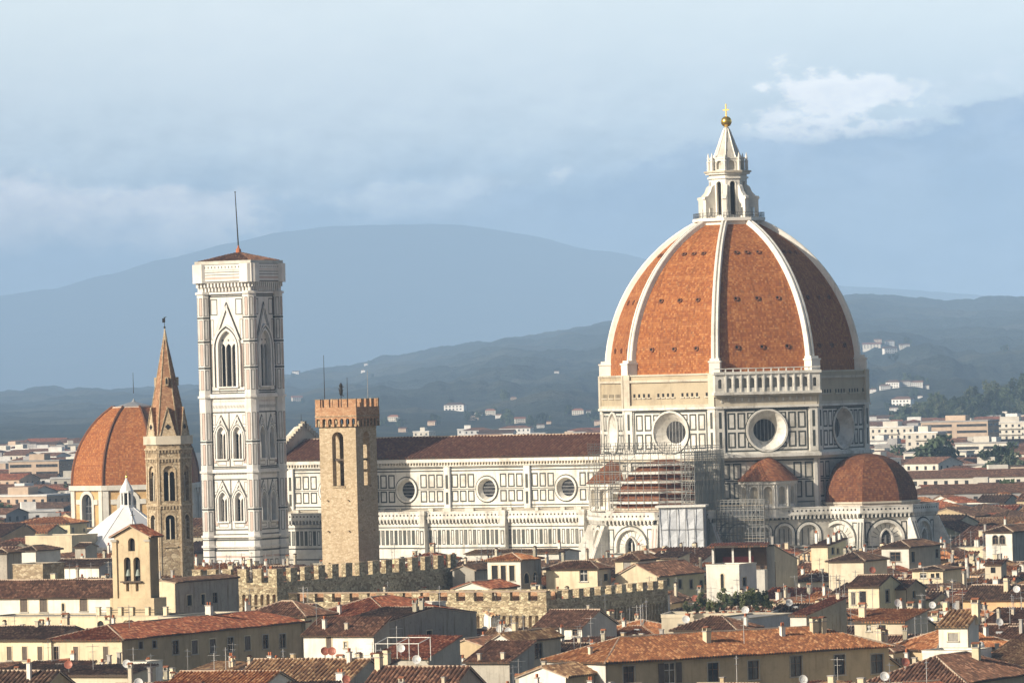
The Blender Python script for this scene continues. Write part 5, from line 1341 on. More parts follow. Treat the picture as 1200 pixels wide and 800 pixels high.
def make_house(name, label, cat, c0, L1, L2, th, ze, roof, pitch, wall_m, tile, wf, ws, ov=.5, extras=(), group=None, corr=.42, rnd=R, wall2=None, detail=True, parapet=.5):
    """c0 = ground point (x, y) of the corner between the front and the right-hand side; wf / ws = openings (u, z, w, h, style) on front / side"""
    ca, sa = cos(th), sin(th); cx = c0[0] - ca * L1 / 2 - sa * L2 / 2; cy = c0[1] - sa * L1 / 2 + ca * L2 / 2
    t = thing(name, label, cat, (cx, cy, 0), th, group); hx, hy = L1 / 2, L2 / 2
    mb = MB(); f1, f2 = frame(-hx, -hy, 0), frame(hx, -hy, pi / 2); w2 = wall2 or wall_m
    def ops(wl): return [(u - w_ / 2, u + w_ / 2, z, z + h_, 'arch' if st in 'aA' else 'rect') for u, z, w_, h_, st in wl]
    def ok(wl, L): return [q for q in wl if q[0] - q[2] / 2 > .12 and q[0] + q[2] / 2 < L - .12 and q[1] + q[3] < ze - .1]
    wf, ws = ok(wf, L1), ok(ws, L2)
    wall(mb, f1, 0, L1, 0, ze, ops(wf), .21, wall_m); wall(mb, f2, 0, L2, 0, ze, ops(ws), .21, w2)
    f3, f4 = frame(hx, hy, pi), frame(-hx, hy, -pi / 2)
    wall(mb, f3, 0, L1, 0, ze, [], .2, wall_m); wall(mb, f4, 0, L2, 0, ze, [], .2, wall_m)
    rz = lambda x, y: ze
    rf = MB()
    if roof == 'gx':
        rise = hy * pitch; S = sqrt(hy * hy + rise * rise) * (hy + ov) / hy; zl = ze - ov * pitch; vy, vz = hy / sqrt(hy * hy + rise * rise), rise / sqrt(hy * hy + rise * rise); o2 = ov * .5
        slope(rf, (-hx - o2, -hy - ov, zl + .16), (1, 0, 0), (0, vy, vz), L1 + 2 * o2, S, 0, 0, tile, corr, rnd=rnd); slope(rf, (hx + o2, hy + ov, zl + .16), (-1, 0, 0), (0, -vy, vz), L1 + 2 * o2, S, 0, 0, tile, corr, rnd=rnd)
        for x in (-hx, hx): mb.poly([(x, -hy, ze), (x, hy, ze), (x, 0, ze + rise)], w2)
        ridge_cap(rf, (-hx - o2, 0, ze + rise + .2), (hx + o2, 0, ze + rise + .2)); rz = lambda x, y: ze + rise * (1 - abs(y) / hy)
    elif roof == 'gy':
        rise = hx * pitch; S = sqrt(hx * hx + rise * rise) * (hx + ov) / hx; zl = ze - ov * pitch; vx, vz = hx / sqrt(hx * hx + rise * rise), rise / sqrt(hx * hx + rise * rise); o2 = ov * .5
        slope(rf, (hx + ov, -hy - o2, zl + .16), (0, 1, 0), (-vx, 0, vz), L2 + 2 * o2, S, 0, 0, tile, corr, rnd=rnd); slope(rf, (-hx - ov, hy + o2, zl + .16), (0, -1, 0), (vx, 0, vz), L2 + 2 * o2, S, 0, 0, tile, corr, rnd=rnd)
        for y in (-hy, hy): mb.poly([(-hx, y, ze), (hx, y, ze), (0, y, ze + rise)], wall_m)
        ridge_cap(rf, (0, -hy - o2, ze + rise + .2), (0, hy + o2, ze + rise + .2)); rz = lambda x, y: ze + rise * (1 - abs(x) / hx)
    elif roof == 'hip':
        h = min(hx, hy); rise = h * pitch; he = h + ov; zl = ze - ov * pitch + .16; S = he * sqrt(1 + pitch * pitch); cz = pitch / sqrt(1 + pitch * pitch); cy_ = 1 / sqrt(1 + pitch * pitch)
        for (O, ux, vs, L) in (((-hx - ov, -hy - ov, zl), (1, 0, 0), (0, cy_, cz), L1 + 2 * ov), ((hx + ov, -hy - ov, zl), (0, 1, 0), (-cy_, 0, cz), L2 + 2 * ov), ((hx + ov, hy + ov, zl), (-1, 0, 0), (0, -cy_, cz), L1 + 2 * ov), ((-hx - ov, hy + ov, zl), (0, -1, 0), (cy_, 0, cz), L2 + 2 * ov)):
            slope(rf, O, ux, vs, L, S, he, he, tile, corr, rnd=rnd)
        zt = zl + he * pitch + .05
        if hx > hy: A, B = (-hx + hy, 0, zt), (hx - hy, 0, zt)
        else: A, B = (0, -hy + hx, zt), (0, hy - hx, zt)
        if (Vector(A) - Vector(B)).length > .1: ridge_cap(rf, A, B)
        for sx in (-1, 1):
            for sy in (-1, 1): ridge_cap(rf, (sx * (hx + ov), sy * (hy + ov), zl + .05), A if (sx < 0 if hx > hy else sy < 0) else B, .14)
        rz = lambda x, y: ze + pitch * min(hx - abs(x), hy - abs(y))
    elif roof in ('shed_f', 'shed_r', 'shed_b', 'shed_l'):
        if roof in ('shed_f', 'shed_b'):
            rise = L2 * pitch; q = sqrt(L2 * L2 + rise * rise); S = q * (L2 + 2 * ov) / L2; sg = 1 if roof == 'shed_f' else -1
            slope(rf, (-sg * (hx + ov * .5), -sg * (hy + ov), ze - ov * pitch + .16), (sg, 0, 0), (0, sg * L2 / q, rise / q), L1 + ov, S, 0, 0, tile, corr, rnd=rnd)
            for x in (-hx, hx): mb.poly([(x, -hy, ze), (x, hy, ze), (x, sg * hy, ze + rise)], w2)
            mb.poly([(-hx, sg * hy, ze), (hx, sg * hy, ze), (hx, sg * hy, ze + rise), (-hx, sg * hy, ze + rise)], wall_m); rz = lambda x, y: ze + rise * (sg * y + hy) / L2
        else:
            rise = L1 * pitch; q = sqrt(L1 * L1 + rise * rise); S = q * (L1 + 2 * ov) / L1; sg = 1 if roof == 'shed_r' else -1
            slope(rf, (sg * (hx + ov), -sg * (hy + ov * .5), ze - ov * pitch + .16), (0, sg, 0), (-sg * L1 / q, 0, rise / q), L2 + ov, S, 0, 0, tile, corr, rnd=rnd)
            for y in (-hy, hy): mb.poly([(-hx, y, ze), (hx, y, ze), (-sg * hx, y, ze + rise)], wall_m)
            mb.poly([(-sg * hx, -hy, ze), (-sg * hx, hy, ze), (-sg * hx, hy, ze + rise), (-sg * hx, -hy, ze + rise)], w2); rz = lambda x, y: ze + rise * (hx - sg * x) / L1
    else:
        p_ = parapet
        rf.box(-hx + .2, -hy + .2, ze - .25, hx - .2, hy - .2, ze - .05, tile if tile.startswith('con') or tile == 'corrugated' else 'concrete')
        for q in ((-hx - .06, -hy - .06, hx + .06, -hy + .25), (-hx - .06, hy - .25, hx + .06, hy + .06), (-hx - .06, -hy + .25, -hx + .25, hy - .25), (hx - .25, -hy + .25, hx + .06, hy - .25)): rf.box(q[0], q[1], ze - .02, q[2], q[3], ze + p_, wall_m); rf.box(q[0] - .04, q[1] - .04, ze + p_, q[2] + .04, q[3] + .04, ze + p_ + .07, 'trim_stone')
    W = mb.build('wall', t); RF = rf.build('roof', t)
    for wl, fr, rot in ((wf, f1, 0), (ws, f2, pi / 2)):
        for u, z, w_, h_, st in wl:
            if detail: add_window(t, rot, fr(u, z, 0), w_, h_, st)
            else: link('window', simple_window(w_, h_, st), t, fr(u, z, 0), rot)
    if detail and roof != 'flat':
        g = MB(); zz = ze - ov * pitch - .02
        g.tube((hx + .07, -hy - .07, 0), (hx + .07, -hy - .07, zz), .06, n=5, mat='shutter_brown', caps=False); g.build('drainpipe', t)
    for e in extras:
        kd, fx, fy = e[0], e[1], e[2]; x, y = fx * hx, fy * hy; z = rz(x, y)
        if kd == 'c': link('chimney', chimney_mesh(e[3] if len(e) > 3 else rnd.randrange(12)), RF, (x, y, z + .1), rnd.choice((0, pi / 2)))
        elif kd == 'a': link('antenna', antenna_mesh(), RF, (x, y, z), rnd.uniform(0, 3) - th)
        elif kd == 'd': link('satellite_dish', dish_mesh(), RF, (x, y, z + .2), -th + rnd.uniform(-.25, .25))
        elif kd == 'b': link('roof_cabin', cabin_mesh(rnd.randrange(12)), RF, (x, y, z + .1), 0)
        elif kd == 's': link('skylight', skylight_mesh(), RF, (x, y, z), 0)
        elif kd == 'r': link('satellite_dish', dish_mesh(True), RF, (x, y, z + .2), -th + rnd.uniform(-.25, .25))
    t['_r'] = sqrt(hx * hx + hy * hy)
    return t
def cabin_mesh(kind):
    key = 'cab%d' % kind
    if key in CH_CACHE: return CH_CACHE[key]
    mb = MB(); w_, d_, h_ = ((1.5, 1.2, 2.2), (2.2, 1.4, 2.5), (1.1, 1.6, 2.0))[kind % 3]; m_ = ('white', 'cream', 'tan_light', 'white')[kind % 4]; fr = frame(-w_, -d_, 0); op = (w_ - .45, w_ + .45, .9, 1.9, 'rect')
    wall(mb, fr, 0, 2 * w_, -1.5, h_, [op], .15, m_); pane(mb, fr, op, -.13, 'glass_dark')
    for f_ in (frame(w_, -d_, pi / 2), frame(w_, d_, pi), frame(-w_, d_, -pi / 2)): wall(mb, f_, 0, 2 * (d_ if f_(1, 0)[0] == f_(0, 0)[0] else w_), -1.5, h_, [], .1, m_)
    S = sqrt((2 * d_) ** 2 + .7 ** 2); slope(mb, (-w_ - .25, -d_ - .3, h_ + .05), (1, 0, 0), (0, 2 * d_ / S, .7 / S), 2 * w_ + .5, S * 1.15, 0, 0, ('tile_brown', 'tile_orange', 'tile_dark')[kind % 3], .45)
    for x in (-w_, w_): mb.poly([(x, -d_, h_), (x, d_, h_), (x, d_, h_ + .68)], m_)
    mb.poly([(-w_, d_, h_), (w_, d_, h_), (w_, d_, h_ + .68), (-w_, d_, h_ + .68)], m_)
    o = mb.build('roof_cabin'); me = o.data; bpy.data.objects.remove(o); CH_CACHE[key] = me; return me
def skylight_mesh():
    if 'sky' in CH_CACHE: return CH_CACHE['sky']
    mb = MB(); mb.box(-.5, -.7, -.3, .5, .7, .32, 'lead'); mb.poly([(-.42, -.6, .33), (.42, -.6, .33), (.42, .6, .33), (-.42, .6, .33)], 'glass_dark'); o = mb.build('skylight'); me = o.data; bpy.data.objects.remove(o); CH_CACHE['sky'] = me; return me
SW = {}
def simple_window(w_, h_, st):
    key = (round(w_, 1), round(h_, 1), st)
    if key in SW: return SW[key]
    w_, h_ = key[:2]; mb = MB(); fr = frame(-w_ / 2, 0, 0); op = (0, w_, 0, h_, 'arch' if st in 'aA' else 'rect')
    pane(mb, fr, op, -.18, {'s': 'shutter_brown', 'g': 'shutter_green', 'G': 'shutter_grey'}.get(st, 'glass_dark')); moulding(mb, fr, op, .13, .05, 'trim_stone'); mb.fbox(fr, w_ / 2 - .04, w_ / 2 + .04, 0, h_ * .8, -.17, -.1, 'brown_wood')
    o = mb.build('window'); me = o.data; bpy.data.objects.remove(o); SW[key] = me; return me

def house(label, xc, ye, Y, xl=None, xr=None, yb=None, L1=None, L2=None, th=None, roof='hip', pitch=.34, wall='cream', tile='tile_brown', wf=(), ws=(), extras=(), name='house', cat='house', ov=.5, wall2=None, corr=.42, ytop=None, parapet=.5, ze=None):
    """a house set out from the photo: xc, ye = picture position of the eave corner between front and right side, at depth Y"""
    a = TH if th is None else radians(th); k_ = F_PX / Y; c = P(xc, ye, Y)
    if ze is not None: c.z = ze
    if L1 is None: L1 = max(2.5, (xc - xl) / k_ / cos(a))
    if L2 is None: L2 = max(2.5, (xr - xc) / k_ / cos(a + pi / 2))
    def conv(lst, side):
        out = []
        for px, py, w_, h_, st in lst:
            d = ray(px, py); o = Vector((0, 0, CAM_H)); nrm = Vector((sin(a), -cos(a), 0)) if not side else Vector((cos(a), sin(a), 0))
            tt = (Vector((c.x, c.y, 0)) - Vector((0, 0, 0))).dot(nrm) / d.dot(nrm); p = o + d * tt
            ux = Vector((cos(a), sin(a), 0)) if not side else Vector((-sin(a), cos(a), 0)); rel = (p - Vector((c.x, c.y, 0))).dot(ux)
            kk = F_PX / p.y; wm = w_ / kk / (cos(a) if not side else -sin(a)); hm = h_ / kk
            out.append(((L1 + rel) if not side else rel, p.z - hm / 2, wm, hm, st))
        return out
    t = make_house(name, label, cat, (c.x, c.y), L1, L2, a, c.z, roof, pitch, wall, tile, conv(wf, False), conv(ws, True), ov, extras, None, corr, wall2=wall2, parapet=parapet)
    x0 = proj((c.x - cos(a) * L1, c.y - sin(a) * L1, c.z))[0]; x1 = proj((c.x - sin(a) * L2, c.y + cos(a) * L2, c.z))[0]
    KEEP.append((min(x0, xl or x0), ye - 14, max(x1, xr or x1), yb or ye + 14, Y, t.location.x, t.location.y, t['_r']))
    Yb = c.y + cos(a) * L2
    if Yb - Y > 6:
        for i in range(4):
            f0, f1 = i / 4, (i + 1) / 4; p0, p1 = [proj((c.x - sin(a) * L2 * q, c.y + cos(a) * L2 * q, c.z)) for q in (f0, f1)]
            KEEP.append((p0[0], p0[1] - 14, p1[0], (yb or ye + 14), Y + (Yb - Y) * f1, 0, 0, 0))
    return t
KEEP += [(225, 640, 330, 706, 958, 0, 0, 0), (325, 640, 400, 700, 978, 0, 0, 0), (395, 640, 465, 700, 997, 0, 0, 0), (460, 640, 531, 700, 1014, 0, 0, 0), (340, 685, 645, 740, 898, 0, 0, 0), (640, 680, 715, 725, 918, 0, 0, 0), (710, 680, 790, 722, 938, 0, 0, 0), (138, 610, 185, 722, 903, gp.x, gp.y, 7), (165, 500, 228, 668, 1075, sp_.x, sp_.y, 6), (235, 560, 338, 662, 1300, cp.x, cp.y, 12), (375, 480, 445, 656, 1000, bp.x, bp.y, 8), (338, 520, 715, 645, 1290, 0, 0, 0), (680, 520, 1085, 642, 1250, dc.x, dc.y, 52), (85, 590, 175, 648, 1400, bp_.x, bp_.y, 18), (75, 560, 172, 632, 1620, lp_.x, lp_.y, 22)]
for i in range(14): KEEP.append((0, 0, 0, 0, 1, *cworld(-114 + i * 8, 0), 23))
for f_ in (0, .33, .66, 1.0): q = P(324, 667, 960); KEEP.append((0, 0, 0, 0, 1, q.x - 7 + 30 * f_, q.y + 5 + 57 * f_, 11))
for f_ in (0, .2, .4, .6, .8, 1.0): q = P(640, 694, 900); KEEP.append((0, 0, 0, 0, 1, q.x - 42 * f_ + 10, q.y + 22 * f_ + 20, 16))

H = house
# --- left side
H('long cream house with dark brown roof and four shutters beside the bell gable', 139, 699, 930, xl=-30, L2=9.5, yb=718, roof='gx', pitch=.52, wall='white', tile='tile_brown', wf=[(28, 709, 9, 15, 's'), (51, 708.5, 9, 16, 's'), (98, 708, 9, 15, 's'), (127, 707.5, 10, 16, 's'), (74, 711, 3, 9, 'a')], extras=[('c', -.2, .2)])
t = H('low cream terrace house with a row of round arches under the bell gable', 200, 722, 900, xl=-30, L2=9, yb=738, roof='flat', wall='cream', tile='concrete', wf=[(118, 731.5, 8, 10, 'a'), (133, 731.5, 8, 10, 'a'), (148, 731, 8, 10, 'a'), (163, 731, 8, 10, 'a')], parapet=.12)
mb = MB(); mb.box(-.32, -.3, 0, .32, .3, 1.25, 'cream'); mb.box(-.38, -.36, 1.25, .38, .36, 1.38, 'trim_stone'); pm = mb.build('pillar'); pme = pm.data; bpy.data.objects.remove(pm)
L1_ = (200 + 30) / (F_PX / 900) / cos(TH); zpt = P(200, 722, 900).z + .19
for px in (112, 125, 139, 153, 172, 194): link('pillar', pme, t, (L1_ / 2 - (200 - px) / (F_PX / 900) / cos(TH), -4.4, zpt))
mb = MB(); mb.tube((L1_ / 2 - 13.2, -4.4, zpt + .9), (L1_ / 2, -4.4, zpt + .9), .05, n=4); mb.tube((L1_ / 2 - 13.2, -4.4, zpt + .5), (L1_ / 2, -4.4, zpt + .5), .04, n=4); mb.build('railing', t)
ZL = P(143, 749.5, 800).z
H('long sunlit cream house with a row of narrow dark windows in the lower left', 60, 750, 805.1, ze=ZL, xl=-60, L2=12, yb=776, roof='gx', pitch=.25, wall='cream', tile='tile_dark', wf=[(11, 765, 6, 16, 's'), (29, 765, 6, 16, 's'), (47, 765, 6, 16, 's')], extras=[('c', .3, -.1, 2), ('c', .75, .2, 1)])
H('long house with sunlit red roof and nine windows along its shaded right side', 143, 749.5, 800, xl=55, xr=346, yb=776, roof='hip', pitch=.27, wall='cream', wall2='tan', tile='tile_red', wf=[(66, 765, 6, 16, 'd'), (89, 765, 6, 16, 's'), (124, 765, 6, 16, 's')], ws=[(165, 755.5, 4, 8, 'd'), (181, 754.5, 4, 8, 'd'), (205.5, 758, 6.5, 16, 'd'), (228, 757.5, 6.5, 16, 's'), (249, 756.5, 6.5, 16, 's'), (270, 754.5, 6.5, 16, 'd'), (290, 753, 6.5, 16, 's'), (311, 751.5, 6.5, 16, 'd'), (331, 750.5, 6.5, 16, 'd')], extras=[('c', 0, .3), ('a', .4, -.7), ('a', 0, .75)])  # tan right side: the cream wall's shade put into its colour
H('white house with brown roof and two brown shutters left of a rough grey wall', 438, 744, 790, xl=354, L2=4.6, yb=778, roof='shed_f', pitch=.42, wall='white', wall2='grey_rough', tile='tile_brown', wf=[(385.5, 752.5, 6, 14, 's'), (405, 755, 4, 7, 'w'), (431, 751.5, 6, 15, 's')], extras=[('c', -.55, -.3, 0), ('c', .1, -.4, 2), ('a', -.85, 0)])  # grey end wall: shade on the white house painted as its colour
H('broad hip roofed house with weathered red tiles below the low palace range', 462, 727, 850, xl=338, L2=24, yb=730, roof='hip', pitch=.33, wall='tan_light', tile='tile_red', extras=[('c', -.2, -.8, 0), ('c', .6, .2)])
H('small house with brown roof and a cream triangular gable above the red roofs', 357, 722, 845, xl=280, L2=9, yb=724, roof='hip', pitch=.42, wall='cream', tile='tile_brown', extras=[])
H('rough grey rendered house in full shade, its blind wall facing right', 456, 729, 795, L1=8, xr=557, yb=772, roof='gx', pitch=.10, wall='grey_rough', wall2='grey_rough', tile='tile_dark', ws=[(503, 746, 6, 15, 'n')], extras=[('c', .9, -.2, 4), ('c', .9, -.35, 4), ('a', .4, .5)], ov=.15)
H('small flat white block with two tiny windows against the rough palace wall', 506, 707, 868, xl=470, L2=4.5, yb=722, roof='flat', wall='white', tile='concrete', wf=[(480, 718, 4, 5, 'n'), (500, 717, 4, 5, 'w')], parapet=.2)
H('low house with a dull red roof under a bare pipe pergola', 502, 771, 760, xl=440, L2=9, yb=786, roof='shed_f', pitch=.25, wall='grey', tile='tile_red', extras=[('a', -.5, -.5), ('d', -.1, -.9)])
H('brown roofed house rising behind the pipe pergola', 590, 765, 790, xl=500, L2=16, yb=768, roof='gy', pitch=.3, wall='tan', tile='tile_brown', extras=[('a', .2, 0), ('c', -.5, .4)])
H('near house with steep brown ribbed roof at the bottom, white dish on its ridge', 527, 812, 700, xl=420, L2=10, yb=800, roof='gx', corr=.6, pitch=.56, wall='grey', tile='tile_brown', ws=[], extras=[('c', -.95, -.1, 1), ('d', -.12, -.05), ('c', .75, -.7, 2)], ov=.6)
H('house with a white gable and wide glazed loggia in its tan side wall', 600, 752, 780, xl=573, xr=658, yb=785, roof='gy', corr=.55, pitch=.55, wall='white', wall2='tan_light', tile='tile_buff', wf=[(579, 757, 4, 7, 'n'), (593, 758, 4.5, 8, 'n')], ws=[(611, 764, 9, 18, 'd'), (621, 763, 9, 18, 'd'), (631, 762, 9, 18, 'd')])
H('low house with a buff ribbed roof just below the glazed loggia', 663, 793, 715, xl=608, xr=702, yb=800, roof='gy', corr=.55, pitch=.35, wall='white', wall2='tan', tile='tile_buff', extras=[('c', -.4, -.3, 2)])
H('small grey shed with a corrugated sheet roof and two clay pots', 597, 776, 745, xl=545, L2=7, yb=800, roof='shed_f', pitch=.3, wall='grey', tile='tile_brown', extras=[('c', -.4, -.9, 2), ('c', .6, -.8, 2)])
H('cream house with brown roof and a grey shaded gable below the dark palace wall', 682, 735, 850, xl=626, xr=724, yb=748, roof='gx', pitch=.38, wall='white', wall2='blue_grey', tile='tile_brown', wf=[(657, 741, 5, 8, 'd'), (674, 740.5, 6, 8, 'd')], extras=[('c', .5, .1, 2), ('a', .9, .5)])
H('big near house with a bright orange tiled roof and dark windows in a tan wall', 710, 776, 720, L1=13.5, xr=1056, yb=800, th=-57, roof='hip', pitch=.37, wall='white', wall2='tan', tile='tile_orange', ws=[(737, 791, 13, 22, 'd'), (785, 788, 13, 24, 'o'), (836, 787, 13, 22, 'd'), (883, 784.5, 13, 22, 'd'), (933, 780, 14, 24, 'd'), (984, 778, 13, 24, 'd'), (1028, 777, 15, 23, 'd')], extras=[('c', .45, -.18, 1), ('c', .35, .38, 0), ('c', .3, .62, 1), ('c', .3, .68, 1), ('c', .1, -.92, 2), ('a', .6, .05)], ov=.6)
H('white house with strip of small windows just above the bright orange roof', 862, 738, 800, xl=790, L2=8, yb=746, roof='hip', pitch=.4, wall='white', tile='tile_brown', wf=[(806, 742, 6, 8, 'd'), (821, 742, 6, 8, 'w'), (836, 742, 6, 8, 'd'), (850, 742, 6, 8, 'w')], extras=[('d', -.9, -.2), ('c', .9, .1, 0)])
H('bare blue-grey gable wall beside the terrace garden', 868, 726, 820, L1=7, xr=938, yb=745, roof='flat', wall='tan_light', wall2='blue_grey', tile='concrete', extras=[('d', .6, -.5)], parapet=.1)
H('plain white block with one arched slit window, in front of the dark loggia', 866, 662, 960, xl=828, xr=888, yb=705, roof='flat', wall='white', tile='concrete', wf=[(846.5, 681, 3.5, 18, 'a'), (864, 702, 3, 5, 'n')], ws=[(872.5, 681, 5, 10, 'n')], parapet=.15)
H('white house with a lean-to roof and grey slanting side under the shaded chapels', 908, 657, 1010, L1=2.6, xr=937, yb=690, roof='shed_b', pitch=.28, wall='white', wall2='tan_light', tile='tile_brown', ov=.3)
H('pale tower house with a shallow pyramid roof in front of the cathedral arch', 748, 656, 1000, xl=721, xr=770, yb=690, roof='hip', pitch=.4, wall='cream', wall2='tan_light', tile='tile_brown', wf=[(735, 663.5, 9, 13, 'G')], ws=[(755, 663, 6, 14, 'G'), (763, 662, 6, 14, 's')])
H('long tan house with a grey-brown roof and four dark narrow windows beside the white block', 770, 675, 985, L1=8, xr=829, yb=692, roof='gy', pitch=.5, wall='cream', wall2='yellow', tile='tile_brown', ws=[(774, 682, 3, 9, 'a'), (783, 681, 3, 9, 'a'), (797, 684, 4, 10, 'd'), (810, 684, 4, 10, 'd'), (822, 684, 4, 9, 'd')])
H('small cream house with yellow window in front of the sheeted scaffold', 794, 654, 1030, xl=768, L2=5, yb=664, roof='shed_f', pitch=.15, wall='cream', tile='tile_dark', wf=[(785, 656.5, 7, 6, 'w')])
H('cream house with brown hip roof and rust-red loggia behind the dark battlements', 700, 666, 985, xl=640, xr=716, yb=690, roof='hip', pitch=.42, wall='cream', wall2='tan_light', tile='tile_brown', wf=[(651, 673, 9, 13, 'n'), (664, 673, 9, 13, 's'), (684, 674, 9, 14, 'w')], ws=[(710, 676, 5, 8, 'n')], extras=[('c', -.6, .1, 4), ('a', .3, 0)])
H('white house with open arches and a small bright orange roof behind the low range', 610, 656, 985, xl=571, xr=634, yb=684, roof='hip', pitch=.3, wall='white', wall2='grey', tile='tile_orange', wf=[(580, 672, 7, 20, 'n'), (590, 672, 6, 20, 'n'), (600, 671, 6, 18, 'n')], ws=[(617, 677, 6, 12, 'a'), (627, 676, 5, 12, 'a')], extras=[('c', .9, .6, 4)])
H('small white gabled house with a dark red roof at the end of the dark battlements', 574, 690, 960, xl=531, L2=10, yb=694, roof='gy', pitch=.3, wall='white', tile='tile_red', wf=[(543, 691.5, 8, 6, 'n'), (561, 690, 7, 8, 'd')])
H('grey house with plain pitched roof just right of the dark battlements', 556, 668, 1010, xl=530, L2=9, yb=680, roof='gy', pitch=.35, wall='grey', tile='tile_dark')
H('long low house with a thin tan roof against the cathedral aisle', 655, 648, 1160, xl=545, L2=9, yb=656, roof='gx', pitch=.12, wall='white', tile='tile_buff', extras=[('c', .8, 0, 0)])
# --- right side
H('yellow house with three white chimney pots and a tall white chimney wall', 970, 640, 1060, xl=951, xr=994, yb=668, roof='shed_f', pitch=.12, wall='cream', wall2='yellow', tile='tile_brown', ws=[(976, 645, 4, 8, 'n'), (982, 645, 3, 6, 'n'), (987, 643, 4, 8, 'd')], extras=[('c', -.9, -.5, 3), ('c', .7, -.6, 0), ('c', .7, 0, 0), ('c', .7, .6, 0)])
H('white house with dark hip roof and wide window below the tall chapel window', 1065, 641, 1050, xl=1034, xr=1108, yb=664, roof='hip', pitch=.36, wall='white', wall2='tan_light', tile='tile_dark', wf=[(1049, 652, 12, 11, 'd')], ws=[(1070, 652, 5, 12, 'n'), (1098, 648, 4, 10, 'd'), (1104, 647, 4, 10, 'd')])
H('white tower house with two orange blind arches near the right edge', 1186, 623, 1120, xl=1156, xr=1230, yb=657, roof='hip', pitch=.34, wall='white', wall2='grey_rough', tile='tile_dark', wf=[(1166.5, 632, 6.5, 11, 'A'), (1174.5, 632, 6.5, 11, 'A')], extras=[('c', -.9, .2, 3)])
H('long low peach house front with a dark roof near the right edge', 1240, 702, 880, xl=1132, L2=9, yb=712, roof='gx', pitch=.42, wall='peach', tile='tile_dark', extras=[('c', -.2, -.4, 1), ('c', .4, -.3, 3), ('d', .1, -.8)])
t = H('white roof cabin with ribbed tile top and one latticed window', 1134, 733.5, 735, xl=1101, L2=3.6, yb=761, roof='shed_f', corr=.6, pitch=.42, wall='white', tile='tile_buff', wf=[(1117, 746, 11, 9, 'G')], extras=[('c', .98, .6, 1)])
H('white terrace wall with dark opening under the roof cabin', 1140, 765, 722, xl=1083, L2=6, yb=787, roof='flat', wall='white', tile='concrete', wf=[(1127, 782, 18, 8, 'n')], parapet=.35)
H('cream gabled house with a dark door and tall window, above the white dish', 1030, 687, 900, xl=995, xr=1060, yb=712, roof='gx', pitch=.34, wall='cream', wall2='yellow', tile='tile_brown', wf=[(1000, 701, 4, 14, 'd'), (1011, 700, 8, 16, 'n')], ws=[(1040, 698, 5, 14, 'd')], extras=[('r', -.3, .2), ('c', .5, .6, 2)])
H('tan house with slanting roof right of the cream gabled house', 1062, 690, 905, L1=4, xr=1088, yb=712, roof='gx', pitch=.3, wall='tan_light', wall2='tan', tile='tile_brown', ws=[(1071, 696, 4, 8, 'n')])
H('old house with a lichen-stained side wall and green window, lean-to red roof', 945, 722, 800, xl=933, xr=998, yb=748, roof='shed_f', pitch=.13, wall='white', wall2='old_render', tile='tile_red', ws=[(952, 736, 7, 17, 'g')], extras=[('c', .5, .8, 2)], ov=.35)
H('low house with an orange ribbed roof and blue-grey front under the white dish', 1060, 729, 790, xl=1003, L2=8, yb=738, roof='shed_f', pitch=.15, wall='tan_light', tile='tile_orange', wf=[(1018, 735, 5, 8, 'w'), (1034, 735, 8, 7, 'n')], extras=[('d', -.15, .9), ('c', -.95, -.4, 1)])
H('near house with a dark orange hip roof right of the long tan wall', 1098, 762, 760, xl=1042, L2=14, yb=764, th=-57, roof='hip', pitch=.4, wall='tan', tile='tile_orange', extras=[('c', -.2, 0, 1), ('c', .5, .5, 0), ('c', .7, 0, 1)])
H('near brown hip roof in the bottom right corner with a round white chimney', 1130, 800, 690, xl=1020, xr=1230, yb=800, roof='hip', corr=.5, pitch=.42, wall='tan', tile='tile_brown', extras=[('c', -.55, -.5, 3), ('c', -.35, -.55, 2), ('r', -.4, -.75), ('c', .3, .3, 1)])
H('pale house under a low tile roof in the far bottom right corner', 1215, 783, 720, xl=1145, L2=12, yb=800, roof='shed_f', pitch=.22, wall='tan_light', tile='tile_buff')
H('narrow house with brown roof and cream front between the right-hand roofs', 1012, 657, 990, xl=972, L2=10, yb=668, roof='hip', pitch=.36, wall='tan_light', tile='tile_dark', wf=[(998, 662, 5, 9, 'd')], extras=[('c', -.9, .3, 4)])
H('low white villa with a flat dark roof and square windows right of the tall chimney', 1105, 668, 985, xl=1070, L2=8, yb=678, roof='hip', pitch=.16, wall='cream', tile='tile_dark', wf=[(1082, 674, 8, 6, 'w'), (1093, 674, 4, 5, 'n'), (1099, 674, 4, 6, 'n')])
H('brown house with three dark windows left of the white latticed cabin', 1060, 740, 800, xl=1015, L2=12, yb=742, roof='gx', pitch=.3, wall='tan', tile='tile_brown', extras=[('c', 0, 0, 3), ('c', .4, .1, 1)])
# --- foreground bottom left
H('near house with a buff ribbed roof and white gable in the bottom left', 306, 806, 705, xl=188, L2=9, yb=800, roof='gx', corr=.5, pitch=.36, wall='white', tile='tile_orange', extras=[('a', -.2, .3)])
H('near house with deep brown tile ribs and two clay discs on its ridge', 400, 807, 720, xl=262, L2=15, yb=800, roof='gx', corr=.6, pitch=.42, wall='grey', tile='tile_buff', extras=[('r', .35, .0), ('r', .22, 0), ('c', .7, -.1, 0), ('c', -.9, .3, 0)])
H('cream house end with small square windows below the white hip-roofed house', 440, 789, 735, xl=398, L2=6, yb=800, roof='shed_f', pitch=.2, wall='white', tile='tile_brown', wf=[(407, 795, 5, 8, 's')], extras=[('c', .9, .2, 1)])
H('low terrace house with dark roof edge below the long cream front', 150, 792, 745, xl=-20, L2=7, yb=800, roof='shed_f', pitch=.12, wall='tan_light', tile='tile_dark', extras=[('a', .3, 0), ('r', .05, -.5), ('d', .85, -.3)])
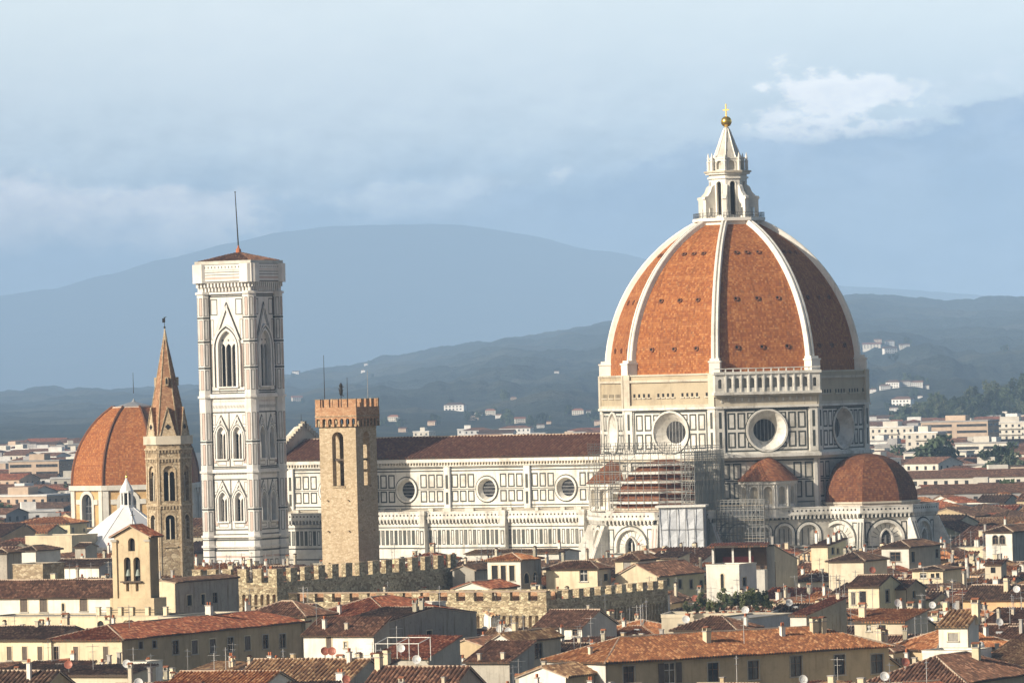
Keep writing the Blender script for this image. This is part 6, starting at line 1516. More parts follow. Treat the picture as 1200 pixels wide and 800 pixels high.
H('white roof box beside the shaded long house', 172, 776, 755, xl=150, L2=4, yb=794, roof='flat', wall='white', tile='concrete', parapet=.1)
H('dark ribbed roof cut by the bottom left corner of the view', 46, 812, 690, xl=-30, L2=9, yb=800, roof='gx', corr=.6, pitch=.5, wall='tan', tile='tile_dark', extras=[('c', .3, -.4, 3)])
# --- behind the bell gable, upper left
H('rough tan stone stump of a building with a flat top on the left', 50, 661, 1020, xl=13, xr=72, yb=682, roof='flat', wall='stone_tan', wall2='stone_tan', tile='concrete', parapet=.1)
H('small white house with brown roof between the stone stump and the dome', 42, 645, 1120, xl=17, L2=9, yb=658, roof='hip', pitch=.3, wall='white', tile='tile_dark', wf=[(34, 649, 6, 7, 'w')])
H('dark low house with two chimneys in front of the white pyramid roof', 116, 664, 1090, L1=11, xr=143, yb=676, roof='gx', pitch=.25, wall='white', wall2='blue_grey', tile='tile_dark', extras=[('c', .6, .2, 4), ('c', .8, .6, 4)])
H('grey gabled house against the white pyramid roof', 100, 641, 1180, xl=88, xr=112, yb=652, roof='gx', pitch=.3, wall='grey', tile='tile_dark')
H('long pale yellow flat-roofed block below the second dome', 84, 628, 1400, xl=27, L2=12, yb=640, roof='flat', wall='cream', tile='concrete', parapet=.2)
H('big house in dark shade at the left edge of the view', 8, 648, 1040, xl=-40, L2=5, yb=670, roof='hip', pitch=.2, wall='grey_rough', tile='tile_dark')
# --- between the bell tower and the spire, and along the palace
H('grey courtyard house in shade right of the bell gable', 205, 683, 925, L1=5, xr=273, yb=715, roof='gy', pitch=.16, wall='cream', wall2='grey_rough', tile='tile_dark', ws=[(222, 703, 5, 12, 'n'), (238, 702, 4, 12, 'n'), (252, 700, 5, 12, 'd')], ov=.3)
H('low white loggia with two dark arches below the battlemented corner', 218, 724, 885, L1=5, xr=277, yb=738, roof='flat', wall='tan_light', wall2='white', tile='concrete', ws=[(226, 727.5, 8, 9, 'a'), (241, 726, 8, 9, 'a')], parapet=.2)

# open loggia with posts on the white block's roof (dark terrace under a thin tile roof)
lc0, lc1 = P(834, 664, 1005), P(896, 664, 1005); zt = P(865, 640, 1005).z; zb = P(865, 668, 1005).z
t = thing('roof_loggia', 'dark open roof terrace with thin red roof, white posts and red awning', 'loggia', ((lc0.x + lc1.x) / 2, 1005, 0), radians(-8)); hw = (lc1.x - lc0.x) / 2
mb = MB(); mb.box(-hw, 0, 0, hw, 5, zb, 'white'); mb.box(-hw, 4.4, zb, hw, 4.7, zt, 'brown_wood'); mb.box(-hw, .5, zb, -hw + .2, 4.4, zt, 'white'); mb.build('wall', t)
mb = MB(); slope(mb, (-hw - .6, -.9, zt), (1, 0, 0), (0, .998, .06), 2 * hw + 1.2, 6.2, 0, 0, 'tile_red', .5); mb.build('roof', t)
for u in (-hw + .25, -.9, hw * .45): mb = MB(); mb.box(u - .17, .1, zb, u + .17, .44, zt + .1, 'white_paint'); mb.build('post', t)
mb = MB(); mb.box(-hw + 1.6, 3.6, zb + 1.3, hw - 2.2, 3.8, zb + 2.3, 'red_cloth'); mb.build('awning', t)
mb = MB()
for z in (.5, 1.0): mb.tube((-hw, .1, zb + z), (hw, .1, zb + z), .04, n=4)
for i in range(24): x = -hw + 2 * hw * i / 24; mb.tube((x, .1, zb), (x, .1, zb + 1), .025, n=3)
mb.build('railing', t)
KEEP.append((828, 634, 900, 668, 1000, t.location.x, t.location.y, 7))

# pipe pergola
q0 = P(472, 770, 755)
t = thing('pipe_pergola', 'bare white pipe frame standing over the dull red roof', 'pergola', (q0.x, q0.y, 0), TH)
mb = MB(); zz = q0.z
for x in (-3.2, 0, 3.2):
    for y in (-1.5, 1.8): mb.tube((x, y, zz - .5), (x, y, zz + 2.2 + y * .2), .055, n=5, mat='white_paint')
for y in (-1.5, 1.8): mb.tube((-3.3, y, zz + 2.2 + y * .2), (3.3, y, zz + 2.2 + y * .2), .055, n=5, mat='white_paint')
for x in (-3.2, 0, 3.2): mb.tube((x, -1.5, zz + 1.9), (x, 1.8, zz + 2.56), .055, n=5, mat='white_paint')
mb.build('frame', t)

# pale glazed skylight roof on the palace range
q0 = P(600, 699, 912)
t = thing('glass_skylight', 'pale blue-green glass lean-to skylight on the low palace range', 'skylight', (q0.x, q0.y, 0), TH)
mb = MB(); mb.poly([(-3.6, 0, q0.z), (3.6, 0, q0.z), (3.6, 2.2, q0.z + .75), (-3.6, 2.2, q0.z + .75)], 'pale_glass'); mb.build('pane', t)
mb = MB()
for i in range(10): x = -3.6 + .8 * i; mb.tube((x, 0, q0.z + .03), (x, 2.2, q0.z + .78), .05, n=4, mat='white_paint')
mb.box(-3.6, 2.2, q0.z - 1, 3.6, 2.3, q0.z + .75, 'white_paint'); mb.build('frame', t)
# ------------------------------------------------------------------ plants
def leaf_mesh(name, rad, n, mats, rnd, seedc, flat=1.0, size=.16):
    """crown of many small leaf faces gathered in uneven clumps"""
    mb = MB()
    clumps = [(Vector((rnd.gauss(0, .45) * rad, rnd.gauss(0, .45) * rad, rnd.gauss(0, .4) * rad * flat)), rnd.uniform(.25, .5) * rad) for _ in range(seedc)]
    for i in range(n):
        c, r = rnd.choice(clumps); d = Vector((rnd.gauss(0, 1), rnd.gauss(0, 1), rnd.gauss(0, 1))).normalized() * r * rnd.uniform(.55, 1.05)
        p = c + d; a = Vector((rnd.gauss(0, 1), rnd.gauss(0, 1), rnd.gauss(0, 1))).normalized(); b_ = a.orthogonal().normalized(); s = size * rnd.uniform(.6, 1.4)
        mb.poly([p + a * s, p + b_ * s * .5, p - a * s, p - b_ * s * .5], mats[0] if rnd.random() < .6 else mats[1])
    o = mb.build(name); me = o.data; bpy.data.objects.remove(o); return me
RP = random.Random(5)
CROWNS = [leaf_mesh('crown', 1.0, 900, m_, RP, 9, .9, .13) for m_ in (('leaf_dark', 'leaf_olive'), ('leaf_olive', 'leaf_light'), ('leaf_light', 'leaf_olive'), ('leaf_dark', 'leaf_dark'))]
mb = MB(); mb.tube((0, 0, 0), (.02, .03, 1), .10, .05, 7, 'bark')
for a in range(4): mb.tube((.01, .02, .6), (.35 * cos(a * 1.6), .35 * sin(a * 1.6), 1.25), .05, .02, 5, 'bark')
o = mb.build('trunk'); TRUNK = o.data; bpy.data.objects.remove(o)
mb = MB(); mb.lathe([(.0, 0), (.28, 0), (.4, .6), (.44, .62), (.44, .7), (.36, .7), (.34, .6), (.0, .58)], 10, (0, 0, 0), 'terracotta'); o = mb.build('pot'); POT = o.data; bpy.data.objects.remove(o)
def plant(name, label, cat, loc, cr, h_trunk, kind, group, pot=False, sz=1.0):
    t = thing(name, label, cat, loc, RP.uniform(0, 6), group)
    o = link('trunk', TRUNK, t, (0, 0, 0)); o.scale = (cr * .9, cr * .9, h_trunk + cr * .4)
    c = link('crown', CROWNS[kind], t, (0, 0, h_trunk + cr * .8)); c.scale = (cr, cr, cr * sz)
    if pot: link('pot', POT, t, (0, 0, -.1))
    return t
# roof-garden plants between the white block and the blue-grey wall
q = P(865, 728, 850)
t = make_house('house', 'low house carrying a terrace garden full of shrubs in pots', 'house', (P(905, 728, 845).x, 845), 16.5, 9, radians(-10), P(870, 722, 845).z, 'flat', .3, 'tan_light', 'concrete', [(3, P(870, 722, 845).z - 2.6, 1, 1.6, 'd')], [], parapet=.5)
KEEP.append((800, 695, 908, 740, 842, t.location.x, t.location.y, 10))
zt = P(870, 722, 845).z + .05
spec = [(806, 846, .9, .6, 1), (816, 848, .8, .5, 0), (824, 850, 1.2, 1.1, 1), (834, 847, 1.0, .9, 2), (842, 849, .8, .5, 0), (849, 851, 1.3, 1.4, 1), (857, 847, 1.0, 1.0, 0), (866, 849, 1.2, 1.7, 2), (873, 847, 1.2, .7, 1), (879, 851, 1.4, 1.7, 2), (888, 847, 1.2, .7, 0), (894, 850, 1.4, 1.2, 3), (901, 848, 1.1, .7, 1)]
tone = {0: 'dark green', 1: 'grey-green', 2: 'bright yellow-green', 3: 'blackish green'}
for i, (px, Y, cr, ht, kd) in enumerate(spec):
    side = 'left end' if px < 828 else ('middle' if px < 868 else 'right end')
    x = P(px, 720, Y).x
    plant('potted_shrub', '', 'shrub', (x, Y, zt), cr, ht, kd, 'shrubs in the terrace garden', True)['_px'] = px
shr = sorted([o for o in bpy.data.objects if o.name.startswith('potted_shrub')], key=lambda o: o['_px'])
ordn = ['leftmost', 'second from the left', 'third from the left', 'fourth from the left', 'fifth from the left', 'sixth from the left', 'middle, seventh from the left', 'sixth from the right', 'fifth from the right', 'fourth from the right', 'third from the right', 'second from the right', 'rightmost']
for o, (px, Y, cr, ht, kd), s_ in zip(shr, sorted(spec), ordn): o['label'] = f'{tone[kd]} potted shrub in the terrace garden, {s_}'; del o['_px']

# ------------------------------------------------------------------ ground, hills
mb = MB(); mb.poly([(-6000, -60, 0), (6000, -60, 0), (6000, 51500, 0), (-6000, 51500, 0)], 'paving')
g = mb.build('ground'); tag(g, kind='structure')

def interp(tab, x):
    if x <= tab[0][0]: return tab[0][1]
    for (x0, y0), (x1, y1) in zip(tab, tab[1:]):
        if x <= x1:
            t_ = (x - x0) / (x1 - x0); t_ = t_ * t_ * (3 - 2 * t_) * .5 + t_ * .5; return y0 + (y1 - y0) * t_
    return tab[-1][1]
def vnoise(x, y, seed=0):
    s = 0; a = 1.0; f = 1.0
    for o in range(5):
        s += a * sin(x * f * 1.3 + seed + 1.7 * sin(y * f * .9 + o)) * cos(y * f * 1.1 - seed * .7 + 1.3 * sin(x * f * .7 + 2 * o)); a *= .5; f *= 2.03
    return s
def hill(name, tab, Yf, Yr, Yb, mat, nx, ny, rough, seed, px0=-120, px1=1320, base=-3.0):
    mb = MB(); vs = []
    for j in range(ny + 1):
        t_ = j / ny
        for i in range(nx + 1):
            px = px0 + (px1 - px0) * i / nx; ytop = interp(tab, px)
            Yr_ = Yr + 350 * vnoise(px / 300., 0, seed) ; zr = P(px, ytop, Yr_).z
            if t_ <= .72: q = t_ / .72; Y = Yf + (Yr_ - Yf) * q; z = zr * (q ** 1.25 * .9 + .1 * q * q)
            else: q = (t_ - .72) / .28; Y = Yr_ + (Yb - Yr_) * q; z = zr * (1 - q * q)
            z = max(z, 0) + rough * vnoise(px / 70. , Y / 420., seed) * min(1, z / 40.) * (1 if t_ <= .72 else .6) + rough * .12 * vnoise(px / 7.3, j * 1.7, seed + 3) * min(1, z / 60.) - (1.5 if j in (0, ny) else 0)
            x = (px - 600) / F_PX * Y
            vs.append((x, Y, max(z, base) if j else base))
    fs = [(j * (nx + 1) + i, j * (nx + 1) + i + 1, (j + 1) * (nx + 1) + i + 1, (j + 1) * (nx + 1) + i) for j in range(ny) for i in range(nx)]
    mb.mesh(vs, fs, mat); o = mb.build(name, smooth=True); tag(o, kind='structure'); return o, vs, nx, ny
far_tab = [(-120, 352), (0, 346), (60, 338), (120, 322), (200, 302), (270, 285), (330, 271), (380, 264), (460, 262), (540, 263), (620, 275), (700, 292), (800, 310), (920, 322), (1000, 335), (1320, 360)]
near_tab = [(-120, 464), (0, 462), (120, 458), (230, 452), (330, 441), (400, 430), (450, 420), (520, 411), (600, 395), (680, 386), (740, 380), (850, 366), (940, 352), (1000, 344), (1060, 346), (1120, 351), (1200, 349), (1320, 352)]
hill('hills_far', far_tab, 30000, 38000, 44000, 'hill_far', 420, 40, 12, 2.0)
HN = hill('hills_near', near_tab, 4600, 16500, 20000, 'hill_near', 420, 70, 15, 5.0)
wood_tab = [(960, 520), (1010, 505), (1040, 492), (1060, 484), (1100, 474), (1140, 468), (1200, 458), (1260, 452), (1320, 452)]
hill('wooded_hill', wood_tab, 4120, 4360, 4480, 'hill_wood', 140, 26, 3.0, 9.0, 940, 1320)

# trees standing along the wooded rise
deps = []
def hz(px, Y, tab, Yf, Yr):
    q = min(1, max(0, (Y - Yf) / (Yr - Yf))); return P(px, interp(tab, px), Yr).z * (q ** 1.25 * .9 + .1 * q * q)

# ------------------------------------------------------------------ villas on the hill slopes
_, hv, hnx, hny = HN
def near_hit(px, py):
    best = None
    i = min(hnx, max(0, round((px + 120) / 1440 * hnx)))
    for j in range(hny + 1):
        v = hv[j * (hnx + 1) + i]; y = proj(v)[1]
        if y <= py: return v
    return hv[hny * (hnx + 1) + i]
VM = []
for wm, tm in (('far_white', 'tile_brown'), ('far_pale', 'tile_red'), ('far_peach', 'tile_brown'), ('far_white', 'tile_dark')):
    for hip in (0, 1):
        a = MB(); a.box(-.5, -.35, -.6, .5, .35, .55, wm)
        for i in range(5):
            for z in (.05, .32): a.box(-.42 + i * .18, -.356, z, -.34 + i * .18, -.35, z + .13, 'glass_dark')
        wo_ = a.build('wall'); b_ = MB(); h_ = .25 if hip else 0
        b_.poly([(-.55, -.4, .55), (.55, -.4, .55), (.55 - h_, 0, .78), (-.55 + h_, 0, .78)], tm); b_.poly([(.55, .4, .55), (-.55, .4, .55), (-.55 + h_, 0, .78), (.55 - h_, 0, .78)], tm); b_.poly([(.55, -.4, .55), (.55, .4, .55), (.55 - h_, 0, .78)], tm); b_.poly([(-.55, .4, .55), (-.55, -.4, .55), (-.55 + h_, 0, .78)], tm)
        ro_ = b_.build('roof'); VM.append((wo_.data, ro_.data)); bpy.data.objects.remove(wo_); bpy.data.objects.remove(ro_)
RV = random.Random(21)
VIL = [(1022, 411, 52, 'white'), (1030, 406, 22, ''), (1041, 404, 26, ''), (1051, 404, 26, ''), (1049, 415, 12, ''), (1060, 414, 22, ''), (1043, 421, 40, ''), (1058, 421, 30, ''), (1174, 386, 26, ''), (1180, 412, 12, ''),
       (1023, 466, 22, ''), (1045, 463, 42, ''), (1060, 459, 30, ''), (1072, 463, 34, ''), (1036, 467, 30, ''), (1057, 481, 60, ''), (1076, 470, 14, ''),
       (1030, 497, 24, ''), (1044, 489, 26, ''), (503, 500, 26, ''), (560, 491, 24, ''), (572, 488, 30, ''), (583, 491, 22, ''), (552, 496, 30, ''), (592, 494, 18, ''), (608, 500, 30, ''), (620, 497, 20, ''), (676, 490, 34, ''), (690, 494, 22, ''), (630, 503, 22, ''), (460, 500, 34, ''), (424, 503, 22, ''), (470, 507, 26, ''), (640, 498, 16, ''),
       (347, 442, 22, ''), (346, 472, 30, ''), (424, 445, 14, ''), (430, 428, 12, ''), (600, 472, 16, ''), (650, 440, 14, ''), (530, 484, 60, ''), (700, 500, 26, ''), (385, 498, 18, ''), (1085, 462, 20, '')]
VILLAS = []
for px, py, wd, _w in VIL:
    v = near_hit(px, py); k = RV.randrange(len(VM)); t = thing('hillside_villa', '', 'villa', v, radians(RV.uniform(-35, 20)), 'pale villas scattered on the hazy hillside')
    s = wd * .46 * v[1] / 7600; hgt = min(s * .7, RV.uniform(9, 16))
    for nm, me in zip(('wall', 'roof'), VM[k]): o = link(nm, me, t); o.scale = (s, s * .6, hgt)
    VILLAS.append((px, py, t, k, wd))

# dark tree clumps by the villas
for i, (px, py, wd, _w) in enumerate(VIL):
    for j_ in range(1):
        qx = px + RV.uniform(-9, 9); v = near_hit(qx, py + RV.uniform(-1, 3)); r_ = RV.uniform(4, 8)
        t = plant('broadleaf_tree', 'x', 'tree', (v[0] + (qx - px) * .6, v[1] + 25, v[2] - 2), r_, RV.uniform(1, 3), 3, 'trees on the hazy hillside', False, RV.uniform(.8, 1.7)); t['_far'] = 1

# ------------------------------------------------------------------ houses filling the old town (only where something of them shows)
RF = random.Random(77)
FILL = []
wallp = ['cream', 'white', 'white', 'yellow', 'tan_light', 'white', 'tan', 'cream', 'old_render', 'white', 'grey', 'peach', 'white']
tilep = ['tile_brown', 'tile_brown', 'tile_red', 'tile_dark', 'tile_orange', 'tile_buff', 'tile_brown', 'tile_dark']
ca, sa = cos(TH), sin(TH)
def blocked(px0, px1, ytop, Y):
    """lowest picture row that a nearer roof may reach without hiding what stands behind"""
    lim = 0
    for x0, y0, x1, y1, Yk, *_ in KEEP:
        if Yk > Y + 4 and px1 > x0 and px0 < x1 and y1 > lim: lim = y1
    return lim
def fits(x, y, r):
    for k_ in KEEP:
        if k_[7] and (x - k_[5]) ** 2 + (y - k_[6]) ** 2 < (k_[7] * .82 + r) ** 2: return False
    return True
PLACED = []
def clear(x, y, r):
    return all((x - a) ** 2 + (y - b_) ** 2 > (r + c_) ** 2 * .62 for a, b_, c_ in PLACED)
def wins_for(L, ze, rnd, wide):
    out = []; n = max(1, int(L / wide)); st = L / n; sty = rnd.choice('ssdgoGwdo'); w_ = rnd.choice((.9, 1.0, 1.1)); h_ = rnd.choice((1.5, 1.7, 1.9))
    for f_ in range(3):
        z = ze - 2.7 - f_ * 3.3
        if z < 4: break
        for i in range(n):
            if rnd.random() < .82: out.append(((i + .5) * st + rnd.uniform(-.2, .2), z, w_, h_ if f_ or rnd.random() < .7 else 1.0, sty if rnd.random() < .8 else rnd.choice('dn')))
    return out
def band_fill(Y0, Y1, xm, stepx, stepy, zr, szx, szy, tries):
    Y = Y0; row = 0
    while Y < Y1:
        half = 640 / F_PX * Y + 12; x = -half + (row % 2) * stepx / 2
        while x < half:
            for _t in range(tries):
                X = x + RF.uniform(-.3, .3) * stepx; YY = Y + RF.uniform(-.35, .35) * stepy; L1, L2 = RF.uniform(*szx), RF.uniform(*szy); r = .5 * sqrt(L1 * L1 + L2 * L2)
                px = 600 + X / YY * F_PX
                if not xm(px, YY): break
                if not fits(X, YY, r * .62) or not clear(X, YY, r * .72): continue
                hwp = r / YY * F_PX; lim = blocked(px - hwp, px + hwp, 0, YY - r); ze = RF.uniform(*zr); roof = RF.choice(('gx', 'gy', 'hip', 'gx', 'hip', 'shed_f', 'gy', 'flat')); pitch = RF.uniform(.28, .4)
                top = ze + (pitch * min(L1, L2) / 2 if roof != 'shed_f' else pitch * .7 * L2) + .4
                zl = P(px, lim, YY).z if lim else 1e9
                if top > zl: ze -= top - zl
                if ze < 5.5: break
                FILL.append((X, YY, L1, L2, ze, roof, pitch, zl - max(0, top - zl) - top if top < zl else 0)); PLACED.append((X, YY, r)); break
            x += stepx
        Y += stepy; row += 1
near_m = lambda px, Y: -40 < px < 1240
band_fill(668, 800, near_m, 10.5, 10.5, (13.0, 16.8), (5.5, 10.5), (6, 10), 4)
band_fill(800, 960, near_m, 11, 11, (13.5, 17.8), (5.5, 11), (6, 10.5), 4)
band_fill(960, 1180, near_m, 12, 12.5, (14, 18.8), (6, 12), (6, 11), 4)
band_fill(1180, 1290, lambda px, Y: px < 232 or px > 1085, 18, 17, (13, 17.5), (10, 17), (9, 14), 3)
band_fill(1290, 1700, lambda px, Y: -40 < px < 100 or 1070 < px < 1240 or 222 < px < 240, 17, 19, (12, 17), (9, 16), (9, 13), 3)
for i, (X, Y, L1, L2, ze, roof, pitch, room) in enumerate(FILL):
    wm = RF.choice(wallp); tm = RF.choice(tilep); near = Y < 960
    th = TH + radians(RF.choice((0, 0, 0, -30, 6, -4))); c_, s_ = cos(th), sin(th)
    c0 = (X + c_ * L1 / 2 + s_ * L2 / 2, Y + s_ * L1 / 2 - c_ * L2 / 2)
    ex = [(RF.choice('cccaa' if near else 'cca'), RF.uniform(-.8, .8), RF.uniform(-.8, .8)) for _ in range(RF.choice((2, 3, 3, 4)) if Y > 760 else RF.choice((0, 1, 2)))] if Y < 1250 else []
    if RF.random() < .4 and 760 < Y < 1150 and roof != 'shed_f' and room > 2.4: ex.append(('b', RF.uniform(-.4, .4), RF.uniform(-.3, .3)))
    if RF.random() < .3 and near and roof != 'flat': ex.append(('s', RF.uniform(-.5, .5), RF.uniform(-.6, -.2)))
    if near and RF.random() < .22: ex.append((RF.choice('dddr'), RF.uniform(-.5, .5), RF.uniform(-.8, 0)))
    t = make_house('house', 'x', 'house', c0, L1, L2, th, ze, roof, pitch if roof != 'shed_f' else pitch * .7, wm, tm, wins_for(L1, ze, RF, 2.8), wins_for(L2, ze, RF, 3.0), RF.uniform(.35, .6), ex, None, .42 if Y < 900 else (.6 if Y < 1200 else .9), RF, wall2=None, detail=near, parapet=.3)
    t['_fill'] = 1; t['_wm'] = wm; t['_tm'] = tm; t['_rf'] = roof; t['_L'] = max(L1, L2)

# ------------------------------------------------------------------ the newer town on the plain behind
RB = random.Random(31)
BLK = {}
def block_mesh(w_, d_, h_, wm, tm, kind):
    a = MB(); a.box(-w_ / 2, -d_ / 2, 0, w_ / 2, d_ / 2, h_, wm); fr1, fr2 = frame(-w_ / 2, -d_ / 2, 0), frame(w_ / 2, -d_ / 2, pi / 2)
    for fr, L in ((fr1, w_), (fr2, d_)):
        n = max(2, int(L / 3.4))
        for f_ in range(int(h_ / 3.2)):
            z = h_ - 2.5 - f_ * 3.2
            if z < 1: break
            if kind == 2:
                for u0 in (0, L * .52): a.fbox(fr, u0 + .6, u0 + L * .48 - .6, z, z + 1.3, 0, .03, 'glass_dark')
            else:
                for i in range(n): u = (i + .5) * L / n; a.fbox(fr, u - .6, u + .6, z, z + 1.5, 0, .03, 'glass_dark')
            if kind == 1: a.fbox(fr, L * .3, L * .7, z - .9, z + .1, 0, 1.2, wm)
    wo_ = a.build('wall'); b_ = MB()
    if kind in (0, 3):
        e = .5; rise = .3 * d_ / 2; h = d_ / 2 + e if kind == 3 else 0; S = sqrt((d_ / 2 + e) ** 2 + rise ** 2); vy, vz = (d_ / 2 + e) / S, rise / S; hh = min(h, w_ / 2)
        slope(b_, (-w_ / 2 - e, -d_ / 2 - e, h_), (1, 0, 0), (0, vy, vz), w_ + 2 * e, S, hh, hh, tm, 0); slope(b_, (w_ / 2 + e, d_ / 2 + e, h_), (-1, 0, 0), (0, -vy, vz), w_ + 2 * e, S, hh, hh, tm, 0)
        if kind == 3:
            Sx = sqrt(hh ** 2 + rise ** 2)
            slope(b_, (w_ / 2 + e, -d_ / 2 - e, h_), (0, 1, 0), (-hh / Sx, 0, rise / Sx), d_ + 2 * e, Sx, d_ / 2 + e, d_ / 2 + e, tm, 0); slope(b_, (-w_ / 2 - e, d_ / 2 + e, h_), (0, -1, 0), (hh / Sx, 0, rise / Sx), d_ + 2 * e, Sx, d_ / 2 + e, d_ / 2 + e, tm, 0)
        else:
            for s in (-1, 1): b_.poly([(s * w_ / 2, -d_ / 2, h_), (s * w_ / 2, d_ / 2, h_), (s * w_ / 2, 0, h_ + rise * .95)], wm)
    else:
        b_.box(-w_ / 2 - .3, -d_ / 2 - .3, h_, w_ / 2 + .3, d_ / 2 + .3, h_ + .6, 'far_white' if kind == 1 else 'far_grey'); b_.box(-w_ * .18, -d_ * .2, h_ + .6, w_ * .12, d_ * .2, h_ + 3.2, wm)
    ro_ = b_.build('roof'); r_ = (wo_.data, ro_.data); bpy.data.objects.remove(wo_); bpy.data.objects.remove(ro_); return r_
FARB = []
def far_block(px, Y, w_, d_, h_, wm, tm, kind, th, label=None, rot=0):
    x = (px - 600) / F_PX * Y
    t = thing('town_block', label or 'x', 'building', (x, Y, 0), radians(th), 'buildings on the hazy plain'); 
    key = (round(w_ / 4), round(d_ / 4), round(h_ / 3), wm, tm, kind)
    if key not in BLK: BLK[key] = block_mesh(key[0] * 4, key[1] * 4, key[2] * 3, wm, tm, kind)
    for nm, me in zip(('wall', 'roof'), BLK[key]): link(nm, me, t)
    if not label: t['_far'] = 1; t['_wm'] = wm; t['_tm'] = tm; t['_kd'] = kind
    return t
# the ones that stand out
far_block(1122, 2900, 36, 16, 27, 'far_peach', 'tile_brown', 2, -25, 'long peach office block with dark window bands on the right-hand plain')
far_block(1082, 2700, 16, 12, 24, 'far_pale', 'tile_brown', 1, -25, 'cream apartment block with stacked balconies beside the peach office block')
far_block(1045, 3000, 28, 14, 24, 'far_pale', 'tile_brown', 1, -25, 'bright white flat block just right of the big dome')
far_block(1184, 3100, 36, 12, 24, 'far_pale', 'tile_brown', 1, -22, 'long pale balcony block at the right edge of the plain')
far_block(1150, 1900, 96, 14, 18, 'far_pale', 'tile_brown', 0, -12, 'very long low building with a brown roof crossing the plain on the right')
far_block(1158, 1660, 52, 14, 18, 'far_grey', 'tile_brown', 3, -15, 'long grey house with seven windows and brown roof on the right-hand plain')
far_block(1090, 2200, 18, 18, 17, 'far_pale', 'tile_brown', 0, -40, 'tan gable-ended house beyond the small right-hand dome')
far_block(1150, 2500, 24, 10, 21, 'far_pale', 'tile_brown', 2, -25, 'cream block with six wide windows in front of the grey offices')
far_block(45, 2500, 24, 14, 24, 'far_peach', 'tile_brown', 2, -20, 'tall peach slab with three window rows left of the second dome')
far_block(12, 2400, 16, 16, 18, 'far_peach', 'tile_red', 0, -28, 'red-brown brick house at the left edge of the plain')
far_block(25, 2000, 28, 16, 19, 'far_peach', 'tile_brown', 1, -28, 'pinkish apartment house with balconies at the left of the plain')
far_block(60, 1900, 44, 12, 13, 'far_grey', 'tile_dark', 3, -18, 'long low grey house in front of the peach slab')
far_block(1095, 1560, 22, 14, 15, 'far_peach', 'tile_orange', 3, -20, 'house with a bright orange hip roof at the right of the small dome')
far_block(1120, 1450, 40, 16, 14.5, 'far_pale', 'tile_red', 0, -20, 'broad red-roofed house below the long grey house')
def far_fill(Y0, Y1, n, rng, hs, ws):
    for i in range(n):
        Y = Y0 + (Y1 - Y0) * (i + RB.random()) / n; lo, hi = RB.choice(rng); px = RB.uniform(lo, hi)
        far_block(px, Y, RB.uniform(*ws), RB.uniform(10, 16), RB.uniform(*hs), RB.choice(('far_pale', 'far_white', 'far_pale', 'far_peach', 'far_grey', 'far_white')), RB.choice(('tile_brown', 'tile_red', 'tile_dark', 'tile_brown')), RB.choice((0, 3, 0, 1, 3, 2)), RB.uniform(-38, 10))
far_fill(1700, 2300, 120, [(-20, 85), (1040, 1220), (1060, 1220)], (9, 16), (10, 24))
far_fill(2300, 3200, 200, [(-20, 90), (1015, 1220), (1015, 1220)], (9, 18), (11, 30))
far_fill(3200, 4300, 300, [(-20, 110), (1015, 1220), (440, 705), (1015, 1220), (-20, 110), (1015, 1220)], (8, 19), (12, 36))
# trees on the plain
FT = []
for i in range(70):
    Y = RB.uniform(1750, 3900); lo, hi = RB.choice([(-10, 85), (1020, 1210), (1050, 1210)]); px = RB.uniform(lo, hi); r = RB.uniform(3.5, 7)
    FT.append(plant('broadleaf_tree', 'x', 'tree', ((px - 600) / F_PX * Y, Y, 0), r, RB.uniform(4, 9), RB.choice((0, 3, 3)), 'trees among the far buildings', False, 1.0)); FT[-1]['_far'] = 1
for px, Y, r, h in ((1092, 2350, 11, 8), (1172, 2300, 7, 12), (1163, 2420, 6, 10), (1183, 1800, 8, 5), (1060, 2500, 9, 6)):
    FT.append(plant('broadleaf_tree', 'x', 'tree', ((px - 600) / F_PX * Y, Y, 0), r, h, 3, 'trees among the far buildings')); FT[-1]['_far'] = 1
# trees of the wooded rise
for i in range(130):
    px = RB.uniform(1040, 1205); Y = RB.uniform(4200, 4370); z = hz(px, Y, wood_tab, 4120, 4360)
    r = RB.uniform(3.5, 6.5); t = plant('broadleaf_tree', 'x', 'tree', ((px - 600) / F_PX * Y, Y, max(0, z - 3)), r, RB.uniform(1, 4), RB.choice((3, 3, 0)), 'trees on the dark wooded rise', False, RB.uniform(.9, 1.5)); t['_far'] = 1; FT.append(t)

# ------------------------------------------------------------------ keep what shows, and say which one it is
bpy.context.view_layer.update()
import numpy as np
from mathutils.bvhtree import BVHTree
def root_of(o):
    while o.parent is not None: o = o.parent
    return o
bv, bf, own = [], [], []
GEO = {}
for o in bpy.data.objects:
    if o.type != 'MESH': continue
    nm = o.name.split('.')[0]
    if nm in ('pane', 'shutter', 'window', 'panel_pattern', 'marble_pattern', 'pole_frame', 'lattice_guard', 'railing', 'drainpipe', 'antenna', 'mast', 'rib', 'cornice', 'merlon', 'satellite_dish'): continue
    me = o.data
    if me.name not in GEO:
        v_ = np.empty(len(me.vertices) * 3, 'f'); me.vertices.foreach_get('co', v_); GEO[me.name] = (v_.reshape(-1, 3), [tuple(p.vertices) for p in me.polygons])
    v_, f_ = GEO[me.name]; mw = np.array(o.matrix_world, 'f'); wv_ = v_ @ mw[:3, :3].T + mw[:3, 3]
    k0 = len(bv); bv.extend(wv_.tolist()); bf.extend([tuple(i + k0 for i in f) for f in f_]); own.extend([root_of(o).name] * len(f_))
tree = BVHTree.FromPolygons(bv, bf)
seen = {}
org = Vector((0, 0, CAM_H))
NXg, NYg = 800, 270
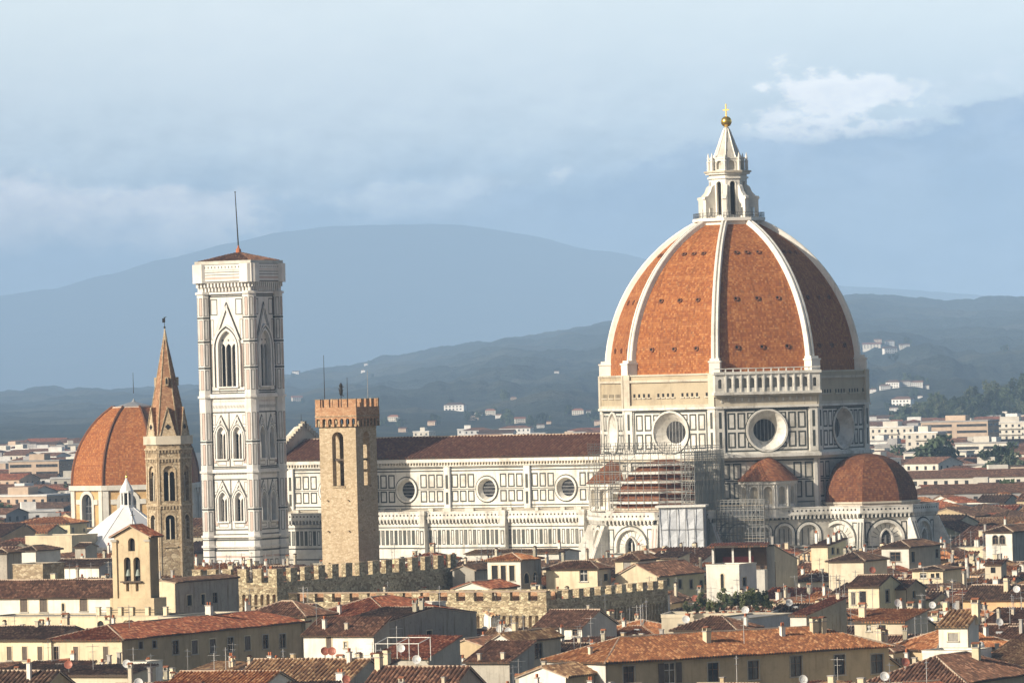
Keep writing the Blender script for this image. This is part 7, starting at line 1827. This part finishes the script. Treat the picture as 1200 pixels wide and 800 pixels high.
for j in range(NYg):
    py = 395 + (800 - 395) * (j + .5) / NYg
    for i in range(NXg):
        px = 1200 * (i + .5) / NXg
        loc, _n, fi, _d = tree.ray_cast(org, ray(px, py).normalized(), 30000)
        if fi is not None:
            s_ = seen.setdefault(own[fi], [0, 0.0, 0.0, 9999, -9999]); s_[0] += 1; s_[1] += px; s_[2] += py; s_[3] = min(s_[3], px); s_[4] = max(s_[4], px)
del bv, bf, own, tree, GEO
KIDS = {}
for o in bpy.data.objects:
    if o.parent is not None: KIDS.setdefault(o.parent.name, []).append(o)
DEAD = []
def kill(t):
    for c_ in KIDS.get(t.name, ()): kill(c_)
    DEAD.append(t)
def wipe(t):
    for k_ in [k_ for k_ in t.keys() if k_.startswith('_')]: del t[k_]
WN = {'cream': 'cream', 'white': 'white', 'yellow': 'pale yellow', 'tan_light': 'light tan', 'tan': 'tan', 'ochre': 'ochre', 'old_render': 'stained grey-green', 'pinkish': 'pinkish', 'grey': 'grey', 'peach': 'peach', 'far_pale': 'pale', 'far_white': 'white', 'far_peach': 'peach', 'far_grey': 'grey'}
TN = {'tile_brown': 'brown', 'tile_red': 'dull red', 'tile_dark': 'dark brown', 'tile_orange': 'orange', 'tile_buff': 'buff'}
RN = {'gx': 'gabled', 'gy': 'front-gabled', 'hip': 'hipped', 'shed_f': 'lean-to', 'flat': 'flat-roofed'}
LM = [(160, 665, 'bell gable'), (198, 600, 'spired tower'), (280, 665, 'battlemented corner'), (410, 640, 'sandy tower'), (530, 660, 'dark battlements'), (600, 725, 'corbel arches'), (735, 662, 'pale tower house'), (846, 685, 'plain white block'), (905, 650, 'lean-to white house'), (970, 650, 'yellow chimney house'), (1050, 652, 'white hip-roofed house'), (1170, 640, 'tower house with orange arches'), (1117, 747, 'latticed roof cabin'), (1020, 700, 'cream gabled house'), (865, 712, 'terrace garden'), (850, 768, 'bright orange roof'), (735, 700, 'dark arcaded wall'), (395, 755, 'white shuttered house'), (245, 757, 'long shaded house'), (60, 765, 'long cream front'), (70, 700, 'upper cream house'), (620, 762, 'glazed loggia house'), (500, 750, 'rough grey wall'), (965, 735, 'lichen-stained wall'), (1165, 707, 'peach front'), (1020, 590, 'small right-hand dome'), (120, 615, 'white pyramid roof'), (105, 560, 'second dome'), (1118, 525, 'peach office block'), (1155, 555, 'very long brown roof'), (1158, 580, 'long grey house'), (45, 565, 'tall peach slab'), (1030, 515, 'big dome flank'), (575, 515, 'nave ridge')]
def where(x, y, used):
    c_ = sorted(LM, key=lambda l: (l[0] - x) ** 2 + ((l[1] - y) * 1.6) ** 2)[0]
    dx, dy = x - c_[0], y - c_[1]
    if abs(dx) > 1.7 * abs(dy): s_ = 'left of' if dx < 0 else 'right of'
    elif abs(dy) > 1.7 * abs(dx): s_ = 'above' if dy < 0 else 'below'
    else: s_ = ('up-left of' if dx < 0 else 'up-right of') if dy < 0 else ('down-left of' if dx < 0 else 'down-right of')
    return f'{s_} the {c_[2]}'
ORD = ['', 'second ', 'third ', 'fourth ', 'fifth ', 'sixth ', 'seventh ', 'eighth ', 'ninth ', 'tenth ']
cands = [o for o in bpy.data.objects if o.parent is None and ('_fill' in o or '_far' in o)]
lab = {}
for t in cands:
    s_ = seen.get(t.name)
    if s_ is None or s_[0] < (6 if '_fill' in t else 2): kill(t); continue
    x, y = s_[1] / s_[0], s_[2] / s_[0]; w_ = where(x, y, None)
    if '_fill' in t:
        rf = t['_rf']; base = f"{WN[t['_wm']]} {RN[rf]} house" + (f" with {TN[t['_tm']]} tiles" if rf != 'flat' else '')
        t['group'] = 'houses packed in the old town'
    elif '_wm' in t:
        kd = t['_kd']; base = f"{WN[t['_wm']]} " + ({0: 'gabled building', 3: 'hipped building', 1: 'balcony block', 2: 'banded slab'}[kd]) + (f" under {TN[t['_tm']].replace('dull ', '')} roof" if kd in (0, 3) else '')
    else: base = 'dark tree'
    lab.setdefault((base, w_), []).append((x, y, t))
for (base, w_), lst in lab.items():
    lst.sort(key=lambda q: q[0])
    for i, (x, y, t) in enumerate(lst):
        if len(lst) == 1: t['label'] = f'{base} {w_}'
        else: t['label'] = f'{base} {w_}, {ORD[i] if i < 10 else str(i + 1) + "th "}{"from left" if i else "leftmost"}'
        if len(t['label'].replace('-', ' ').split()) > 16: t['label'] = t['label'].replace(' house with', ' house,').replace(' tiles', ' roof').replace(' building under', '').replace('the ', '')
        wipe(t)
VL = {}
for px, py, t, k, wd in VILLAS:
    if t.name not in seen: kill(t); continue
    zone = 'high on the slope right of the big dome' if px > 1000 and py < 430 else ('low on the slope right of the big dome' if px > 1000 else ('on the slope above the nave roof' if px > 450 else 'on the slope right of the bell tower'))
    VL.setdefault(zone, []).append((px, t, k))
for zone, lst in VL.items():
    lst.sort(key=lambda q: q[0])
    for i, (px, t, k) in enumerate(lst):
        t['label'] = f"tiny {('white', 'white', 'cream', 'cream', 'peach', 'peach', 'white', 'white')[k]} villa {zone}, {ORD[i].strip() + ' from left' if 0 < i < 10 else ('leftmost' if i == 0 else str(i + 1) + 'th from left')}"
bpy.data.batch_remove(DEAD)
for o in bpy.data.objects:
    if o.parent is None: wipe(o)

# ------------------------------------------------------------------ the hazy air: one closed box round everything below the sky
hm = bpy.data.materials.new('haze_air'); hm.use_nodes = True; ht = hm.node_tree; ht.nodes.clear()
pv = ht.nodes.new('ShaderNodeVolumePrincipled'); oo = ht.nodes.new('ShaderNodeOutputMaterial')
pv.inputs['Color'].default_value = (0.44, 0.67, 1.0, 1.0); pv.inputs['Density'].default_value = 0.58e-4; pv.inputs['Anisotropy'].default_value = -0.33
ht.links.new(pv.outputs[0], oo.inputs['Volume']); M['haze_air'] = hm
mb = MB(); mb.box(-6500, -100, -5.0, 6500, 52000, 1350.0, 'haze_air'); hz_o = mb.build('haze'); tag(hz_o, kind='stuff')
